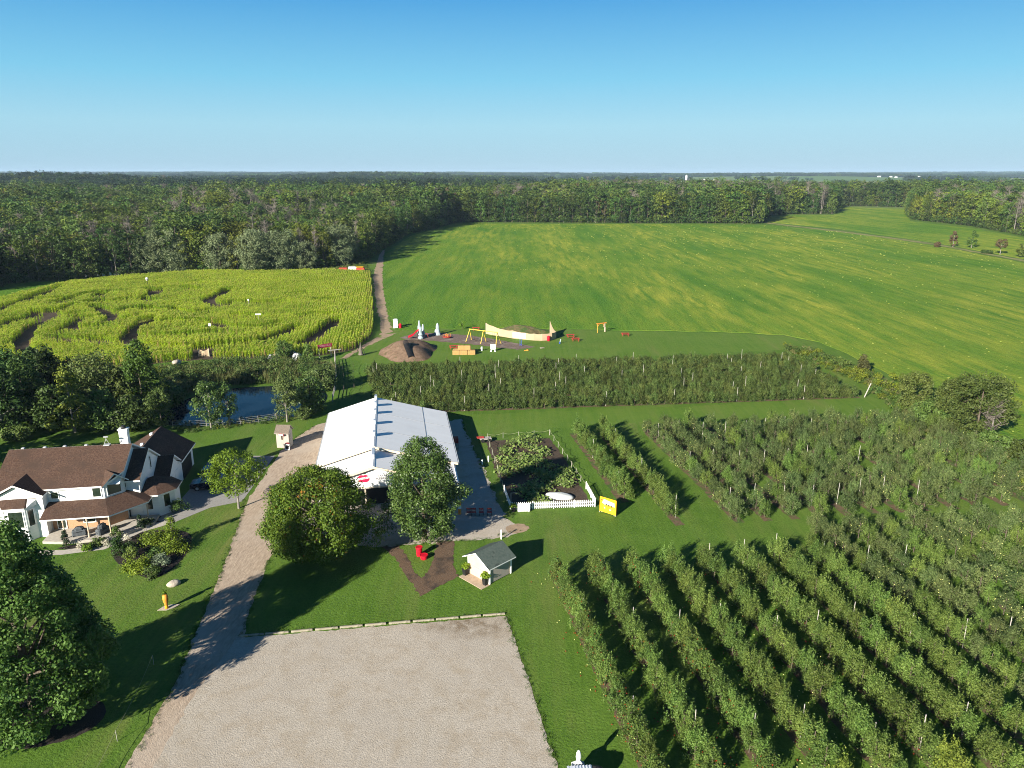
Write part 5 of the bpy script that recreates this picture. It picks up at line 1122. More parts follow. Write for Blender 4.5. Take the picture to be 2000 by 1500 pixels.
# wooden arch
a0 = Vector(G(1167, 650)); a1 = Vector(G(1182, 648)); t = thing('wooden_arch', 'rustic wooden arch with one pale plank leg at the field edge', 'arch', (a0.x, a0.y), math.atan2(a1.y-a0.y, a1.x-a0.x)); L = (a1-a0).length
MB().tube((0, 0, 0), (0, 0, 2.4), .12, .1, 8).build('post', M['orange'], t); b = MB(); b.box((L-.25, -.1, 0), (L+.05, .1, 1.3)).box((L-.5, -.1, 1.3), (L-.1, .1, 2.3)); b.build('plank_post', M['cream'], t)
b = MB(); b.box((-.3, -.15, 2.3), (L+.3, .15, 2.5)); b.build('beam', M['orange'], t)
for s in (0, L-.3): b = MB(); b.tube((s, 0, 1.6), (s+(.6 if s == 0 else -.6), 0, 2.32), .06, .06, 6).build('strut', M['orange'], t)
def board_sign(u, v, wd, ht, z0, label, legs=True, rz=0, tilt=0):
    t = thing('white_sign', label, 'sign', G(u, v), rz); b = MB(); b.box((-wd/2, -.04, z0), (wd/2, 0, z0+ht)); b.build('board', M['white'], t)
    for s in ((-wd*.38, wd*.38) if legs else (0,)): MB().box((s-.05, .003, 0), (s+.05, .08, z0+ht*.8)).build('post', M['white'], t)
    return t
t = board_sign(963, 686, 1.15, 1.25, .45, 'square white board on legs by the play lawn, right of the bales', True, -.08); 
for s in (-.45, .45): MB().box((s-.2, -.35, 0), (s+.2, .35, .12)).build('foot', M['white'], t)
t = thing('white_barrel', 'small white barrel between the straw bales and the white board', 'barrel', G(941, 685)); MB().lathe([(.2, 0), (.24, .35), (.24, .6), (.2, .95)], 14).build('body', M['white'], t)
t = thing('spring_rider', 'blue spring rider frame at the right of the play mulch', 'playground', G(1017, 676)); b = MB()
for s in (-.18, .18): b.tube((s, 0, 0), (s, .1, 1.9), .05, .05, 6)
b.tube((-.18, .05, 1.0), (.18, .05, 1.0), .04, .04, 6).tube((-.18, .02, .45), (.18, .02, .45), .12, .12, 6); b.build('frame', M['blue'], t)
t = thing('teetering_board', 'pale board leaning on a blue base on the play lawn', 'toy', G(1093, 671)); MB().box((-.15, -.15, 0), (.15, .15, .45)).build('base', M['blue'], t); b = MB(); b.T = Matrix.Rotation(.2, 4, 'Y'); b.box((-.1, -.06, .45), (.12, .06, 1.15)); b.build('board', M['playrock'], t)
t = tag(MB().box((-.5, -.3, 0), (.5, .3, .14)).bbox((-.42, -.2, .142), (.4, .2, .2), .03).build('wooden_plate', M['timber'], None, False, (*G(1059, 680), 0), .5), 'pale wooden plate lying on the play lawn', 'board')
t = tag(MB().box((-.5, -.12, 0), (.3, .12, .15)).bbox((.1, -.3, 0), (.45, .3, .25), .05).build('orange_toy', M['orange'], None, False, (*G(1028, 685), 0), .2), 'small orange toy left on the play lawn', 'toy')

# corn maze signs and entrance
def maze_sign(u, v, z, wd, ht, label): 
    x, y = G(u, v, z); t = thing('maze_sign', label, 'sign', (x, y), random.uniform(-.3, .3)); MB().box((-wd/2, -.05, z), (wd/2, 0, z+ht)).build('board', M['white'], t); MB().tube((0, .04, 0), (0, .04, z+ht*.6), .05, .05, 6).build('post', M['stake'], t)
maze_sign(504, 615, 2.9, 1.5, .35, 'wide white sign on a tall post standing above the corn')
maze_sign(410, 637, 1.5, .7, .7, 'small square white sign in a dark gap of the corn maze')
maze_sign(485, 587, 2.9, .45, .45, 'tiny white sign just above the corn right of centre')
t = thing('owl_scarer', 'white and dark bird scarer on a post above the far corn', 'scarer', G(288, 553, 2.4)); MB().tube((0, 0, 0), (0, 0, 3.4), .06, .06, 6).build('post', M['dark'], t); b = MB(); b.lathe([(.25, 3.3), (.5, 3.6), (.45, 4.1), (.3, 4.4)], 10); b.build('body', M['white'], t); b = MB(); b.lathe([(.53, 3.72), (.55, 3.8), (.53, 3.92)], 10); b.build('band', M['dark'], t)
e0 = Vector(G(624, 699)); e1 = Vector(G(647, 695)); t = thing('maze_entrance', 'faded red board sign on two posts at the corn maze entrance', 'sign', (e0.x, e0.y), math.atan2(e1.y-e0.y, e1.x-e0.x)); L = (e1-e0).length
for s in (0, L): MB().tube((s, 0, 0), (s, 0, 2.6), .09, .09, 8).build('post', M['stake'], t)
MB().box((-.3, -.12, 2.2), (L+.3, -.06, 3.0)).build('board', M['signred'], t); letters('CORN MAZE', .62, .01, M['pinkletter'], t, 'sign_lettering', (L/2, -.135, 2.6), (pi/2, 0, 0), .82)
x, y = G(399, 697); t = thing('beige_banner', 'sagging beige banner across a corn maze opening', 'banner', (x, y), .1); b = MB()
vs = []
for i in range(9):
    u = i/8; vs += [(-1.1+2.2*u, .08*sin(9*u), .1), (-1.1+2.2*u, .08*sin(9*u), 1.9-.5*sin(pi*u))]
b.add(vs, [(2*i, 2*i+2, 2*i+3, 2*i+1) for i in range(8)]); o = b.build('cloth', M['wallpanel'], t); sm_ = o.modifiers.new('thick', 'SOLIDIFY'); sm_.thickness = .03
for s in (-1.15, 1.15): MB().tube((s, 0, 0), (s, 0, 2.0), .05, .05, 6).build('post', M['stake'], t)
t = thing('teepee_frame', 'dark cone shaped frame with a rope arch on the grass by the corn', 'frame', G(705, 694)); b = MB(); b.lathe([(.6, .15), (.35, 1.2), (.15, 2.2), (.08, 3.0)], 9); b.build('cone', M['twig'], t); b = MB(); b.path([(-.9*cos(pi*k/10), -.1, 1.9*sin(pi*k/10)) for k in range(11)], .06, 5); b.build('hoop', M['dark'], t)
for i, (u, v, sx, lab) in enumerate(((529, 701, .8, 'pale rock with red spot at the left of the pond bush'), (540, 697, 1.0, 'pale rounded rock beside the pond bush'), (581, 704, 1.3, 'large grey rock right of the pond bush'), (574, 697, 1.0, 'grey rock behind the large rock by the maze entrance'), (345, 712, .9, 'low pale rock at the corn edge above the pond reeds'))):
    x, y = G(u, v); tag(lumpy('garden_rock', sx, sx*.8, sx*.8, 40+i, 'rock' if i in (1, 4) else 'greypipe', None, (x, y, 0), i, amp=.14), lab, 'rock', 'rocks near the maze entrance')
x, y = G(525, 706); t = thing('red_bin', 'small red can in the weeds left of the pale rocks', 'bin', (x, y)); MB().lathe([(.25, 0), (.28, .7)], 12).build('tub', M['red'], t); MB().lathe([(.3, .7), (.2, .85)], 12).build('lid', M['white'], t)
# rail fence by the pond
def rail_fence(pts, label, h=1.3):
    o = pts[0]; t = thing('rail_fence', label, 'fence', (o[0], o[1])); q = [(a-o[0], c-o[1]) for a, c in pts]
    for a, c in q: MB().tube((a, c, 0), (a+.03, c, h), .10, .09, 7).build('post', M['rail'], t)
    for a, c in zip(q[:-1], q[1:]):
        for z in (.45, .85, 1.2): MB().tube((a[0], a[1]+.05, z), (c[0], c[1]+.05, z+.03), .06, .055, 6).build('rail', M['rail'], t)
rail_fence([G(654, 706), G(656, 724), G(657, 742), G(655, 762), G(650, 784)], 'weathered grey rail fence between the pond and the grass path')
b = MB(); b.T = Matrix.Rotation(.5, 4, 'Z'); b.tube((-1.4, 0, 2.4), (1.4, 0, 2.4), .12, .12, 6).tube((0, 0, 0), (0, 0, 2.4), .1, .1, 6); tag(b.build('signpost', M['rail'], None, False, (*G(655, 704), 0)), 'grey post with a long slanted top board at the fence end', 'post')
rope_fence([G(668, 716), G(672, 742), G(672, 762), G(668, 782)], 1, 'dark rope line on posts left of the path behind the barn', .9, 'bark', 'bark')
rope_fence([G(690, 716), G(690, 740), G(692, 758), G(686, 778)], 1, 'dark rope line on posts right of the path behind the barn', .9, 'bark', 'bark')
# pond wire fence
pf = [G(*p) for p in ((338, 836), (372, 835), (404, 834), (436, 832), (470, 830), (505, 826), (540, 821))]; o = pf[0]; t = thing('wire_fence', 'thin wire fence along the near bank of the pond', 'fence', (o[0], o[1])); q = [(a-o[0], c-o[1]) for a, c in pf]
for a, c in q: MB().tube((a, c, 0), (a, c, 1.25), .04, .04, 6).build('post', M['rail'], t)
b = MB()
for a, c in zip(q[:-1], q[1:]):
    for z in (.3, .6, .9, 1.2): b.tube((a[0], a[1], z), (c[0], c[1], z), .012, .012, 4)
b.build('wire', M['greypipe'], t)
# wood-edge clutter
for i, (u, v) in enumerate(((166, 541), (188, 540), (200, 539.5), (214, 539), (222, 538.5), (229, 538))):
    x, y = G(u, v); t = thing('beehive', 'white beehive box, %s from left in the row at the wood edge' % nth(i+1), 'beehive', (x, y+1), .1*i, 'beehives at the wood edge'); z1 = .9+.5*(i % 2)
    MB().bbox((-.42, -.42, .15), (.42, .42, z1), .03).build('box', M['white'], t); MB().box((-.47, -.47, z1+.002), (.47, .47, z1+.1)).build('lid', M['greypipe'], t)
for i, (u, m, lab) in enumerate(((669, 'redwood', 'rusty red farm wagon at the far corn corner, leftmost of the three'), (688, 'siding', 'white and green farm wagon at the far corn corner, middle one'), (703, 'signyellow', 'yellow topped farm wagon at the far corn corner, rightmost'))):
    x, y = G(u, 532.5); t = thing('farm_wagon', lab, 'wagon', (x, y+1.5), .05); b = MB(); b.bbox((-1.7, -.8, .9), (1.7, .8, 1.9+.2*(i == 1)), .08); b.build('body', M['redwood' if i != 1 else 'siding'], t)
    if i: MB().box((-1.75, -.85, 2.12), (1.2, .85, 2.3)).build('cover', M[m], t)
    for s in (-1.1, 1.1): MB().tube((s, -.9, .45), (s, -.7, .45), .45, .45, 12).build('wheel', M['tyre'], t); MB().tube((s, .7, .45), (s, .9, .45), .45, .45, 12).build('wheel', M['tyre'], t)

# ------------------------------------------------------------------ near trees
def tree_thing(name, label, c, cm, tm, rz=0, sc=1, group=None):
    t = thing(name, label, 'tree', (c[0], c[1], 0), rz, group); t.scale = (sc, sc, sc); link('crown', cm, t); link('trunk', tm, t); return t
def near_tree(name, label, c, h, r, base, nc, npc, leaf, cr, prof, lm, tm, tr, seed, limbs=14, flat=.8, inner=.45, extra=None, up=.35, rz=0, add=()):
    cm, tmesh = proto('near', seed, h, r, base, nc, npc, leaf, cr, prof, lm, tm, tr, limbs, flat, extra, inner, up, add); return tree_thing(name, label, c, cm, tmesh, rz)
near_tree('ash_tree', 'tall dense green tree filling the lower left corner', (-35.9, 46.4), 16.8, 6.1, .3, 340, 230, .24, 1.0, 'lowegg', 'bigtree', 'bark', .4, 201, 18, .72, .62)
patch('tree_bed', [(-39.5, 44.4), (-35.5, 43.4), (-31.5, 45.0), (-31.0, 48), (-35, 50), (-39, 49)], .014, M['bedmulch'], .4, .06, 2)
def autumn(rs, cs):
    top = [c for c in cs if c[2] > 7.6 and c[0] < 1.0] or cs[:6]; return clump_leaves([top[i % len(top)] for i in range(4)], [1.0]*4, 60, .32, rs, .7, .4), 'autumn'
M['brightcrown'] = leafmat('bright crown leaves', (.028,.070,.008), (.085,.150,.018), .22, .1)
M['autumn'] = leafmat('turning leaves', (.18, .10, .012), (.30, .15, .015), .3, 0)
near_tree('maple_tree', 'large round maple with a few orange leaves in front of the barn', (-20.7, 71.4), 10.2, 6.05, .4, 400, 150, .23, 1.0, 'round', 'maple', 'bark', .35, 202, 16, .74, .55, autumn, .35, 0, [(5.9, 0, 4.0), (6.3, .3, 3.0), (5.8, -.5, 4.8), (6.2, .8, 2.2), (5.4, .3, 1.4), (-5.6, .5, 2.2), (-5.9, 0, 3.0)])
near_tree('oak_tree', 'tall uneven tree with glossy leaves before the barn front, right of the maple', (-9.9, 75.2), 12.3, 4.5, .5, 250, 150, .22, .92, 'oak', 'oak', 'bark', .28, 203, 16, .78, .5, None, .35, 0, [(3.4, 0, 6.0), (4.1, .2, 6.4), (4.5, -.2, 5.6), (3.8, -.6, 5.0), (4.9, .3, 6.0), (3.0, -1.0, 2.2), (-.6, .2, 12.0), (-.3, 0, 11.6), (.9, 0, 11.9), (-4.3, 0, 3.4), (-4.8, .3, 2.5), (-4.2, -.4, 4.3), (-4.5, 1.0, 1.8), (-3.9, .5, 1.2)])
near_tree('shade_tree', 'small bright yellow green tree on thin trunk beside the driveway', (-33.9, 83.4), 7.9, 3.7, 1.9, 62, 100, .26, .9, 'round', 'lime', 'palebark', .13, 204, 14, .75, .45)
bt = [
 ('poplar_tree', 'tall dark tree at the left border behind the house', (8, 846), 12.5, 4.6, .3, 80, 90, .45, 1.3, 'lowegg', 'f_dark', 'palebark'),
 ('dark_tree', 'dark broad tree behind the house, second from the left border', (55, 822), 12, 4.6, .2, 80, 90, .45, 1.3, 'lowegg', 'f_dark', 'bark'),
 ('dark_tree', 'black green dense tree behind the house left of the larch', (103, 800), 11.5, 4.3, .2, 80, 90, .45, 1.25, 'lowegg', 'f_dark', 'bark'),
 ('larch_tree', 'drooping yellow green larch behind the house', (147, 845), 11.5, 3.9, .8, 60, 60, .4, 1.0, 'cone', 'f_yel', 'palebark'),
 ('olive_tree', 'grey green fine leaved tree right of the larch', (196, 800), 11, 4.6, .2, 84, 90, .38, 1.3, 'round', 'pondwil', 'bark'),
 ('poplar_tree', 'bright green upright tree, tallest above the corn bottom edge', (281, 800), 13.2, 3.9, .3, 80, 100, .4, 1.3, 'lowegg', 'brightcrown', 'bark'),
 ('young_tree', 'small green tree at the left bank of the pond', (317, 836), 6.8, 2.5, .5, 40, 80, .32, .9, 'egg', 'shrub', 'bark'),
 ('pond_tree', 'ragged tree on the near pond bank, left of the pair', (413, 838), 8.2, 2.8, 1.4, 46, 80, .3, .9, 'egg', 'oak', 'palebark'),
 ('pond_tree', 'thinner tree on the near pond bank, right of the pair', (449, 832), 7.8, 1.7, 1.6, 30, 60, .3, .8, 'column', 'oak', 'palebark'),
 ('pond_tree', 'feathery willow like tree on the near pond bank behind the booth', (561, 824), 8.2, 2.3, 1.5, 44, 90, .28, .9, 'egg', 'pondwil', 'palebark'),
 ('willow_shrub', 'dark bushy willow at the right end of the pond', (607, 806), 6.8, 3.0, .3, 56, 90, .34, 1.0, 'round', 'oak', 'bark'),
 ('willow_shrub', 'pale yellow green willow shrub between pond and rail fence', (632, 764), 5.5, 2.9, .1, 60, 90, .32, 1.0, 'round', 'pondwil', 'bark'),
 ('willow_shrub', 'small round shrub on the grass right of the pond', (594, 820), 2.6, 1.1, .1, 24, 60, .25, .6, 'round', 'pondwil', 'bark'),
 ('dark_bush', 'low dark bush on the lawn edge behind the house', (35, 858), 2.2, 2.6, .0, 40, 70, .35, .8, 'round', 'shrub', 'bark'),
 ('young_tree', 'leafy young tree by the rocks at the maze entrance', (556, 703), 4.6, 2.3, .3, 34, 70, .34, .9, 'egg', 'shrub', 'bark'),
 ('young_tree', 'light green sapling cluster left of the maze entrance sign', (602, 706), 4.2, 1.5, .2, 26, 60, .32, .7, 'egg', 'f_mid', 'bark'),
 ('sapling', 'wispy lone sapling at the soy field edge behind the swings', (903, 643), 2.6, 1.1, .5, 12, 26, .22, .5, 'egg', 'lime', 'bark'),
]
for i, (nm, lab, px, h, r, base, nc, npc, leaf, cr, prof, lm, tm) in enumerate(bt):
    near_tree(nm, lab, G(*px), h, r, base, nc, npc, leaf, cr, prof, lm, tm, .05+.012*h, 220+i, 8)
# more dark crowns massed behind the house
for i, (u, v, h, r, lab) in enumerate(((28, 795, 11, 4, 'dark crown behind the left border trees, by the corn'), (75, 775, 9.5, 3.6, 'dark crown at the corn edge behind the black green tree'), (150, 790, 9, 3.5, 'dark crown at the corn edge behind the larch'), (238, 800, 8.5, 3.2, 'dark low crown between the olive tree and the bright tree'), (-30, 830, 12, 4.5, 'dark crown cut by the left photo border behind the house'), (330, 790, 4.5, 2.8, 'dark low tree between the bright tree and pond'), (110, 835, 7.5, 3.4, 'dark low crown on the lawn behind the house, left of the larch'), (205, 838, 7.0, 3.6, 'dark low crown on the lawn behind the house, right of the larch'), (262, 838, 6.0, 3.0, 'dark low crown behind the chimney by the bright tree'))):
    near_tree('dark_tree', lab, G(u, v), h, r*1.15, .1, 70, 80, .45, 1.25, 'lowegg', 'f_dark' if i % 2 == 0 else 'f_mid', 'bark', .2, 260+i, 5)
for i, (x, y, h, r, lab) in enumerate(((-73, 88, 14, 4.2, 'dark tree just left of the photo shading the lawn behind the house, nearer one'), (-79, 96, 14, 4.5, 'dark tree just left of the photo shading the lawn behind the house, farther one'), (-70, 79, 12, 3.8, 'dark tree just left of the photo beside the house end wall'))):
    near_tree('dark_tree', lab, (x, y), h*1.22, r*1.2, .2, 80, 70, .6, 1.5, 'lowegg', 'f_dark', 'bark', .2, 270+i, 5)
M['cedar'] = leafmat('cedar foliage', (.045,.050,.014), (.10,.10,.035), .1, .1)
# hedgerow at right between orchard and soy
hr = [
 ('cedar_tree', 'pointed brownish cedar in the hedgerow beside the soy field', (1684, 728), 4.6, 1.5, .1, 36, 70, .26, .7, 'cone', 'cedar', 'bark'),
 ('hedgerow_tree', 'dark green open tree, left of the big hedgerow tree', (1780, 796), 6.8, 3.4, .3, 80, 100, .3, .95, 'oval', 'hedge', 'bark'),
 ('hedgerow_tree', 'biggest spreading tree of the hedgerow at right', (1905, 850), 10.4, 5.4, 1.2, 140, 110, .3, 1.05, 'round', 'hedge', 'bark'),
 ('hedgerow_tree', 'leafy tree behind the biggest hedgerow tree', (1868, 838), 9.0, 4.2, .4, 90, 100, .3, 1.0, 'round', 'hedge', 'bark'),
 ('hedgerow_bush', 'bright green bush at the foot of the hedgerow', (1815, 830), 4.6, 3.0, .0, 46, 80, .34, 1.0, 'round', 'shrub', 'bark'),
 ('hedgerow_bush', 'low dark bush under the biggest hedgerow tree', (1945, 885), 3.6, 2.8, .0, 40, 80, .34, .9, 'round', 'shrub', 'bark'),
 ('hedgerow_bush', 'low bush at the right photo border in the hedgerow', (1996, 900), 3.2, 2.6, .0, 36, 70, .34, .9, 'round', 'f_mid', 'bark'),
 ('dead_tree_low', '', (0, 0), 0, 0, 0, 0, 0, 0, 0, '', '', ''),
]
for i, (nm, lab, px, h, r, base, nc, npc, leaf, cr, prof, lm, tm) in enumerate(hr[:-1]):
    near_tree(nm, lab, G(*px), h, r, base, nc, npc, leaf, cr, prof, lm, tm, .07+.012*h, 280+i, 9)
cm, tm_ = dead_proto(77, 6.4, 2.0); tree_thing('bare_tree', 'bare grey branched tree at the right side of the hedgerow', G(1930, 868), cm, tm_)
for i, (u, v, sx, sh_, m, lab) in enumerate(((1553, 690, 1.5, 1.1, 'shrub', 'low green hedge bush at the far corner of the trellis orchard'), (1600, 703, 1.6, 1.3, 'shrub', 'low green hedge bush, second along the soy field boundary'), (1640, 716, 1.5, 1.3, 'shrub', 'low green hedge bush, third along the soy field boundary'), (1672, 733, 1.4, 1.2, 'goldenrod', 'yellowish hedge bush at the foot of the cedar'), (1705, 745, 1.8, 1.4, 'goldenrod', 'broad yellow hedge bush right of the cedar'), (1738, 762, 1.7, 1.5, 'goldenrod', 'yellow green hedge bush left of the open tree'), (1575, 694, 1.4, 1.1, 'goldenrod', 'yellow tinged hedge bush near the trellis orchard corner'))):
    x, y = G(u, v); rs = np.random.default_rng(600+i); cs = [(rs.normal()*sx, rs.normal()*sx*.7, rs.uniform(.3, sh_)) for _ in range(16)]
    t = thing('hedge_bush', lab, 'bush', (x, y), 0, 'bushes between the orchard and the soy field'); link('foliage', leaf_mesh('foliage', [clump_leaves(cs, [.75]*16, 70, .3, rs)], [M[m]]), t); link('stem', trunk_mb(.8, .07, .04, rs, cs[:4]).mesh('stem', M['bark']), t)
# trees along the far field ditch
for i, (u, v, h, r, prof, lm, base, lab) in enumerate(((1830, 483, 3.2, 1.9, 'round', 'f_brown', .1, 'small brown bush on the far field ditch'), (1861, 482, 9.0, 2.2, 'column', 'f_brown', .4, 'narrow brownish tree on the far field ditch'), (1897, 484, 9.6, 2.9, 'column', 'f_mid', .3, 'full green column shaped tree on the far field ditch'), (1953, 497, 8.2, 3.0, 'round', 'f_brown', 3.0, 'round brown tree on a bare stem by the far ditch'), (1925, 495, 2.0, 3.2, 'round', 'f_dark', .0, 'low dark bush between the green and brown ditch trees'), (1994, 502, 6.5, 2.6, 'oval', 'f_mid', .3, 'green tree at the right photo border on the ditch'))):
    near_tree('ditch_tree', lab, G(u, v), h, r, base, 30, 40, .6, .9, prof, lm, 'palebark', .22, 300+i, 5)

for i, (u, v, sc_, lab) in enumerate(((350, 533.5, .82, 'small rounded grey green willow behind the corn, leftmost of the willow row'), (428, 530.5, .96, 'rounded grey green willow behind the corn maze middle'), (498, 531, 1.10, 'biggest rounded grey green willow behind the corn maze'), (548, 529, .95, 'rounded grey green willow right of the biggest one behind the corn'), (596, 527, .75, 'small rounded willow near the right end of the wood behind the corn'), (668, 520, .72, 'bushy pale willow by the track at the wood corner'))):
    x, y = G(u, v); cm, tmesh = PROTO['willow'][i % 2]; tree_thing('willow_tree', lab, (x, y+1.5), cm, tmesh, i*1.3, sc_)
# ------------------------------------------------------------------ house garden shrubs
def shrub(name, label, c, r, h, m, n=10, npc=60, leaf=.2, seed=1, flat=.85, cone=False):
    rs = np.random.default_rng(seed); cs, rr = [], []
    for k in range(n):
        t_ = rs.uniform(.1, .9); q = r*(1-t_ if cone else math.sqrt(max(.05, 1-t_*t_)))*rs.uniform(.3, .85); a = rs.uniform(0, 6.28); cs.append((q*cos(a), q*sin(a), h*t_)); rr.append(max(.16, r*.42)*(1-.5*t_ if cone else 1))
    t = thing(name, label, 'shrub', (c[0], c[1], 0), 0); link('foliage', leaf_mesh('foliage', [clump_leaves(cs, rr, npc, leaf, rs, flat)], [M[m]]), t)
    link('stem', trunk_mb(h*.6, .05, .02, rs, cs[:3]).mesh('stem', M['bark']), t); return t
shr = [
 ('clipped_shrub', 'dark dome shrub at the bed corner by the porch post', (236, 1080), 1.05, 1.5, 'f_dark', 14, 90, .16, False),
 ('clipped_shrub', 'lighter round shrub in front of the porch corner', (229, 1050), .6, 1.1, 'shrub', 10, 70, .15, False),
 ('conifer_shrub', 'small cone evergreen beside the right porch post', (275, 1033), .5, 1.7, 'f_con', 14, 50, .15, True),
 ('conifer_shrub', 'dark cone evergreen at the left porch corner', (130, 1068), .55, 1.8, 'f_con', 14, 50, .15, True),
 ('round_shrub', 'mid green shrub inside the flower bed, right of the dark dome', (258, 1088), .75, .9, 'f_mid', 10, 70, .17, False),
 ('juniper', 'spreading bright yellow green juniper at the bed front', (268, 1112), 1.35, .8, 'juniper', 18, 90, .17, False),
 ('juniper', 'spreading yellow green juniper at the bed back, below the porch walk', (300, 1058), 1.5, .9, 'juniper', 18, 90, .17, False),
 ('juniper', 'yellow green juniper at the right end of the bed', (340, 1075), 1.4, .8, 'juniper', 18, 90, .17, False),
 ('silver_shrub', 'silvery white leaved shrub at the bed front right', (313, 1101), .85, .8, 'sage', 12, 80, .15, False),
 ('round_shrub', 'olive shrub at the lowest tip of the flower bed', (297, 1124), .8, .9, 'shrub', 12, 70, .16, False),
 ('round_shrub', 'dark green shrub at the middle of the flower bed', (300, 1085), .8, .7, 'f_mid', 10, 60, .17, False),
 ('round_shrub', 'dark green low shrub at the right bed edge', (352, 1068), .8, .8, 'f_dark', 10, 60, .17, False),
 ('border_plant', 'yellow green hosta clump left of the porch walk', (172, 1075), .55, .5, 'lime', 8, 50, .2, False),
 ('border_plant', 'leafy border clump in front of the porch middle', (190, 1065), .8, .7, 'shrub', 10, 60, .18, False),
 ('flowering_plant', 'pale flowering clump in front of the porch right bay', (206, 1066), .45, .6, 'flower', 6, 30, .12, False),
 ('flowering_plant', 'small pale flowers at the left end of the porch bed', (156, 1070), .35, .5, 'flower', 5, 30, .12, False),
 ('flowering_plant', 'pale hydrangea between the round shrub and the walk', (250, 1055), .4, .7, 'flower', 6, 30, .13, False),
 ('round_shrub', 'dark shrub against the sunroom wall by the walk', (288, 1025), .7, .8, 'f_dark', 10, 60, .16, False),
 ('round_shrub', 'dark shrub at the foot of the sunroom corner beside the driveway', (352, 1000), 1.0, 1.2, 'f_dark', 12, 70, .18, False),
]
for i, (nm, lab, px, r, h, m, n, npc, leaf, cn) in enumerate(shr): shrub(nm, lab, G(*px), r*1.32, h*1.2, m, int(n*1.5), npc, leaf, 700+i, .85, cn)
near_tree('golden_tree', 'small golden green ornamental tree rising from the flower bed', G(338, 1064), 3.6, 1.0, .5, 20, 60, .18, .5, 'cone', 'juniper', 'palebark', .06, 330, 6)

# ------------------------------------------------------------------ pond reeds, weeds and vines (uncountable)
def blade_clump(seed, h, n, m, spread=.35, wd=.035):
    rs = np.random.default_rng(seed); V = []
    for k in range(n):
        a = rs.uniform(0, 6.28); b0 = np.array([rs.normal()*spread, rs.normal()*spread, 0]); d = np.array([cos(a), sin(a), 0]); p = np.array([-sin(a), cos(a), 0])*wd*rs.uniform(.7, 1.4); hh = h*rs.uniform(.6, 1.1); ln = rs.uniform(.05, .35)*hh
        m1 = b0+d*ln*.35+np.array([0, 0, hh*.6]); e = b0+d*ln+np.array([0, 0, hh]); V += [b0-p, b0+p, m1+p, m1-p, m1-p, m1+p, e+p*.2, e-p*.2]
    return bpy.data.objects.new('clump', leaf_mesh('clump', [np.array(V)], [M[m]]))
def region_points(poly, sp, jit=.45, ok=None):
    xs = [p[0] for p in poly]; ys = [p[1] for p in poly]; gx, gy = np.meshgrid(np.arange(min(xs), max(xs), sp), np.arange(min(ys), max(ys), sp)); gx = (gx+rng.uniform(-jit, jit, gx.shape)*sp).ravel(); gy = (gy+rng.uniform(-jit, jit, gy.shape)*sp).ravel()
    s = inpoly(gx, gy, poly); 
    if ok is not None: s &= ok(gx, gy)
    return gx[s], gy[s]
def big_weed(seed, m, h=2.4):
    rs = np.random.default_rng(seed); cs = [(rs.normal()*.7, rs.normal()*.7, h*rs.uniform(.15, .85)) for _ in range(12)]; return bpy.data.objects.new('weed', leaf_mesh('weed', [clump_leaves(cs, [.6]*12, 30, .24, rs)], [M[m]]))
rz_ = [G(*p) for p in ((318, 765), (330, 735), (400, 722), (500, 716), (600, 716), (652, 720), (655, 742), (640, 756), (590, 748), (500, 750), (430, 752), (365, 770), (340, 800))]
gx, gy = region_points(rz_, .55, ok=lambda a, b_: ~inpoly(a, b_, POND) | (seg_dist(a, b_, POND+POND[:1]) < .8))
scatter('reeds', np.stack([gx, gy, gx*0], -1), rng.uniform(0, 6.28, len(gx)), rng.uniform(.7, 1.25, len(gx)), rng.choice(5, len(gx), p=[.27, .22, .36, .10, .05]), [blade_clump(1, 2.0, 16, 'reed'), blade_clump(2, 1.7, 14, 'reed'), blade_clump(3, 1.5, 14, 'shrub'), big_weed(31, 'shrub'), big_weed(32, 'pondwil')])
bank = [G(*p) for p in ((332, 842), (345, 828), (440, 822), (545, 812), (600, 800), (640, 796), (600, 818), (545, 826), (440, 838), (370, 846))]
wd_ = [G(*p) for p in ((-40, 740), (0, 728), (240, 721), (330, 716), (395, 710), (470, 706), (330, 745), (240, 742), (100, 750), (-40, 770))]
mg = [G(*p) for p in ((1530, 676), (1600, 690), (1700, 730), (1800, 790), (1900, 850), (2040, 930), (2040, 990), (1900, 900), (1800, 850), (1740, 800), (1690, 755), (1600, 715), (1540, 690))]
edge_w = [G(*p) for p in ((560, 531), (640, 526), (715, 512), (722, 534), (640, 531), (560, 536))]
P = [region_points(a, s) for a, s in ((bank, .8), (wd_, 1.1), (mg, .9), (edge_w, 1.5))]
gx = np.concatenate([p[0] for p in P]); gy = np.concatenate([p[1] for p in P])
def weed(seed, m, h=.8):
    rs = np.random.default_rng(seed); cs = [(rs.normal()*.35, rs.normal()*.35, h*rs.uniform(.2, .9)) for _ in range(7)]; return bpy.data.objects.new('weed', leaf_mesh('weed', [clump_leaves(cs, [.35]*7, 16, .2, rs)], [M[m]]))
scatter('weeds', np.stack([gx, gy, gx*0], -1), rng.uniform(0, 6.28, len(gx)), rng.uniform(.5, 1.35, len(gx))*np.where((gy < 122) & (gx < -30), .6, 1), rng.choice(4, len(gx), p=[.45, .18, .22, .15]), [weed(1, 'shrub'), weed(2, 'goldenrod'), weed(3, 'f_mid'), weed(4, 'reed')])
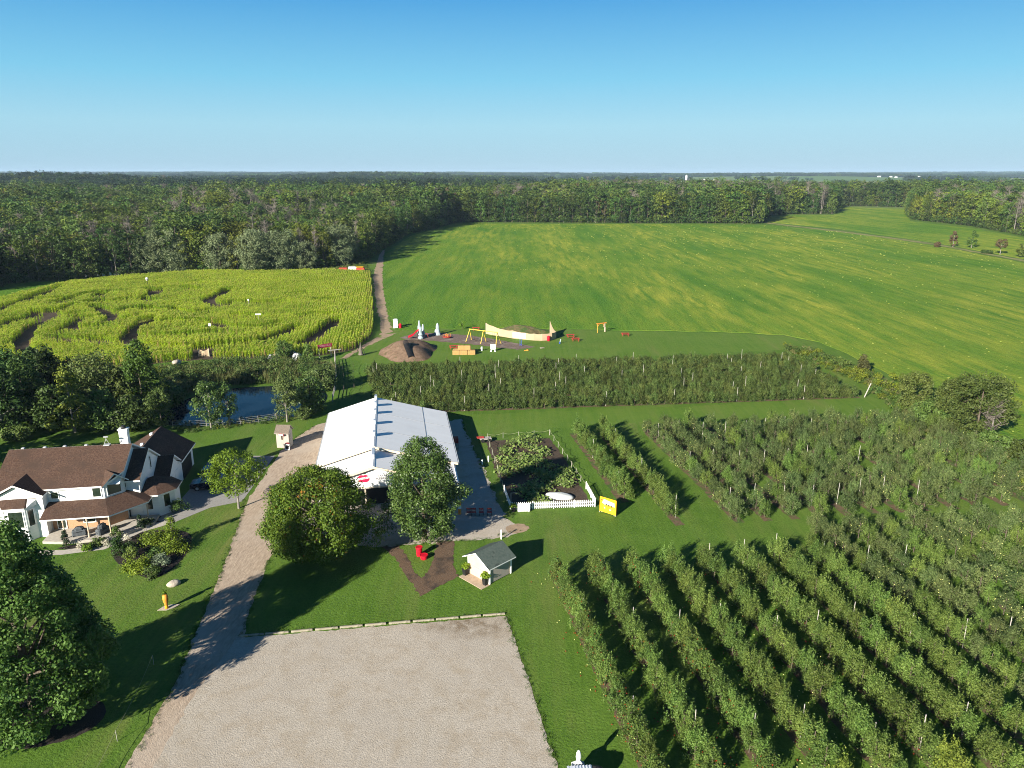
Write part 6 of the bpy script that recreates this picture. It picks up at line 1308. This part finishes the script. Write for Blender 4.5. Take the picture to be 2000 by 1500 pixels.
# pumpkin vines
VN = [G(*p) for p in ((965, 905), (985, 870), (1020, 855), (1048, 852), (1062, 880), (1075, 895), (1105, 905), (1125, 940), (1110, 962), (1075, 965), (1070, 985), (1040, 984), (1010, 960), (985, 935))]
gx, gy = region_points(VN, .5, ok=lambda a, b_: (nz2(a, b_, 1.5, .6) > -.02))
vn = []
for s in range(3):
    rs = np.random.default_rng(50+s); n = 22; Pp = np.stack([rs.normal(0, .35, n), rs.normal(0, .35, n), rs.uniform(.15, .55, n)], 1); vn.append(bpy.data.objects.new('vine', leaf_mesh('vine', [leaf_arrays(Pp, np.array([-.2, -.2, 1.0])+rs.normal(size=(n, 3))*.4, .34, rs, .85)], [M['vine']])))
scatter('pumpkin_vines', np.stack([gx, gy, gx*0], -1), rng.uniform(0, 6.28, len(gx)), rng.uniform(.7, 1.25, len(gx)), rng.integers(0, 3, len(gx)), vn)

# ------------------------------------------------------------------ corn maze
def zc(pts): return [G(x_*.38, 500+y_*.38) for x_, y_ in pts]
PATHS = [zc(p) for p in (
 [(-40, 310), (0, 292), (60, 268), (180, 228), (300, 180)], [(60, 480), (110, 462), (140, 420), (165, 385), (270, 335), (400, 318)], [(140, 525), (110, 480), (145, 440)], [(60, 525), (170, 517), (210, 503)],
 [(285, 412), (335, 400), (400, 358), (455, 345)], [(395, 398), (505, 388)], [(470, 262), (505, 250)], [(490, 280), (530, 303), (595, 335), (560, 355)], [(765, 187), (798, 192), (806, 212), (760, 227)],
 [(675, 470), (655, 440), (692, 402), (765, 348)], [(700, 390), (860, 358), (1060, 358), (1120, 368), (1160, 388)], [(1060, 245), (1100, 268), (1145, 278), (1150, 262)], [(1065, 240), (1130, 215), (1175, 188)],
 [(690, 482), (900, 502), (1200, 482), (1330, 468), (1455, 418), (1515, 388)], [(1555, 475), (1620, 435), (1692, 388), (1725, 348)], [(820, 300), (885, 288)], [(1395, 192), (1432, 192)], [(1488, 217), (1548, 207)], [(1635, 247), (1695, 242)],
 [(1030, 540), (1045, 515), (1062, 490)], [(1200, 325), (1300, 328)], [(500, 235), (540, 208), (640, 198)], [(385, 275), (260, 313), (170, 303)], [(-20, 395), (60, 355), (280, 322)], [(470, 255), (560, 262)], [(400, 340), (450, 338)], [(1100, 395), (1170, 395)], [(1380, 260), (1420, 258)], [(1000, 150), (1040, 146)], [(540, 330), (640, 300), (720, 290), (800, 300)], [(620, 250), (720, 240), (790, 250)], [(900, 300), (1000, 315), (1060, 300)], [(560, 365), (640, 352), (700, 335)], [(180, 250), (300, 240), (420, 225), (500, 208)], [(60, 350), (150, 330), (240, 300)], [(1180, 260), (1260, 255), (1330, 262)], [(1200, 390), (1330, 388), (1420, 372)], [(560, 470), (480, 450), (380, 455), (270, 440)], [(700, 430), (820, 440), (960, 430), (1100, 425), (1230, 430)], [(840, 185), (930, 178), (1010, 190)], [(300, 262), (380, 240)], [(1550, 330), (1620, 320), (1690, 325)])]
def corn_clump(seed, mt='corn'):
    rs = np.random.default_rng(seed); V, T = [], []
    for s in range(3):
        b0 = np.array([rs.normal()*.09, (s-1)*.27+rs.normal()*.05, 0]); H = 2.35*rs.uniform(.88, 1.1); st = .018
        V += [b0+[-st, 0, 0], b0+[st, 0, 0], b0+[st, 0, H*.85], b0+[-st, 0, H*.85]]
        for k in range(9):
            a = rs.uniform(0, 6.28); z = H*(.25+.68*k/8); d = np.array([cos(a), sin(a), 0]); p = np.array([-sin(a), cos(a), 0])*.05; L = rs.uniform(.35, .6)
            q0 = b0+[0, 0, z]; q1 = q0+d*L*.5+[0, 0, .28]; q2 = q0+d*L+[0, 0, rs.uniform(-.12, .18)]
            V += [q0-p*.6, q0+p*.6, q1+p, q1-p, q1-p, q1+p, q2+p*.2, q2-p*.2]
        for k in range(4):
            a = rs.uniform(0, 6.28); d = np.array([cos(a), sin(a), 0]); p = np.array([-sin(a), cos(a), 0])*.02; q0 = b0+[0, 0, H*.9]; q1 = q0+d*.13+[0, 0, .32]; T += [q0-p, q0+p, q1+p, q1-p]
    return bpy.data.objects.new('corn', leaf_mesh('corn', [np.array(V), np.array(T)], [M[mt], M['tassel']]))
ux, uy = cos(ANG), sin(ANG)
A_, B2 = np.meshgrid(np.arange(-260, 60, .70), np.arange(100, 360, .78)); A_ = A_.ravel(); A_ = A_+rng.uniform(-.16, .16, A_.shape); B2 = (B2+rng.uniform(-.2, .2, B2.shape)).ravel()
gx = A_*ux-B2*uy; gy = A_*uy+B2*ux; s = inpoly(gx, gy, CORN) & (np.abs(gx) < .72*(gy+14)+4); gx, gy = gx[s], gy[s]
pd = np.full(len(gx), 1e9)
for p in PATHS: pd = np.minimum(pd, seg_dist(gx, gy, p))
hw = np.where(gy > 215, 2.4, 2.0)+.4*np.sin(gx*.21)*np.cos(gy*.17); keep = (pd > hw) & (rng.uniform(size=len(gx)) > .04); pd = pd[keep]; gx, gy = gx[keep], gy[keep]
ed = seg_dist(gx, gy, CORN+CORN[:1]); hgt = 1.0+.09*nz2(gx, gy, 9, .5)+.05*nz2(gx, gy, 3.4, 1.1)+.05*nz2(gx, gy, 23, 2.0)+rng.normal(0, .05, len(gx)); hgt *= np.where(ed < 1.6, .86, 1)
dry = ((pd < 2.0) | (ed < 2.0)) & (rng.uniform(size=len(gx)) < .22); pk = np.where(dry, 4, rng.integers(0, 4, len(gx)))
scatter('corn_field', np.stack([gx, gy, gx*0], -1), np.where(rng.uniform(size=len(gx)) < .5, 0, pi)+ANG, np.clip(hgt*.82, .5, 1.15), pk, [corn_clump(i) for i in range(4)]+[corn_clump(9, 'drycorn')])
# volunteer plants dotted through the soy
n = 2900; gy = 110+(629-110)*rng.uniform(size=n)**1.4; gx = rng.uniform(-60, 320, n); s = inpoly(gx, gy, SOY) & (np.abs(gx) < .72*(gy+14)) & (nz2(gx, gy, 38, 1.1)+.02*gx-.1*(gy > 420)+rng.normal(0, .5, n) > .6); gx, gy = gx[s], gy[s]
vo = [bpy.data.objects.new('volunteer', leaf_mesh('volunteer', [clump_leaves([(0, 0, .25), (.3, .1, .2), (-.2, .2, .3)], [.32]*3, 12, .3, np.random.default_rng(i), .7)], [M['volunteer']])) for i in range(2)]
scatter('volunteer_plants', np.stack([gx, gy, gx*0+.05], -1), rng.uniform(0, 6.28, len(gx)), rng.uniform(.3, .85, len(gx))*np.clip(gy/320, .7, 1.4), rng.integers(0, 2, len(gx)), vo)

# ------------------------------------------------------------------ orchard
def apple_meshes(seed, lm='apple', fruit=None, h=3.0, r=1.05, n=2500, shoots=34, leaf=.125):
    rs = np.random.default_rng(seed); Ps, Ns = [], []
    nb = 30; bc = []
    for k in range(nb):
        t = rs.uniform(.04, .95); z = .35+(h-.75)*t; q = r*(1.08-.60*t)*rs.uniform(.2, 1.0); a = rs.uniform(0, 6.28); bc.append((q*cos(a), q*sin(a), z))
    m_ = n//nb
    for c in bc:
        d = rs.normal(size=(m_, 3)); d /= np.linalg.norm(d, axis=1, keepdims=True); Ps.append(np.array(c)+d*np.array([1, 1, 1.15])*.36*rs.uniform(0, 1, (m_, 1))**.5); Ns.append(d+rs.normal(size=(m_, 3))*.6+[0, 0, .3])
    for k in range(shoots):
        c = bc[rs.integers(nb)]; L = rs.uniform(.35, .95); m2 = 14; t = np.linspace(0, 1, m2)[:, None]; dr = np.array([rs.normal()*.2, rs.normal()*.2, 1]); Ps.append(np.array(c)+[0, 0, .1]+dr*L*t+rs.normal(size=(m2, 3))*.035); Ns.append(rs.normal(size=(m2, 3))+[0, 0, .2])
    V = [leaf_arrays(np.concatenate(Ps), np.concatenate(Ns), leaf, rs, .6)]; mats = [M[lm]]
    if fruit:
        fv = []
        for k in range(fruit[1]):
            c = np.array(bc[rs.integers(nb)]); d = rs.normal(size=3); d /= np.linalg.norm(d); o = c+d*.40
            for ax in range(2): e = np.roll([.036, 0, 0], ax); g = np.roll([0, 0, .036], 0); fv += [o-e-g, o+e-g, o+e+g, o-e+g]
        V.append(np.array(fv)); mats.append(M[fruit[0]])
    cm = leaf_mesh('crown', V, mats); tb = MB(); tb.tube((0, 0, -.05), (.03, 0, h*.7), .055, .03, 6, 0, False)
    for c in bc[:6]: tb.tube((.02, 0, max(.4, c[2]*.7)), c, .03, .012, 4, 0, False)
    return cm, tb.mesh('trunk', M['bark'], True)
AP = {'row': [apple_meshes(400+i) for i in range(4)], 'red': [apple_meshes(410+i, 'apple', ('fruit', 15)) for i in range(3)], 'lime': [apple_meshes(420+i, 'applelime') for i in range(2)],
      'mid': [apple_meshes(430+i, 'applemid', None, 2.9, 1.35, 2400, 36) for i in range(4)], 'green': [apple_meshes(440+i, 'applemid', ('greenfruit', 30), 2.7, 1.3, 2300, 30) for i in range(2)]}
def vis(x, y, pad=1.5): return abs(x) < .697*(.961*y+11)+pad and y > 39.5
trees = []     # x, y, kind, block, row, place in row
low_rows = []
for k in range(16):
    bx = 4.6+4.05*k; ye = 66.8+.17*(bx-4.6) if k < 8 else 76.6+.10*(bx-36); n = 0; y = ye; low_rows.append((bx, ye))
    while y > 38.5:
        x = bx+.19*(67-y)
        if random.random() > .018 and vis(x, y):
            n += 1
            kd = 'red' if k == 0 else ('red' if k in (1, 2) and random.random() < .3 else 'row')
            if k >= 2 and nz2(np.array(x), np.array(y), 6, k*.7) > 1.0: kd = 'lime'
            if k > 7: kd = random.choice(['mid', 'row', 'green'])
            trees.append((x+random.gauss(0, .12), y+random.gauss(0, .15), kd, 'low', k, n))
        y -= (1.28 if k < 8 else 1.7)*random.uniform(.85, 1.15)
mid_rows = []
for k in range(16):
    bx = (14.5, 19.1)[k] if k < 2 else 26.6+3.55*(k-2); yn = 86.0 if k == 0 else 79.8 if k == 1 else 80.4+.13*(bx-26); yf = 110.3+.12*(bx-10); n = 0; y = yn; mid_rows.append((bx, yn, yf))
    while y < yf:
        x = bx+.172*(83-y)-(0 if k else -.5)
        if random.random() > (.02 if k < 2 else .06) and vis(x, y):
            n += 1
            kd = 'row' if k < 2 else random.choice(['mid', 'mid', 'mid', 'green', 'row']); trees.append((x+random.gauss(0, .1), y+random.gauss(0, .15), kd, 'mid', k, n))
        y += (1.3 if k < 2 else 2.1)*random.uniform(.85, 1.15)
trees.sort(key=lambda t: math.hypot(t[0], t[1]))
first = {}; rest = []; cnt = {}
LK = {'row': 'grey green', 'red': 'red fruited', 'lime': 'yellowing', 'mid': 'bushy', 'green': 'green fruited'}
for i, (x, y, kd, blk, row, n) in enumerate(trees):
    sc = random.uniform(.86, 1.12); rz = random.uniform(0, 6.28)
    if i >= 300: rest.append((x, y, kd, sc, rz)); continue
    cm, tm_ = random.choice(AP[kd]); end = 'far end' if blk == 'low' else 'near end'
    where = ('of the lower orchard, %s from %s of the %s row from gravel lot' if blk == 'low' else 'of the middle orchard, %s from %s of the %s row from pumpkin patch') % (nth(n), end, nth(row+1))
    if (cm.name, 'p') not in first:
        t = thing('apple_tree', '', 'apple tree', (x, y), rz, 'apple trees in the orchard rows'); link('crown', cm, t); link('trunk', tm_, t); first[(cm.name, 'p')] = t
    else:
        t = copy_tree(first[(cm.name, 'p')]); t.location = (x, y, 0); t.rotation_euler = (0, 0, rz)
    t.scale = (sc*random.uniform(.9, 1.1), sc, sc); t['label'] = '%s %s' % (LK[kd], where.replace('of the lower orchard', 'lower orchard tree').replace('of the middle orchard', 'middle orchard tree'))
kk = list(AP); off = np.cumsum([0]+[len(AP[k]) for k in kk]); so2 = [proto_obj(p, 'apple_tree_shape') for k in kk for p in AP[k]]
if rest: scatter('apple_trees_farther', [(a, b_, 0) for a, b_, *_ in rest], [r[4] for r in rest], [r[3] for r in rest], [off[kk.index(r[2])]+random.randrange(len(AP[r[2]])) for r in rest], so2)
# trellis block
TR = [apple_meshes(450+i, 'trellis', None, 2.35, .95, 1300, 9, .16) for i in range(4)]
tp = []; tposts = []
for k in range(9):
    y0 = 120.9+3.55*k; x = -22.3-.98*k; xe = 64-.2*k; q = random.randrange(11)
    while x < xe:
        y = y0+.11*(x+22.3)
        if random.random() > .03 and vis(x, y): tp.append((x, y+random.gauss(0, .12), 0))
        if q % 11 == 3 and random.random() < .75 and vis(x, y): tposts.append((x+.5, y, k))
        x += 1.12*random.uniform(.9, 1.1); q += 1
scatter('trellis_orchard', tp, rng.uniform(0, 6.28, len(tp)), np.stack([rng.uniform(.8, 1.25, len(tp)), rng.uniform(.8, 1.25, len(tp)), rng.uniform(.72, 1.05, len(tp))], -1), rng.integers(0, 4, len(tp)), [proto_obj(p, 'trellis_tree') for p in TR])
# stakes standing in the rows
sm_low = MB().tube((0, 0, 0), (.06, 0, 2.95), .042, .036, 7).mesh('orchard_stake', M['stake']); sm_tr = MB().tube((0, 0, 0), (.03, .02, 2.75), .045, .04, 7).mesh('trellis_post', M['stake'])
c_ = {}
for (x, y, k) in sorted(tposts, key=lambda p: (p[2], p[0])):
    c_[k] = c_.get(k, 0)+1; o = link('trellis_post', sm_tr, None, (x, y, 0), random.uniform(0, 6)); tag(o, 'pale trellis post, %s from left in the %s trellis row from the barn' % (nth(c_[k]), nth(k+1)), 'post', 'posts in the trellis orchard')
c_ = {}
for blk, rows in (('lower', low_rows), ('middle', mid_rows)):
    for k, rw in enumerate(rows):
        ys_ = np.arange(42, rw[1]-1, 13)+random.uniform(0, 4) if blk == 'lower' else np.arange(rw[1]+1, rw[2], 12)+random.uniform(0, 3); n = 0
        for y in (reversed(ys_) if blk == 'lower' else ys_):
            x = rw[0]+(.19*(67-y) if blk == 'lower' else .172*(83-y))+.25
            if vis(x, y, -1) and (k < 10): n += 1; o = link('orchard_stake', sm_low, None, (x, y, 0), random.uniform(0, 6)); tag(o, 'pale stake, %s along the %s row of the %s orchard block' % (nth(n), nth(k+1), blk), 'stake', 'stakes in the orchard rows')
b = post(G(1688, 776), 2.6, .1, 'stake', 'leaning_post', 'stout pale post leaning right at the end of the trellis orchard', 'post', None, (1.1, .4))
# bare strips under the rows
def strips():
    mb = MB()
    def strip(a, c, hw):
        d = Vector((c[0]-a[0], c[1]-a[1])); L = d.length; d /= L; n_ = Vector((-d.y, d.x)); k = max(2, int(L/.9)); l = []; r = []
        for i in range(k+1):
            p = Vector(a[:2])+d*(L*i/k); l.append((p.x+n_.x*hw*random.uniform(.75, 1.2), p.y+n_.y*hw*random.uniform(.75, 1.2), .01)); r.append((p.x-n_.x*hw*random.uniform(.75, 1.2), p.y-n_.y*hw*random.uniform(.75, 1.2), .01))
        mb.add(l+r, [(i, k+1+i, k+2+i, i+1) for i in range(k)])
    for bx, ye in low_rows: strip((bx-.15, ye+.8), (bx+.19*29, 38), .5)
    for bx, yn, yf in mid_rows: strip((bx+.172*(84-yn), yn-1.0), (bx+.172*(83-yf), yf), .6)
    for k in range(9): y0 = 120.9+3.55*k; strip((-22.8-.98*k, y0), (64.5-.2*k, y0+.11*(86.8)), .55)
    o = mb.build('bare_strips', M['bare']); return tag(o, kind='structure')
o = strips()
for p in o.data.polygons:
    if p.normal.z < 0: o.data.flip_normals(); break
# windfall apples
n = 520; ro = rng.integers(0, 6, n); yy = rng.uniform(40, 68, n); xx = np.array([low_rows[r][0] for r in ro])+.19*(67-yy)+rng.normal(0, .8, n)-.3
bb = bpy.data.objects.new('windfall', MB().lathe([(.012, 0), (.042, .025), (.045, .055), (.02, .08)], 7).mesh('windfall', M['fruit'])); b2 = bpy.data.objects.new('windfall', MB().lathe([(.012, 0), (.042, .025), (.045, .055), (.02, .08)], 7).mesh('windfall', M['greenfruit']))
scatter('windfall_apples', np.stack([xx, yy, xx*0+.012], -1), xx*0, xx*0+1.1, rng.integers(0, 2, n), [bb, b2])
# turf blades near the lane so the lawn is not a bare sheet
# ragged grass creeping over the gravel edges, and loose tufts
eg = []
for line_, k_ in (([(-27.5, 51.1), (-30.3, 68), (-33.0, 82.0), (-34.2, 86)], 7), ([(-26.8, 42), (-27.5, 51.1)], 6), ([(-.55, 60.3), (1.2, 52), (3.2, 42)], 9), ([(-24.6, 57.3), (-12, 59.1), (-.5, 60.7)], 8), ([(-26.2, 71), (-24.8, 60), (-24.2, 57.2)], 7), ([(-15, 73.6), (-7, 75), (-3.5, 75.2), (.9, 77.6)], 6), ([(-8.6, 118), (-7.2, 110), (-5.2, 101), (-3.2, 92), (-1.8, 85)], 5), ([(-34.6, 103), (-33.9, 109), (-32.4, 114.5)], 5)):
    for a, c in zip(line_[:-1], line_[1:]):
        L = math.hypot(c[0]-a[0], c[1]-a[1])
        for q in range(int(L*k_)):
            t_ = random.random(); eg.append((a[0]+(c[0]-a[0])*t_+random.gauss(0, .16), a[1]+(c[1]-a[1])*t_+random.gauss(0, .16), 0))
eg = np.array(eg); M['tuft'] = leafmat('grass tufts', (.030,.075,.008), (.100,.165,.024), .25, .3)
scatter('edge_grass', eg, rng.uniform(0, 6.28, len(eg)), rng.uniform(.5, 1.3, len(eg)), rng.integers(0, 2, len(eg)), [blade_clump(71, .13, 18, 'tuft', .09, .008), blade_clump(72, .10, 22, 'tuft', .12, .008)])
# ------------------------------------------------------------------ far farms
def farm(u, v, rz, kind, label, s=1.0, dist=None):
    x, y = (dist*(u-1000)/1435, dist) if dist else G(u, v)
    z = float(hz(np.array(x), np.array(y)))
    if kind == 'barn':
        t = thing('far_barn', label, 'barn', (x, y, z), rz); t.scale = (s,)*3; b = MB(); b.prism([(-12, -6), (12, -6), (12, 6), (-12, 6)], 0, 6); gable_x(b, -11.9, 11.9, -5.9, 0, 5.9, 6, 9.5); b.build('wall', M['siding'], t)
        b = MB(); b.slab([(-12.5, 0, 10), (12.5, 0, 10), (12.5, -6.8, 5.9), (-12.5, -6.8, 5.9)], .3); b.slab([(-12.5, .01, 10), (12.5, .01, 10), (12.5, 6.8, 5.9), (-12.5, 6.8, 5.9)], .3); b.build('roof', [M['barnwhite'], M['white']], t)
    else:
        t = thing('silo', label, 'silo', (x, y, z), 0); t.scale = (s,)*3; MB().lathe([(3.2, 0), (3.2, 20)], 20).build('tower', M['white'], t, True); MB().lathe([(3.2, 20.02), (2.9, 21.5), (1.8, 22.8), (.3, 23.4)], 20).build('dome', M['white'], t, True)
FARMS = [(1328, 0, 'silo', 'tall white silo among far fields right of centre', 1.15, 2900), (1320, .3, 'barn', 'white far barn at the foot of the white silo', .6, 2900), (1360, .2, 'barn', 'far white barn just right of the silo', .75, 3050), (1383, .1, 'barn', 'long far white barn, second right of the silo', .75, 3000), (1168, .1, 'barn', 'far white farm building left of the silo', .9, 3000), (1158, -.2, 'barn', 'leftmost far white farm building left of the silo', .7, 2980), (1110, .4, 'barn', 'far grey farm building above the centre woods', .7, 3100),
 (1690, .2, 'barn', 'far white farm building, first of the cluster at right', .7, 4300), (1712, .0, 'barn', 'far white farm building, second of the cluster at right', .6, 4350), (1722, .3, 'barn', 'far white farm building, third of the cluster at right', .6, 4250), (1765, .1, 'barn', 'far long white shed right of the farm cluster', .9, 4300), (1800, .1, 'barn', 'far pale low shed, farthest right of the farms', .8, 4350)]
for u, rz, k, lab, s_, dd in FARMS: farm(u, 0, rz, k, lab, s_, dd)
x, y = -1005., 1835.; z = float(hz(np.array(x), np.array(y))); t = thing('far_house', 'small grey roofed far house in a clearing on the left ridge', 'house', (x, y, z), .2); b = MB(); b.prism([(-9, -5), (9, -5), (9, 5), (-9, 5)], 0, 5); gable_x(b, -8.9, 8.9, -4.9, 0, 4.9, 5, 8); b.build('wall', M['cream'], t); b = MB(); b.slab([(-9.5, 0, 8.5), (9.5, 0, 8.5), (9.5, -5.6, 4.9), (-9.5, -5.6, 4.9)], .3); b.slab([(-9.5, .01, 8.5), (9.5, .01, 8.5), (9.5, 5.6, 4.9), (-9.5, 5.6, 4.9)], .3); b.build('roof', [M['oldshingle'], M['white']], t)

# ------------------------------------------------------------------ haze
hb = MB().box((-14000, -260, -130), (14000, 14500, 95)); hm, t_, p_ = new_mat('haze air'); t_.nodes.remove(p_)
pv = t_.nodes.new('ShaderNodeVolumePrincipled'); pv.inputs['Color'].default_value = (.55, .76, 1, 1); pv.inputs['Density'].default_value = HAZE; pv.inputs['Anisotropy'].default_value = .0
t_.links.new(pv.outputs[0], t_.nodes['Material Output'].inputs['Volume'])
if HAZE > 0: tag(hb.build('haze', hm), kind='stuff')
